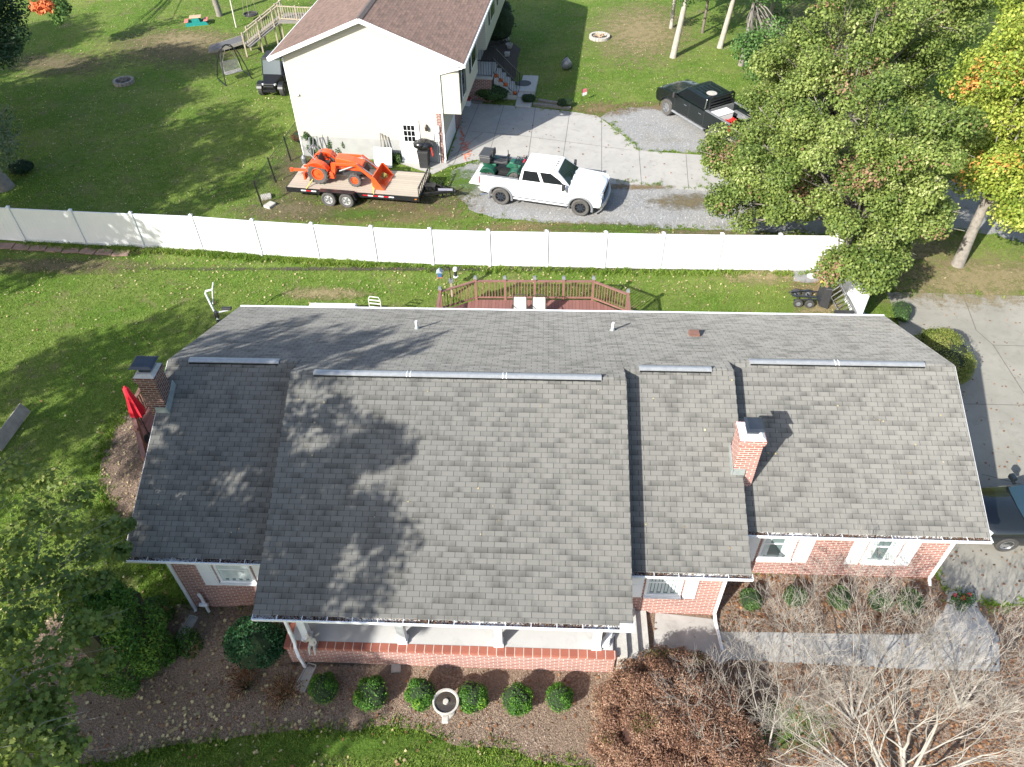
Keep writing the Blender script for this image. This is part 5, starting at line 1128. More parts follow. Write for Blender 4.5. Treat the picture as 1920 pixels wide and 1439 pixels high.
# ------------------------------------------------------------------ shrubs
box_m = leafmat('boxwood_leaves', [(0, (.02, .06, .008)), (.5, (.045, .135, .012)), (.8, (.12, .26, .02)), (1, (.34, .44, .04))], trans=.2)
grn_m = leafmat('shrub_leaves', [(0, (.02, .055, .012)), (.5, (.055, .12, .03)), (1, (.13, .20, .05))], trans=.2)
def shrub(name, label, cat, loc, rad, n, mat, size, seed, group=None, core=(.02, .04, .012), tm=KITE, lobes=14, lift=0., solid=True):
    s = thing(name, label, cat, loc, 0, group); rx, ry, rz = rad; rg = np.random.default_rng(seed)
    d = rg.normal(size=(lobes, 3)); d /= np.linalg.norm(d, axis=1)[:, None]; d[:, 2] = np.abs(d[:, 2]) * .9
    C = d * np.array([rx, ry, rz]) * .62 + np.array([0, 0, rz * (.95 if lift == 0 else 1) * .9 + lift])
    C = np.vstack([C, [[0, 0, rz * .9 + lift]]]); Rr = np.vstack([np.tile([[rx * .42, ry * .42, rz * .42]], (lobes, 1)), [[rx * .95, ry * .95, rz * .92]]])
    per = n // (lobes + 3)
    cr = leaves('foliage', C, Rr, per, size, mat, s, seed, tm, .4, .18, zmin=.02)
    m = MB()
    if solid: m.sph((0, 0, rz * .9 + lift), (rx * .8, ry * .8, rz * .8), 14, 9, jit=.08, seed=seed)  # solid inner ball added to block light through the leaves
    else:
        for k in range(30): t = k * 2.4; m.tube([(0, 0, 0), (rx * .5 * math.cos(t), ry * .5 * math.sin(t), rz * .8), (rx * (.6 + .4 * (k % 3) / 2) * math.cos(t + .2), ry * math.sin(t + .2), rz * (.8 + .5 * (k % 4) / 3))], [.012, .007, .003], 4)
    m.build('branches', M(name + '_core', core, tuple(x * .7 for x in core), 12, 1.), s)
    return s
balls = [(607, 1292, .42), (696, 1300, .48), (790, 1302, .48), (885, 1306, .45), (970, 1313, .44), (1049, 1308, .42)]
lbs = ['clipped round boxwood ball, leftmost of the row, shaded beside the splash block', 'clipped round boxwood ball, second from the left and largest of the row', 'clipped round boxwood ball just left of the stone bird bath', 'clipped round boxwood ball just right of the stone bird bath', 'clipped round boxwood ball, second from the right of the row', 'clipped round boxwood ball, rightmost of the row, nearest the red-brown maple']
proto = shrub('boxwood_ball', lbs[0], 'shrub', (0, 0, 0), (.46, .46, .46), 9000, box_m, .042, 1, 'clipped boxwood balls in front of the porch', lobes=6)
for i, (u, v, r_) in enumerate(balls):
    q = GT(u, v, r_ * .95); q.z = T(q.x, q.y); k = r_ / .46; k = (k * (1 + .06 * math.sin(i * 2.3)), k * (1 + .06 * math.cos(i * 1.7)), k * (1 + .08 * math.sin(i * 3.1 + 1)))
    if i == 0: proto.location = q; proto.scale = k
    else: copytree(proto, None, q, i * 1.1, lbs[i], k)
pl2 = [(1409, 1125, .36, 'small round shrub nearest the middle downspout under the right windows'), (1491, 1118, .36, 'small round shrub, second from the left under the right windows'), (1574, 1121, .38, 'small round shrub, third from the left under the right windows'), (1650, 1125, .36, 'small round shrub, fourth from the left behind the bare twigs'), (1706, 1128, .4, 'small round shrub nearest the right house corner behind the bare twigs')]
pr2 = shrub('small_shrub', pl2[0][3], 'shrub', (0, 0, 0), (.38, .38, .36), 5000, grn_m, .045, 2, 'small shrubs under the right windows', lobes=8)
for i, (u, v, r_, lb) in enumerate(pl2):
    q = GT(u, v, r_ * .9); q.z = T(q.x, q.y); k = r_ / .38
    if i == 0: pr2.location = q; pr2.scale = (k,) * 3
    else: copytree(pr2, None, q, i * 1.3, lb, k)
q = GT(478, 1200, .9); q.z = T(q.x, q.y); shrub('evergreen_shrub', 'bushy dark green shrub at the left end of the porch', 'shrub', q, (.86, .78, .85), 15000, leafmat('dark_shrub_leaves', [(0, (.010, .045, .014)), (.6, (.025, .095, .028)), (1, (.07, .17, .05))], trans=.2), .065, 3)
hg_m = leafmat('hedge_leaves', [(0, (.05, .09, .014)), (.5, (.15, .19, .035)), (.85, (.27, .27, .07)), (1, (.34, .25, .11))], trans=.2)
q = GT(1762, 668, .9); q.z = 0
hgs = shrub('rounded_hedge', 'large rounded clipped hedge on the drive at the right roof edge', 'hedge', q, (1.12, 1.35, 1.02), 42000, hg_m, .05, 4, lobes=10, core=(.02, .03, .012))
q = G(1685, 600); shrub('drive_shrub', 'small dark shrub in the shade between side fence and drive', 'shrub', q, (.35, .6, .45), 3000, grn_m, .05, 5)
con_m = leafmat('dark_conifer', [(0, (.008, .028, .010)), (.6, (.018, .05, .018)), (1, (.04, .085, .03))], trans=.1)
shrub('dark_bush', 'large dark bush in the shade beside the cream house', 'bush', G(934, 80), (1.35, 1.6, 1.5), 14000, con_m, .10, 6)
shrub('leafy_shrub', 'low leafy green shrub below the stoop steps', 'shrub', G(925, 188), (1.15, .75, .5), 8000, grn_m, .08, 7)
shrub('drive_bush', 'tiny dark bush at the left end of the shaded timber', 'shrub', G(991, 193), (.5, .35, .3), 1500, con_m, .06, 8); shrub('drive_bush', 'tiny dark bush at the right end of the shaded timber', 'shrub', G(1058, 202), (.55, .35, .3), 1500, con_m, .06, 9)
# upright perennials by the cream wall
for i, (u, v, w, h, lb) in enumerate([(640, 276, .55, 1.1, 'tall leafy green shrub against the foundation behind the tractor'), (588, 268, .5, 1.2, 'sparse dark green shrub at the left corner of the cream wall'), (672, 283, .3, .9, 'thin upright shrub right of the leafy one by the foundation'), (738, 302, .35, .35, 'low weeds at the foot of the cream wall beside the door')]):
    p = G(u, 293 if i < 3 else 305); s = thing('foundation_plant', lb, 'plant', p, 0); rg = np.random.default_rng(i + 40); k = 14
    C = np.stack([rg.uniform(-w, w, k), rg.uniform(-.15, .15, k), rg.uniform(.15, h, k)], 1); leaves('foliage', C, np.full((k, 3), .16) * np.array([1, 1, 1.6]), 420, .065, grn_m, s, i, up=.3); m = MB()
    for c in C: m.tube([(c[0] * .6, c[1], 0), tuple(c)], [.012, .006], 4)
    m.build('stem', bark_dk, s)
shrub('bronze_plant', 'rust coloured drying shrub at the left corner of the cream wall', 'shrub', G(562, 268), (.4, .3, .38), 1800, leafmat('rust_leaves', [(0, (.10, .04, .02)), (.6, (.22, .09, .04)), (1, (.3, .15, .06))]), .06, 12)
shrub('fern_clump', 'dark strappy clump beside the trunk at the left edge', 'plant', G(42, 325), (.7, .6, .35), 2600, con_m, .2, 13, tm=NARROW)
# big arborvitae at the left front corner: a mass of upright soft lobes
arb_m = leafmat('arborvitae_leaves', [(0, (.02, .065, .008)), (.45, (.05, .13, .012)), (.8, (.11, .22, .02)), (1, (.19, .27, .03))], patch=(.20, .12, .04), patch_amt=.28, trans=.2, pscale=1.2)
ab = thing('evergreen_tree', 'broad bright green arborvitae at the left front corner of the brick house', 'evergreen tree', (-10.45, 10.15, -.7)); rg = np.random.default_rng(8); C = []; Rr = []
for i in range(90):
    t = rg.random() * 6.28; h = rg.random() ** .8; r_ = 1.5 * (1 - h * .75) * rg.uniform(.35, 1); C.append((r_ * math.cos(t), r_ * math.sin(t), .3 + h * 3.6)); Rr.append((.38, .38, .62))
leaves('foliage', C, Rr, 900, .085, arb_m, ab, 9, KITE * np.array([.7, 1, 1]), .5, .25); m = MB(); m.sph((0, 0, 1.7), (.95, .9, 1.8), 14, 9, jit=.15, seed=5); m.build('branches', M('arb_core', (.025, .04, .01), (.05, .035, .02), 6, 1.), ab); MB().tube([(0, 0, -.2), (0, 0, 3)], [.12, .04]).build('trunk', bark_dk, ab)  # the branches mesh here is a solid dark core filling the foliage
# low plants in the front left bed
for i, (u, v, rx, col_, lb) in enumerate([(535, 1305, .6, 'rust', 'sparse rusty twiggy plant left of the first clipped ball'), (462, 1290, .6, 'rust', 'sparse rusty twiggy plant farther left below the round green shrub'), (235, 1290, .35, 'grn', 'low green sprig near the left front litter')]):
    shrub('bed_plant', lb, 'plant', GT(u, v), (rx, rx, rx * .55), 900, {'rust': bpy.data.materials['rust_leaves'], 'dark': con_m, 'grn': grn_m}[col_], .045, 30 + i, solid=False)
# weeping red-brown maple mound
jm_m = leafmat('laceleaf_maple', [(0, (.11, .055, .035)), (.4, (.23, .125, .08)), (.75, (.36, .215, .14)), (1, (.54, .40, .28))], patch=(.11, .10, .03), patch_amt=.33, trans=.25, pscale=.9)
q = GT(1268, 1345, .9); jm = thing('laceleaf_maple', 'wide mounded red-brown laceleaf maple beside the porch steps', 'tree', (q.x + .05, q.y - .15, T(q.x, q.y))); rg = np.random.default_rng(3); C = []; Rr = []
for i in range(210):
    t = rg.random() * 6.28; f = rg.random() ** .5; C.append((2.05 * f * math.cos(t), 2.0 * f * math.sin(t), 1.75 * math.sqrt(max(0, 1 - f * f * .96)) * rg.uniform(.86, 1.04))); Rr.append((.3, .3, .16))
leaves('foliage', C, Rr, 620, .066, jm_m, jm, 4, NARROW * np.array([1.3, 1, 1]), .4, .4); m = MB(); rd = random.Random(4)
for i in range(60):
    t = rd.random() * 6.28; f = rd.uniform(.3, 1.0); e = Vector((2.05 * f * math.cos(t), 2.0 * f * math.sin(t), 1.72 * math.sqrt(max(0, 1 - min(1, f * f * .93)))))
    m.tube([(0, 0, 0), (e.x * .2, e.y * .2, 1.1), (e.x * .65, e.y * .65, 1.55 if f < .9 else 1.4), e + Vector((0, 0, .04)), e * 1.06 + Vector((0, 0, -.12))], [.03, .02, .010, .006, .003], 4)
m.build('branches', M('maple_twigs', (.30, .22, .17), (.2, .13, .10), 5, .9), jm)
MB().sph((0, 0, .55), (1.65, 1.6, .9), 16, 8, jit=.1).build('inner_shade_core', M('maple_core', (.07, .03, .02), (.04, .02, .015), 9, 1.), jm)  # solid dark core, shade inside the mound put into its colour

# ------------------------------------------------------------------ trees
def tree(name, label, loc, fork, clumps, rad, n, size, lm, bm_, r0, seed, tmpl=KITE, up=.5, squash=.75, group=None, shell=.4, tip=.02, nolimb=0, sag=.0, cattr=None):
    """clumps are in world coordinates"""
    L = Vector(loc); t = thing(name, label, 'tree', L, 0, group); C = np.asarray(clumps, float) - np.array(L)
    rad = np.full(len(C), rad) if not hasattr(rad, '__len__') else np.asarray(rad)
    leaves('crown', C, rad, n, size, lm, t, seed, tmpl, up, shell, squash, cattr=cattr)
    F = Vector(fork) - L; m = MB(); m.tube([(0, 0, -.3), (0, 0, .15), F * .5, F], [r0 * 1.5, r0 * 1.1, r0 * .9, r0 * .75], 10); rd = random.Random(seed)
    for i, c in enumerate(C):
        if nolimb and i % nolimb: continue
        c = Vector(c); st_ = F * rd.uniform(.75, 1.); mid = st_.lerp(c, .5) + Vector((rd.uniform(-.4, .4), rd.uniform(-.4, .4), rd.uniform(0, .7) - sag)); l = (c - st_).length
        m.tube([st_, st_.lerp(mid, .55) + Vector((0, 0, .15)), mid, mid.lerp(c, .55), c], [r0 * .35, r0 * .24, r0 * .17, r0 * .1, tip], 6)
        for k in range(3): e = c + Vector((rd.gauss(0, 1), rd.gauss(0, 1), rd.gauss(.2, .6))) * rad[i] * .6; m.tube([mid.lerp(c, .5 + .15 * k), e], [r0 * .07, tip * .5], 4)
    m.build('trunk', bm_, t, smooth=70); return t
def ell(c, R_, n, seed, lo=.45, zlo=-.8):
    rg = np.random.default_rng(seed); out = []
    while len(out) < n:
        d = rg.normal(size=3); d /= np.linalg.norm(d)
        if d[2] < zlo: continue
        out.append(np.array(c) + d * np.array(R_) * rg.uniform(lo, 1.))
    return out
pear_m = leafmat('pear_leaves', [(0, (.055, .10, .018)), (.4, (.135, .195, .04)), (.75, (.25, .31, .075)), (1, (.45, .49, .21))], patch=(.31, .19, .11), patch_amt=.33, trans=.3, pscale=.33)
green_m = leafmat('maple_leaves', [(0, (.03, .08, .018)), (.5, (.08, .17, .04)), (1, (.20, .31, .09))], trans=.3)
yel_m = leafmat('yellowing_maple_leaves', [(0, (.08, .14, .02)), (.4, (.24, .32, .045)), (.8, (.42, .46, .08)), (1, (.66, .62, .18))], patch=(.74, .35, .10), patch_amt=.34, trans=.35, pscale=.45)
near_m = leafmat('near_maple_leaves', [(0, (.075, .13, .026)), (.5, (.18, .25, .055)), (.85, (.32, .37, .09)), (1, (.5, .52, .18))], trans=.45)
tree('pear_tree', 'large dense pear tree overhanging the right end of the white fence', (14.7, 27.9, 0), (14.5, 27.6, 2.2), ell((14.0, 27.2, 4.9), (4.15, 3.5, 3.6), 80, 1, .5) + ell((10.8, 29.4, 3.7), (2.0, 1.9, 2.0), 22, 21, .4) + ell((12.2, 33.2, 4.1), (1.9, 2.0, 1.9), 22, 23, .4) + ell((14.7, 25.5, 3.1), (2.3, 1.2, 1.7), 24, 22, .3) + ell(tuple(G(1400, 365, 2.9)), (1.7, 1.2, 1.6), 16, 42, .3) + ell(tuple(G(1375, 300, 3.2)), (1.3, 1.2, 1.5), 12, 43, .3) + ell(tuple(G(1600, 500, 2.9)), (1.5, .9, 1.1), 14, 44, .3), .7, 780, .12, pear_m, bark, .2, 1)
tree('pear_tree', 'second dense pear tree standing behind the overhanging one', (17.0, 36.5, 0), (16.8, 36.2, 2.5), ell((16.2, 35.6, 5.2), (4.2, 3.6, 4.0), 80, 2, .5) + ell((14.6, 38.4, 4.2), (1.9, 1.8, 1.8), 18, 24, .4), .8, 560, .14, pear_m, bark, .2, 2)
tree('pear_tree', 'third pear tree farthest back near the top right corner', (21.5, 44.0, 0), (21.3, 44, 3), ell((21., 43.5, 5.8), (4.6, 4.0, 4.2), 70, 3, .5), 1.1, 560, .14, pear_m, bark, .2, 3)
tree('green_tree', 'mid green maple with grey trunk at the top behind the pear trees', (14.9, 49.0, 0), (15.0, 49, 4), ell((17.0, 49.5, 6.0), (3.6, 3.2, 3.4), 44, 4, .4) + ell(tuple(G(1455, 95, 3.6)), (1.6, 1.6, 1.9), 16, 41, .4), 1.0, 420, .15, green_m, bark, .16, 4)
mb_ = G(1795, 497)
tree('yellow_maple', 'yellow-green maple with orange tints leaning over the right edge', mb_, (mb_.x + .5, mb_.y + .8, 3.0), ell((21.0, 28.6, 6.4), (3.0, 3.2, 3.8), 84, 5, .5) + ell((20.9, 26.0, 3.2), (1.3, 1.2, 1.4), 14, 25, .4) + ell((19.6, 27.6, 4.3), (1.6, 1.4, 1.3), 18, 27, .4) + ell((20.5, 31.5, 6.), (2.4, 2, 2.4), 26, 28, .4) + ell((23.5, 33.5, 7.4), (3.6, 3.2, 3.6), 56, 26, .4), .82, 560, .135, yel_m, bark, .24, 5, nolimb=4)
# pale trunks at the top
tks = [((1262, 108), (1290, 12), .19, 'pale straight trunk with a long shadow, nearest of the three at the top'), ((1350, 90), (1378, 0), .17, 'pale leaning trunk in the middle of the group at the top'), ((1427, 112), (1440, 10), .14, 'slim pale trunk beside the pear tree at the top'), ((1258, 54), (1262, 20), .12, 'short pale trunk farther back at the left of the top group'), ((1317, 62), (1322, 10), .09, 'thin dark trunk in the shade between the pale ones')]
for i, (b, tp_, r_, lb) in enumerate(tks):
    B = G(*b); d = [Vector((.55, .5, 0)), Vector((.6, .3, 0)), Vector((.1, .3, 0)), Vector((0, 0, 0)), Vector((.1, 0, 0))][i]
    cl = ell((B.x + d.x * 1.5 + [0, .4, .6, -.3, .6][i], B.y + d.y * 1.5 + [2.4, 2.6, 1.2, 2., 1.5][i], 7.0), (2.6, 2.2, 2.0), 20, 60 + i, .4)
    cl += [np.array((B.x + [.35, .9, .7, -.4, .3][i], B.y + .4, [3.6, 4.2, 2.4, 3.2, 3.0][i]))] * (1 if i in (0, 2) else 0) + ([np.array((B.x - 1.5, B.y + 2.5, 3.4))] if i in (0, 3) else []) + [np.array((B.x + d.x + q1, B.y + d.y + q2, q3)) for q1, q2, q3 in ((1.6, .5, 4.2), (-1.2, 1, 4.6), (.4, 1.6, 4.4), (2.4, 1.4, 4.8), (-.6, 2.4, 5.2))]
    tree('maple_tree', lb, B, (B.x + d.x, B.y + d.y, 4.6), cl, .8, 330, .16, green_m, bark_pale if i != 4 else bark_dk, r_, 60 + i, group='maples on the far lawn')
B = G(412, 30); tree('backyard_tree', 'grey trunk beside the swing frame at the top left', B, (B.x - .4, B.y + .3, 5), ell((B.x - .5, B.y + 3, 8), (3, 2.5, 2.5), 18, 70, .4), .9, 250, .16, green_m, bark, .2, 70)
B = G(8, 352); tree('old_tree', 'thick grey trunk with drooping foliage at the left edge above the fence', B, (B.x - 1.2, B.y + .6, 3), ell((B.x - 2.3, B.y + 1.6, 5.6), (2.1, 2.4, 3.), 44, 71, .45) + [np.array(G(u_, v_, 3.2)) for u_, v_ in ((-4, 215), (5, 240), (-8, 262), (8, 275), (0, 295))], .85, 380, .13, leafmat('willow_leaves', [(0, (.04, .075, .03)), (.5, (.09, .14, .06)), (1, (.2, .25, .13))]), bark, .42, 71)
tree('corner_tree', 'dark leafy tree cut by the left edge near the top', (-33.5, 46, 0), (-33.5, 46, 4), ell(tuple(G(-52, 52, 5.5)), (2.9, 2.6, 2.6), 34, 72, .45), .9, 420, .15, leafmat('dark_leaves', [(0, (.015, .04, .015)), (.6, (.035, .08, .03)), (1, (.09, .15, .06))]), bark_dk, .25, 72)
or_m = leafmat('orange_leaves', [(0, (.55, .13, .05)), (.6, (.8, .26, .10)), (1, (.9, .45, .2))])
q = G(90, 20, 3); oc = thing('orange_sapling', 'young maple with orange and green leaves at the top left corner', 'tree', (q.x - 2.5, 64, 0)); O_ = Vector((q.x - 2.5, 64, 0))
c1 = [G(*p) - O_ for p in ((66, 12, 3.0), (88, 4, 3.2), (76, 15, 2.9), (92, 12, 3.0))]; c2 = [G(*p) - O_ for p in ((110, 8, 3.0), (114, 24, 2.6), (106, 36, 2.2), (100, -6, 3.2), (118, 14, 2.6), (70, -20, 4), (120, -30, 4))]
leaves('crown', [tuple(c) for c in c1], [.42] * 4, 80, .24, or_m, oc, 5, MAPLE); leaves('green_crown', [tuple(c) for c in c2], [.5, .5, .4, .6, .5, .9, .9], 110, .2, green_m, oc, 6, MAPLE)
m = MB(); m.tube([(0, 0, 0), (.2, -.3, 2.5), (.5, -1, 4.5)], [.16, .12, .08], 8)
for e in c1 + c2: m.tube([(.5, -1, 4.5), (Vector((.5, -1, 4.5)) + e) / 2 + Vector((0, 0, .4)), e], [.06, .035, .012], 5)
m.build('trunk', bark, oc)
# the wood behind the pears, and hedge along the far edge
tree('far_tree', 'dark green tree filling the gap at the top right between pears and maple', (25.5, 52, 0), (25.5, 52, 4), ell((25.5, 51.5, 6), (4.6, 4, 4.4), 50, 73, .45), 1.1, 380, .16, green_m, bark_dk, .2, 73)
# near maple, bottom left: boughs reach into the picture from a trunk beyond the left edge
bough = []
rg = np.random.default_rng(17)
for (u, v, h, s_) in [(20, 900, 4.6, 1), (80, 905, 4.4, 1), (150, 930, 4.2, .8), (60, 960, 4.8, 1), (120, 985, 4.6, 1), (200, 990, 4.2, .7), (170, 1030, 4.8, .8), (30, 1020, 5.2, 1), (90, 1060, 5.2, 1), (225, 1035, 4.0, .5), (20, 1090, 5.4, 1), (130, 1100, 5.0, .8), (60, 1150, 5.4, 1), (150, 1180, 5.0, .8), (10, 1190, 5.6, 1), (100, 1220, 5.4, .9), (205, 1160, 4.6, .5), (30, 1260, 5.6, 1), (90, 1290, 5.6, .9), (30, 1330, 5.8, 1), (80, 1370, 5.6, .9), (150, 1270, 5.0, .6), (10, 1400, 6.0, 1), (60, 1430, 6.0, 1), (130, 1400, 5.4, .6), (100, 1340, 5.4, .8), (20, 870, 4.0, .7), (190, 1090, 4.4, .5), (240, 985, 3.8, .35), (200, 1240, 4.6, .4)]:
    bough.append((G(u, v, h), .62 * s_))
cl = [tuple(p) for p, r_ in bough]; rr = [r_ for p, r_ in bough]
extra = ell((-18.5, 5.0, 11.2), (7.0, 5.4, 4.2), 135, 18, .42, -.6) + ell((-13.4, 2.8, 10.6), (2.7, 2.7, 2.2), 26, 19, .4, -.8) + ell((-13.6, 8.4, 11.2), (2.4, 1.8, 1.8), 16, 20, .4, -.8)
cl += [tuple(e) for e in extra]; rr += [.82] * len(extra)
tr_ = thing('near_maple', 'maple boughs hanging into the bottom left corner', 'tree', (-15.5, 3.5, -.7)); O = np.array([-15.5, 3.5, -.7])
nb_ = len(bough); leaves('crown', np.array(cl[:nb_]) - O, np.array(rr[:nb_]), 210, .12, near_m, tr_, 19, MAPLE, .6, .55, .55)
leaves('upper_crown', np.array(cl[nb_:]) - O, np.array(rr[nb_:]), 170, .25, near_m, tr_, 20, KITE, .5, .5, .75)
m = MB(); F = Vector((.3, .5, 5.5)); m.tube([(0, 0, -.3), (0, 0, .4), F * .5, F, F + Vector((.2, .5, 5))], [.6, .42, .36, .3, .15], 12); rd = random.Random(6)
for i, c in enumerate(cl):
    c = Vector(c) - Vector(O)
    if i < nb_:
        if i % 2: continue
        st_ = F.lerp(Vector((0, 0, 3.8)), rd.random() * .5); mid = st_.lerp(c, .55) + Vector((0, 0, .9)); m.tube([st_, st_.lerp(mid, .5) + Vector((0, 0, .35)), mid, mid.lerp(c, .5) + Vector((0, 0, .1)), c], [.05, .035, .022, .013, .006], 6)
        for k in range(5): e = c + Vector((rd.gauss(.1, .5), rd.gauss(0, .5), rd.gauss(-.05, .15))) * 1.1; m.tube([mid.lerp(c, .6 + .08 * k), mid.lerp(e, .8) + Vector((0, 0, .06)), e], [.012, .008, .004], 4)
    elif i % 5 == 0:
        st_ = F + Vector((.1, .3, rd.uniform(0, 4))); mid = st_.lerp(c, .5) + Vector((0, 0, .4)); m.tube([st_, mid, c], [.09, .06, .02], 6)
m.build('trunk', bark, tr_, smooth=70)
# trees standing left of the picture whose shade falls on lawn, fence and roof
for i, (x, y, zc, R_, n, lb) in enumerate([(-33, 24, 10.5, (7.6, 7.2, 4.6), 130, 'broad tree left of the lawn, nearest the white fence'), (-37, 34, 10.5, (7.4, 6.5, 4.6), 110, 'broad tree beyond the fence to the left'), (-27, 9, 9.5, (3.4, 4, 4), 20, 'narrow tree left of the front lawn'), (-45, 43, 10, (5, 4.5, 4), 60, 'broad tree beyond the top left corner'), (-22.5, -5.5, 10.5, (5.6, 5.2, 4.0), 90, 'leafy tree off the bottom left corner')]):
    t = thing('shade_tree', lb, 'tree', (x, y, 0)); C = np.array(ell((0, 0, zc), R_, n, 80 + i, .35, -.8)); leaves('crown', C, np.full(n, 1.25), 260, .3, near_m, t, 80 + i); m = MB(); m.tube([(0, 0, -.5), (0, 0, 5), (.2, 0, zc)], [.4, .3, .15], 10)
    for c in C[::3]: m.tube([(0, 0, zc - 4), tuple((Vector(c) + Vector((0, 0, zc - 4))) / 2 + Vector((0, 0, .5))), tuple(c)], [.12, .08, .02], 6)
    m.build('trunk', bark, t)
# bare tree, bottom right
def bare(name, label, base, stems, seed, depth=6, gold=0):
    rd = random.Random(seed); base = Vector(base); seg = [[], []]
    def grow(p, d, l, r, lev):
        q = p; pts = [p]; rs = [r]; k = 3
        for i in range(k):
            d = (d + Vector((rd.gauss(0, .13), rd.gauss(0, .13), rd.gauss(.03, .09)))).normalized(); q = q + d * l / k; pts.append(q); rs.append(r * (1 - .32 * (i + 1) / k))
        seg[0 if lev < 3 else 1].append((pts, rs, lev))
        if lev >= depth: return
        nch = 2 if rd.random() < .45 else 3
        for j in range(nch):
            ax = d.cross(Vector((rd.gauss(0, 1), rd.gauss(0, 1), rd.gauss(0, 1)))).normalized(); an = rd.uniform(.25, .75) if j else rd.uniform(.05, .35)
            nd = Matrix.Rotation(an, 3, ax) @ d; nd.z += .08; st_ = q if j < 2 else pts[2]
            grow(st_, nd.normalized(), l * rd.uniform(.62, .88), max(.0032, rs[-1] * (.9 if j == 0 else rd.uniform(.5, .72))), lev + 1)
    for (dx, dy, dz, l, r) in stems: grow(Vector((dx * .06, dy * .06, 0)), Vector((dx, dy, dz)).normalized(), l, r, 0)
    t = thing(name, label, 'tree', base)
    for i, nm in enumerate(('trunk', 'twigs')):
        m = MB()
        for pts, rs, lev in seg[i]: m.tube(pts, rs, 7 if lev < 2 else (5 if lev < 4 else 3))
        m.build(nm, bark_twig if i == 0 else twig_m, t, smooth=70 if i == 0 else None)
    return t
B = GT(1690, 1490)
bare('bare_tree', 'leafless pale branched tree filling the bottom right corner', B, [(-.6, .3, 1, 1.25, .06), (-.15, .6, 1, 1.25, .06), (.4, .35, 1, 1.2, .06), (.9, .1, .8, 1.1, .05), (-1.1, .0, .7, 1.25, .055), (.15, -.3, 1, 1.1, .05), (-.8, .9, .6, 1.25, .05), (.5, 1.1, .7, 1.2, .05), (-1.2, .5, .45, 1.2, .045)], 11, 7)
B = GT(1600, 1350)
bare('bare_shrub', 'leafless spreading shrub in front of the middle of the walk', B, [(-.6, .5, .8, 1.2, .035), (-.1, .8, 1, 1.25, .035), (.4, .5, 1, 1.25, .035), (-1, .1, .6, 1.1, .03), (.9, .2, .7, 1.1, .03)], 14, 7)
B = GT(1800, 1330)
bare('bare_shrub', 'leafless upright shrub near the right house corner by the walk', B, [(-.2, .5, 1, 1.1, .035), (.3, .4, 1, 1.1, .035), (-.5, .1, 1, 1.0, .03), (.5, 0, 1, .9, .03)], 12, 6)
B = GT(1430, 1420)
bare('bare_shrub', 'leafless low arching shrub right of the laceleaf maple', B, [(-.7, .3, .8, 1.0, .03), (-.2, .5, 1, 1.0, .03), (.4, .3, .9, 1.0, .03), (-.9, -.2, .7, 1.0, .028), (.1, -.3, 1, .9, .03)], 13, 6)

# ------------------------------------------------------------------ neighbour's yard
rp = thing('ramp_deck', 'weathered wooden ramp and stairs with railing behind the cream house', 'deck', G(470, 85), R(0)); ro_ = G(470, 85)
def RL(u, v, h): return G(u, v, h) - ro_
A0, A1 = RL(392, 93, .05), RL(458, 72, .55); m = MB(); m.bar(A0, A1, 1.1, .06); m.build('ramp', M('dark_ramp', (.11, .11, .115), (.08, .08, .085), 6, .9), rp)
m = MB(); n_ = Vector((A1.y - A0.y, -(A1.x - A0.x), 0)).normalized() * .58
for s in (-1, 1): m.bar(A0 + n_ * s + Vector((0, 0, -.05)), A1 + n_ * s + Vector((0, 0, -.05)), .05, .2)
B0, B1 = RL(463, 86, .55), RL(528, 34, 1.7); C1 = RL(575, 36, 1.7)
m.bar(B0, B1, .9, .06); m.bar(B1, C1 + Vector((2, 0, 0)), 1.8, .08); m.build('frame', wood_grey, rp); B0 += Vector((0, -.45, 0)); B1 += Vector((0, -.45, 0)); C1 += Vector((0, -.8, 0)); n2_ = Vector((0, 1.1, 0))
for (a, b) in ((B0, B1), (B0 + n2_, B1 + n2_), (B1, C1 + Vector((1.5, 0, 0)))):
    r = MB(); z = Vector((0, 0, 1)); r.bar(a + z * .9, b + z * .9, .09, .05); r.bar(a + z * .12, b + z * .12, .04, .08); n = int((b - a).length / .17)
    for k in range(n + 1):
        p = a.lerp(b, k / n); big = k % 7 == 0; r.bar(p + z * (-p.z if big else .12), p + z * (1.0 if big else .88), .09 if big else .04, .09 if big else .035)
    r.build('railing', wood_old, rp)
sw = thing('garden_swing', 'black bent-tube garden swing seat on the shaded lawn', 'swing', G(440, 148), R(35))
m = MB()
for s in (-1, 1): m.tube([(s * .85, -.75, 0), (s * .75, -.55, .7), (s * .55, -.25, 1.6), (s * .25, -.05, 2.05), (0, 0, 2.1)], .035, 6); m.tube([(s * .85, .75, 0), (s * .7, .5, .9), (s * .45, .2, 1.75), (0, 0, 2.1)], .03, 6)
m.tube([(-.85, -.75, .02), (-.9, 0, .05), (-.85, .75, .02)], .03, 6); m.tube([(.85, -.75, .02), (.9, 0, .05), (.85, .75, .02)], .03, 6); m.build('frame', black_m, sw, smooth=50)
m = MB()
for s in (-1, 1): m.tube([(0, 0, 2.08), (s * .5, .1, 1.0), (s * .52, -.1, .5)], .012, 5)
m.build('chain', steel, sw); m = MB()
for k in range(10): m.b2(-.55, .55, -.3 + k * .055, -.26 + k * .055, .45, .47)
for k in range(9): m.b2(-.55, .55, .25 + k * .018, .27 + k * .018, .5 + k * .06, .53 + k * .06)
m.build('seat', M('slat_grey', (.35, .34, .32), (.22, .21, .2)), sw)
B = G(443, 52); sf = thing('swing_set', 'tall pale pole frame with black round nest swing at the top', 'swing set', B, 0)
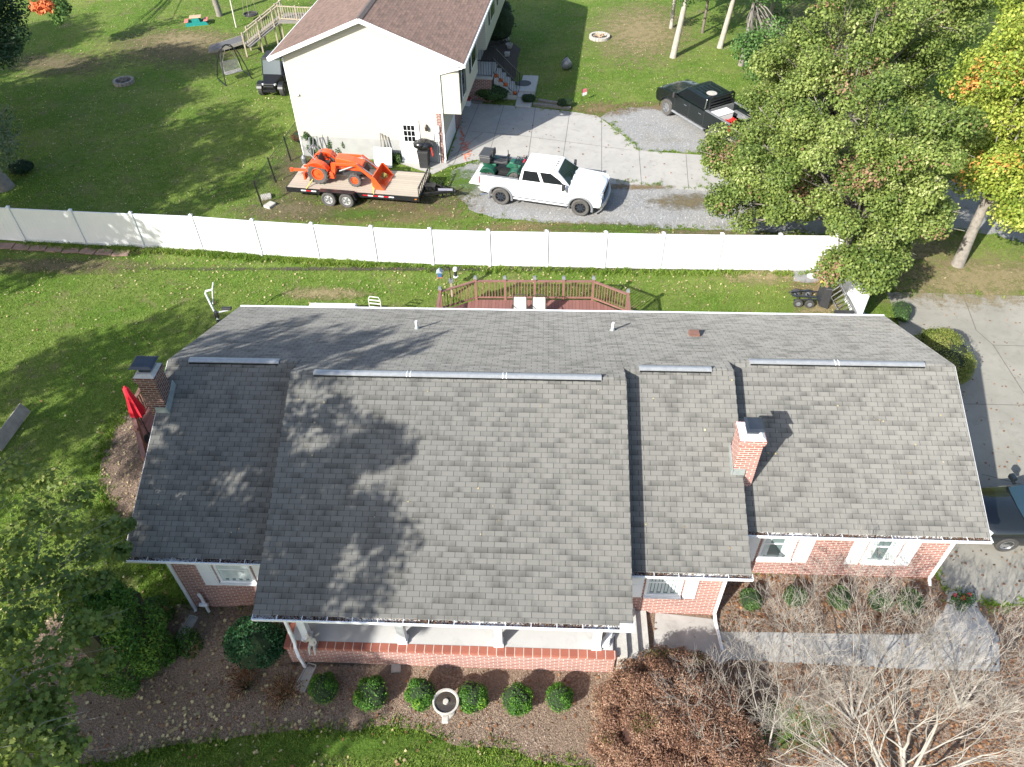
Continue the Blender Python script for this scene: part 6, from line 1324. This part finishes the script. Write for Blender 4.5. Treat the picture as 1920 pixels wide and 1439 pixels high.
m = MB(); m.tube([(0, 0, 0), (.05, .2, 3.6)], .05, 8); m.tube([(3.2, .9, 0), (3.1, 1.0, 3.6)], .05, 8); m.tube([(0, .2, 3.6), (3.2, 1.0, 3.6)], .05, 8); m.build('frame', M('pale_pole', (.6, .57, .5)), sf)
n0 = G(470, 28, .45) - B; m = MB(); m.tube([(n0.x + .48 * math.cos(t), n0.y + .48 * math.sin(t), .5) for t in [2 * math.pi * i / 20 for i in range(20)]], .06, 8, True); m.lathe((n0.x, n0.y, .45), [(.001, 0), (.46, .02)], 20); m.build('nest_seat', rubber, sf, smooth=60); m = MB()
for t in (0, 1.57, 3.14, 4.71): m.tube([(n0.x + .48 * math.cos(t), n0.y + .48 * math.sin(t), .5), (n0.x + .12 * math.cos(t), n0.y + .2, 3.55)], .014, 4)
m.build('rope', wood_old, sf)
q = G(370, 46); kt = thing('kids_picnic_table', 'small plastic picnic table with tan top, pink benches and teal legs', 'picnic table', q, R(12))
MB().b2(-.42, .42, -.3, .3, .50, .56).build('tabletop', M('tan_plastic', (.55, .38, .24), (.5, .34, .22)), kt, bevel=.04)
for s in (-1, 1): MB().b2(s * .52, s * .82, -.38, .38, .27, .33).build('bench', M('pink_plastic', (.62, .2, .16), (.55, .18, .14)), kt, bevel=.04)
m = MB()
for y in (-.3, .3): m.prism([(-.8, 0), (.8, 0), (.75, .14), (.62, .27), (.3, .22), (.22, .5), (-.22, .5), (-.3, .22), (-.62, .27), (-.75, .14)], y - .04, y + .04, 'y')
m.build('legs_frame', M('teal_plastic', (.01, .26, .24), (.01, .22, .2)), kt)
def firepit(loc, r_, label, mat, wood, blocks=16):
    f = thing('fire_pit', label, 'fire pit', loc, 0, 'fire pits')
    for k in range(blocks):
        t = 2 * math.pi * k / blocks; MB().box((r_ * math.cos(t), r_ * math.sin(t), .1), (.16, 2 * math.pi * r_ / blocks * .96, .22), rz=t).build('block', mat, f, bevel=.015)
    MB().lathe((0, 0, 0), [(r_ - .07, .03), (r_ * .5, .07), (.001, .09)], 16).build('ash', ash, f); m = MB(); rd = random.Random(int(r_ * 100))
    for k in range(14): a = rd.random() * 6.28; m.tube([(rd.uniform(-.3, .3) * r_, rd.uniform(-.3, .3) * r_, .1), (rd.uniform(.3, .7) * r_ * math.cos(a), rd.uniform(.3, .7) * r_ * math.sin(a), rd.uniform(.15, .4))], rd.uniform(.015, .045), 5)
    m.build('log', wood, f); return f
firepit(G(233, 156), .55, 'round block fire pit with dead branches on the shaded left lawn', stone_dk, wood_grey)
firepit(G(1124, 72), .62, 'low fire ring with pale split logs on the sunny far lawn', stone, M('split_logs', (.5, .36, .24), (.36, .24, .15)), 20)
q = G(1061, 131); kb = thing('upturned_cauldron', 'grey round metal pot lying on its side on the lawn', 'pot', q, R(20)); Mx = Matrix.Rotation(R(60), 4, 'Y')
m = MB(); m.lathe((0, 0, 0), [(.30, .3), (.33, .28), (.34, .1), (.30, -.12), (.18, -.28), (.001, -.32)], 18); m.v = [tuple(Mx @ Vector(v) + Vector((0, 0, .33))) for v in m.v]; m.build('bowl', M('dull_metal', (.25, .26, .27), (.15, .16, .17), 6, .45, .4), kb, smooth=40)
m = MB(); m.tube([(.2, 0, .05), (.45, .1, .02)], .03); m.tube([(-.05, .25, .6), (.3, .4, .75)], .02); m.build('handle', black_m, kb)
q = G(1091, 190); fg = thing('garden_flag', 'small leaning red and white garden flag on the far lawn', 'flag', q, R(25))
MB().tube([(0, 0, 0), (0, 0, .75)], .012, 6).build('pole', black_m, fg); MB().prism([(0, .3), (.3, .34), (.32, .5), (0, .48)], -.006, .006, 'y').build('cloth', white, fg); MB().prism([(0, .483), (.32, .503), (.26, .72), (0, .7)], -.006, .006, 'y').build('cloth', M('pink_cloth', (.75, .2, .25)), fg)
# wheelie bin with bagged grill on top reading as one; keep two things
q = G(797, 313); bn = thing('wheelie_bin', 'black wheeled bin standing by the white side door', 'bin', q, NYAW)
MB().hull([(-.22, -.24, .04), (.22, -.24, .04), (.22, .24, .04), (-.22, .24, .04)], [(-.28, -.32, .95), (.28, -.32, .95), (.28, .32, .95), (-.28, .32, .95)]).build('body', plastic_bk, bn, bevel=.03); MB().b2(-.3, .3, -.34, .34, .955, 1.0).build('lid', plastic_bk, bn, bevel=.02)
q2 = NW(6.65, -.55, 0); gr = thing('covered_grill', 'glossy black bag cover bulging over the top of the wheeled bin', 'cover', (q.x, q.y, 1.0), NYAW)
m = MB(); m.sph((0, .05, .22), (.5, .38, .27), 18, 10, jit=.10, seed=5); m.sph((-.12, -.05, .28), (.34, .33, .22), 14, 8, jit=.12, seed=6); m.build('cover', NT('glossy_black').set((.015, .015, .016), .22, spec=.7).m, gr, smooth=80); MB().tube([(.44, -.1, .15), (.5, -.12, -.25), (.47, -.1, -.35)], [.03, .04, .02], 6).build('cord', M('red_cord', (.6, .04, .02)), gr)
q = NW(4.55, -.75, 0); bd = thing('folding_table', 'white folded table panel leaning by the cream wall', 'panel', q, NYAW)
m = MB(); m.box((0, .1, .5), (.95, .07, 1.0), M=Matrix.Rotation(R(-22), 3, 'X')); m.build('panel', white, bd, bevel=.01)
q = NW(4.4, -.15, 0); bd = thing('leaning_boards', 'three narrow grey boards leaning on the cream wall', 'boards', q, NYAW)
for k in range(3): m = MB(); m.bar((k * .16, -.25, 0), (k * .16, .06, 1.55 - .08 * k), .05, .05); m.build('board', wood_grey, bd)
q = NW(.75, -.6, 0); t_ = thing('outdoor_clutter', 'grey metal hand truck and tools at the left corner behind the tractor', 'hand truck', q, NYAW); m = MB()
m.tube([(0, 0, .1), (.1, .3, 1.3), (.3, .3, 1.35), (.35, 0, .1)], .03); m.b2(-.1, .45, -.3, .1, .05, .1); m.lathe((-.45, -.2, .0), [(.12, .02), (.15, .35), (.11, .4), (.03, .5)], 10); m.tube([(.4, .3, 0), (.6, .35, 1.4)], .025); m.tube([(-.2, .3, 0), (-.15, .35, 1.2)], .05); m.build('frame', plastic_gr, t_)
for i, (u, v) in enumerate([(500, 372), (507, 388)]): t_ = thing('concrete_block', ['pale concrete chunk by the last wire fence post, upper one', 'pale concrete chunk by the last wire fence post, lower one'][i], 'block', G(u, v), R(20 + 40 * i)); MB().box((0, 0, .08), (.5, .4, .16)).build('block', stone, t_, bevel=.03)
# orange cord on the garage apron
cd = thing('extension_cord', 'tangled orange extension cord on the concrete by the garage', 'cord', G(868, 262), 0); m = MB(); rd = random.Random(8); pts = []; o = G(868, 262)
for i in range(70): f = i / 69; p = G(858 + 16 * math.sin(f * 2) + rd.uniform(-7, 7) * (1.6 if .4 < f < .9 else .5), 232 + 70 * f + rd.uniform(-3, 3)) - o; pts.append((p.x, p.y, .035 + rd.uniform(0, .02)))
m.tube(pts, .013, 4); m.build('cable', M('orange_cable', (.75, .16, .06)), cd)

# ------------------------------------------------------------------ corner behind the tree: cart, ladder, lids
q = G(1525, 568); dc = thing('dump_cart', 'black tipped garden dump cart beside the ladder', 'cart', q, R(-8))
for x in (-.25, -.7):
    for s in (-1, 1): wheel(dc, x, s * .36 - .0, .19, .11, s, rubber, plastic_gr, 0, rr=.5)
m = MB(); m.bar((-.9, 0, .3), (.2, 0, .3), .06, .05); m.bar((-.25, -.33, .2), (-.25, .33, .2), .04, .04); m.bar((-.7, -.33, .2), (-.7, .33, .2), .04, .04); m.tube([(-.9, 0, .3), (-1.1, 0, .45), (-.3, .05, .6)], .02); m.bar((-.9, .3, .3), (.2, .25, .4), .04, .04); m.bar((-.9, -.3, .3), (.2, -.25, .4), .04, .04); m.build('frame', charcoal, dc)
m = MB(); m.hull([(.12, -.38, .12), (.12, .38, .12), (.2, .36, 1.0), (.2, -.36, 1.0)], [(.5, -.45, .04), (.5, .45, .04), (.44, .44, 1.05), (.44, -.44, 1.05)]); m.build('tub', plastic_bk, dc, bevel=.03)
m = MB(); m.b2(.05, .17, .1, .35, .95, 1.02); m.build('warning_plate', M('yellow_plate', (.8, .55, .15)), dc)
A, B = G(1548, 520, .3), G(1590, 592, .3); ldr = thing('ladder', 'aluminium ladder leaning along the inside of the white side fence', 'ladder', (A + B) / 2, math.atan2(B.y - A.y, B.x - A.x)); ldr.location.z = 0; L2 = (B - A).length / 2 + .5
m = MB(); m.bar((-L2, -.15, .12), (L2, -.15, .12), .03, .07); m.bar((-L2, .22, .5), (L2, .22, .5), .03, .07); m.build('rail', steel, ldr); m = MB()
for k in range(14): x = -L2 + .15 + k * (2 * L2 - .3) / 13; m.bar((x, -.15, .12), (x, .22, .5), .035, .03)
m.build('rung', steel, ldr)
q = G(1505, 520); gm_ = thing('rubber_mat', 'grey rubber mat lying in the back corner of the lawn', 'mat', q, R(-4)); MB().prism([(-.45, -.3), (-.1, -.42), (.7, -.4), (.95, .1), (.8, .45), (-.3, .42)], 0, .03).build('sheet', M('grey_rubber', (.24, .24, .25), (.2, .2, .21)), gm_)
t_ = thing('bucket_lid', 'white round lid lying on the grey mat', 'lid', q + Vector((.35, .0, .035))); MB().lathe((0, 0, 0), [(.17, 0), (.18, .04), (.001, .06)], 18).build('disc', white, t_)
q = G(1590, 590, .3); q.z = 0; t_ = thing('plastic_tote', 'dark tote with pale blue end just above the back eave', 'tote', q, R(-5)); MB().b2(-.55, .25, -.3, .1, 0, .45).build('body', plastic_bk, t_, bevel=.04); MB().b2(.26, .62, -.28, .1, 0, .44).build('end', M('pale_blue_plastic', (.18, .38, .5)), t_, bevel=.05)
# red flowers by the right walk
q = GT(1795, 1135); rf = thing('red_flowers', 'small clump of red flowers beside the right walk', 'flowers', q); leaves('leaves', [(0, 0, .2), (.25, .1, .2)], [.28, .22], 260, .07, grn_m, rf, 3); leaves('petals', [(0, 0, .42), (.22, .1, .4), (-.15, .1, .38)], [.07, .06, .05], 14, .05, M('red_petal', (.6, .02, .04)), rf, 4)
# ------------------------------------------------------------------ grass and fallen leaves
def excl(P, extra=()):
    k = np.ones(len(P), bool)
    for n in ('gravel_drive', 'gravel_path', 'concrete_driveway', 'driveway', 'bed', 'bed2', 'bed3', 'front_walk'):
        if n in POLY and n not in extra: k &= ~inside(P, POLY[n])
    h = np.array([tuple(HW(a, b))[:2] for a, b in ((-10.1, 11.3), (-7, 11.3), (-6.8, 9.6), (2.1, 9.6), (2.3, 11.2), (5, 11.2), (5, 12.7), (11.4, 12.7), (11.4, 21.1), (-10.1, 21.1))]); k &= ~inside(P, h)
    n_ = np.array([tuple(NW(a, b))[:2] for a, b in ((0, 0), (7.6, 0), (7.6, 17), (0, 17))]); k &= ~inside(P, n_)
    return k
def visible_pts(n, seed, vmin=-10, vmax=1460, umin=-20, umax=1940):
    """random ground points, evenly spread over what the lens sees"""
    rg = np.random.default_rng(seed); u = rg.uniform(umin, umax, n); v = rg.uniform(vmin, vmax, n)
    a = u - 960; b = v - 719.5; X = a * math.cos(CR) + b * math.sin(CR); Y = -a * math.sin(CR) + b * math.cos(CR)
    dy = math.cos(CP) * CF - math.sin(CP) * Y; dz = -math.sin(CP) * CF - math.cos(CP) * Y; t = -CH / dz
    return np.stack([X * t, dy * t], 1)
TV = np.vectorize(T)
def noisef(P):
    q = [noise.noise(Vector((a * 1.3, b * 1.3, 0))) * .45 + noise.noise(Vector((a * 4.1, b * 4.1, 5))) * .45 + noise.noise(Vector((a * .25, b * .25, 9))) * .5 for a, b in P.tolist()]
    return np.array(q) + .5
def blades(name, P, hmin, hmax, w, mat, seed, kind='stuff'):
    rg = np.random.default_rng(seed); n = len(P); z = TV(P[:, 0], P[:, 1]); B = np.column_stack([P, z])
    a = rg.uniform(0, 2 * np.pi, n); s = np.column_stack([np.cos(a), np.sin(a), np.zeros(n)]) * (w * rg.uniform(.6, 1.3, n))[:, None]
    ln = rg.normal(size=(n, 2)) * .5; h = rg.uniform(hmin, hmax, n); tp = B + np.column_stack([ln * h[:, None], h])
    V = np.stack([B - s, B + s, tp], 1).reshape(-1, 3); c = noisef(P) if len(P) > 50000 else np.sin(P[:, 0] * .7 + 1.3 * np.sin(P[:, 1] * .5)) * .25 + np.sin(P[:, 1] * 1.9 + P[:, 0] * 1.1) * .15 + .5
    return npmesh(name, V, np.arange(n * 3).reshape(n, 3), mat, None, {'rnd': rg.random(n), 'cl': np.clip(c + rg.normal(size=n) * .15, 0, 1)}, kind)
grass_m = leafmat('grass_blades', [(0, (.055, .12, .013)), (.4, (.135, .235, .027)), (.75, (.245, .34, .055)), (1, (.44, .46, .15))], trans=.35)
Pn = visible_pts(520000, 1); dd = np.hypot(Pn[:, 0], Pn[:, 1]); k = excl(Pn); Pn = Pn[k]; dd = dd[k]
# thin out on worn spots
nz = np.sin(Pn[:, 0] * .9) * np.sin(Pn[:, 1] * .8 + .5) + np.sin(Pn[:, 0] * 2.3 + Pn[:, 1]) * .4; rg = np.random.default_rng(5)
worn = [(1440, 518, 120, 20), (1830, 512, 250, 46), (340, 85, 180, 40), (1570, 60, 190, 80), (700, 398, 250, 26), (1050, 427, 250, 12), (560, 330, 60, 60), (1200, 60, 110, 60), (1540, 560, 80, 30), (1700, 460, 140, 60)]
kp = np.ones(len(Pn), bool)
for (u, v, a, b) in worn:
    c = G(u, v); ex = (G(u + a, v) - c).x; ey = (G(u, v - b) - c).y; r_ = ((Pn[:, 0] - c.x) / ex) ** 2 + ((Pn[:, 1] - c.y) / ey) ** 2; kp &= ~((r_ < rg.uniform(.2, 1.2, len(Pn))) & (rg.random(len(Pn)) < .85))
Pn = Pn[kp]; near = Pn[:, 1] < 34
blades('lawn_grass', Pn[near], .03, .085, .014, grass_m, 2)
blades('lawn_grass', Pn[~near], .03, .08, .022, grass_m, 3)
# taller tufts along the fence and house edges
tuf = []
rg = np.random.default_rng(9)
for a, b in zip(FP[1:-1], FP[2:]):
    for _ in range(150 if a.x < -6 else 60):
        if rg.random() < .55: p = a.lerp(b, rg.random()); tuf.append((p.x + rg.normal() * .08, p.y - .16 - abs(rg.normal()) * .16))
        if rg.random() < .5: p = a.lerp(b, rg.random()); tuf.append((p.x + rg.normal() * .08, p.y + .2 + abs(rg.normal()) * .3))
tuf = np.repeat(np.array(tuf), 14, 0) + rg.normal(size=(len(tuf) * 14, 2)) * .07
blades('edge_weeds', tuf, .08, .24, .02, grass_m, 10)
def litter(name, n, seed, mat, size, poly=None, box=None, flat=.02, want=None, noise_=None):
    P = visible_pts(n, seed, *(box or ()));
    if poly is not None: P = P[inside(P, POLY[poly])]; P = P if poly == 'front_walk' else P[~inside(P, POLY['front_walk'])]
    else: P = P[excl(P)]
    if noise_: rg = np.random.default_rng(seed); f = np.sin(P[:, 0] * 1.7 + 2 * np.sin(P[:, 1] * 1.3)) * .5 + .5; P = P[rg.random(len(P)) < f * noise_ + (1 - noise_)]
    h = np.array([tuple(HW(a, b))[:2] for a, b in ((-6.8, 9.6), (2.1, 9.6), (2.3, 11.2), (5, 11.2), (5, 12.7), (11.4, 12.7), (11.4, 21.1), (-10.1, 21.1), (-10.1, 11.3), (-7, 11.3))]); P = P[~inside(P, h)]
    C = np.column_stack([P, TV(P[:, 0], P[:, 1]) + .048])
    o = leaves(name, C, np.full(len(C), flat), 1, size, mat, None, seed, MAPLE, 2.2, .5, kind='stuff'); return o
pale_leaf = leafmat('pale_fallen_leaves', [(0, (.28, .20, .10)), (.5, (.42, .34, .18)), (1, (.55, .50, .28))], trans=.1)
brown_leaf = leafmat('brown_fallen_leaves', [(0, (.09, .04, .02)), (.5, (.20, .10, .05)), (1, (.36, .20, .10))], trans=.1)
litter('fallen_leaves', 3000, 21, pale_leaf, .085)
litter('fallen_leaves', 9000, 51, pale_leaf, .07, None, (-5, 560, -10, 1500), noise_=.5)
litter('fallen_leaves', 1300, 22, brown_leaf, .08)
litter('fallen_leaves', 1500, 23, pale_leaf, .10, 'bed', (1100, 1445, 60, 620), noise_=.6)
litter('fallen_leaves', 1500, 24, brown_leaf, .08, 'bed', (1080, 1445, 60, 1920))
litter('fallen_leaves', 6000, 25, brown_leaf, .085, 'bed', (1080, 1445, 1330, 1920), noise_=.5)
litter('fallen_leaves', 900, 26, pale_leaf, .07, 'bed2', (700, 1020, 180, 400))
litter('fallen_leaves', 170, 27, brown_leaf, .08, 'front_walk', (1130, 1265, 1220, 1900), noise_=.7)
litter('fallen_leaves', 260, 28, brown_leaf, .07, 'driveway', (540, 1140, 1650, 1920))
litter('fallen_leaves', 160, 29, brown_leaf, .09, 'concrete_driveway', (190, 370, 840, 1440))
# bark chips give the beds their grain
rg = np.random.default_rng(31); P = visible_pts(150000, 32, 1040, 1460, 60, 1920); P = P[inside(P, POLY['bed'])]; P2 = visible_pts(40000, 33, 690, 1020, 180, 400); P2 = P2[inside(P2, POLY['bed2'])]; P = np.vstack([P, P2])
chip_m = leafmat('bark_chips', [(0, (.08, .055, .04)), (.5, (.23, .165, .12)), (.85, (.38, .29, .22)), (1, (.56, .46, .36))], trans=0)
fw_ = POLY['front_walk']; P = P[~inside(P, fw_)]
leaves('mulch_chips', np.column_stack([P, TV(P[:, 0], P[:, 1]) + .03]), np.full(len(P), .012), 1, .034, chip_m, None, 34, NARROW * np.array([2., 1, 1]), 1.6, .5, kind='stuff')
# gravel stones
P = visible_pts(60000, 35, 190, 445, 820, 1500); P = P[inside(P, POLY['gravel_drive'])]; P = P[~inside(P, POLY['concrete_driveway'])]
peb = leafmat('pebbles', [(0, (.14, .15, .16)), (.5, (.32, .33, .34)), (1, (.6, .6, .6))], trans=0)
leaves('gravel_stones', np.column_stack([P, np.full(len(P), .02)]), np.full(len(P), .008), 1, .05, peb, None, 36, KITE, 2.5, .5, kind='stuff')

# a few leaves and grit caught on the roof
rg = np.random.default_rng(44); n = 70; x = rg.uniform(-10.8, 11.8, n); y = rg.uniform(11.2, 16.2, n); yf = np.select([x < -7.1, x < 2.33, x < 5.46], [11.06, 9.5, 11.02], 12.36)
P = np.stack([x, y, ZE + SL * (y - yf) + .015], 1); P = P[(y < (yf + YB) / 2 - .3) & (y > yf + .1)]
P = np.array([tuple(HW(*p)) for p in P]); leaves('roof_leaves', P, np.full(len(P), .005), 1, .055, pale_leaf, None, 45, MAPLE, 2.5, .5, kind='stuff')
# weeds creeping over the gravel and mulch edges
pts = []
for nm, cnt in (('gravel_drive', 420), ('bed', 1100), ('bed2', 500), ('concrete_driveway', 60), ('driveway', 90)):
    E_ = POLY[nm]; i = rg.integers(0, len(E_), cnt); A_ = E_[i]; B_ = E_[(i + 1) % len(E_)]; f = rg.random((cnt, 1)); pts.append(A_ + (B_ - A_) * f + rg.normal(size=(cnt, 2)) * .12)
pts = np.vstack(pts); pts = np.repeat(pts, 16, 0) + rg.normal(size=(len(pts) * 16, 2)) * .06
inn = np.array([tuple(HW(a, b))[:2] for a, b in ((-10.1, 11.3), (-7, 11.3), (-6.8, 9.6), (2.1, 9.6), (2.3, 11.2), (5, 11.2), (5, 12.7), (11.4, 12.7), (11.4, 21.1), (-10.1, 21.1))]); pts = pts[~inside(pts, inn) & ~inside(pts, POLY['front_walk'])]
blades('edge_weeds', pts, .05, .13, .02, grass_m, 46)
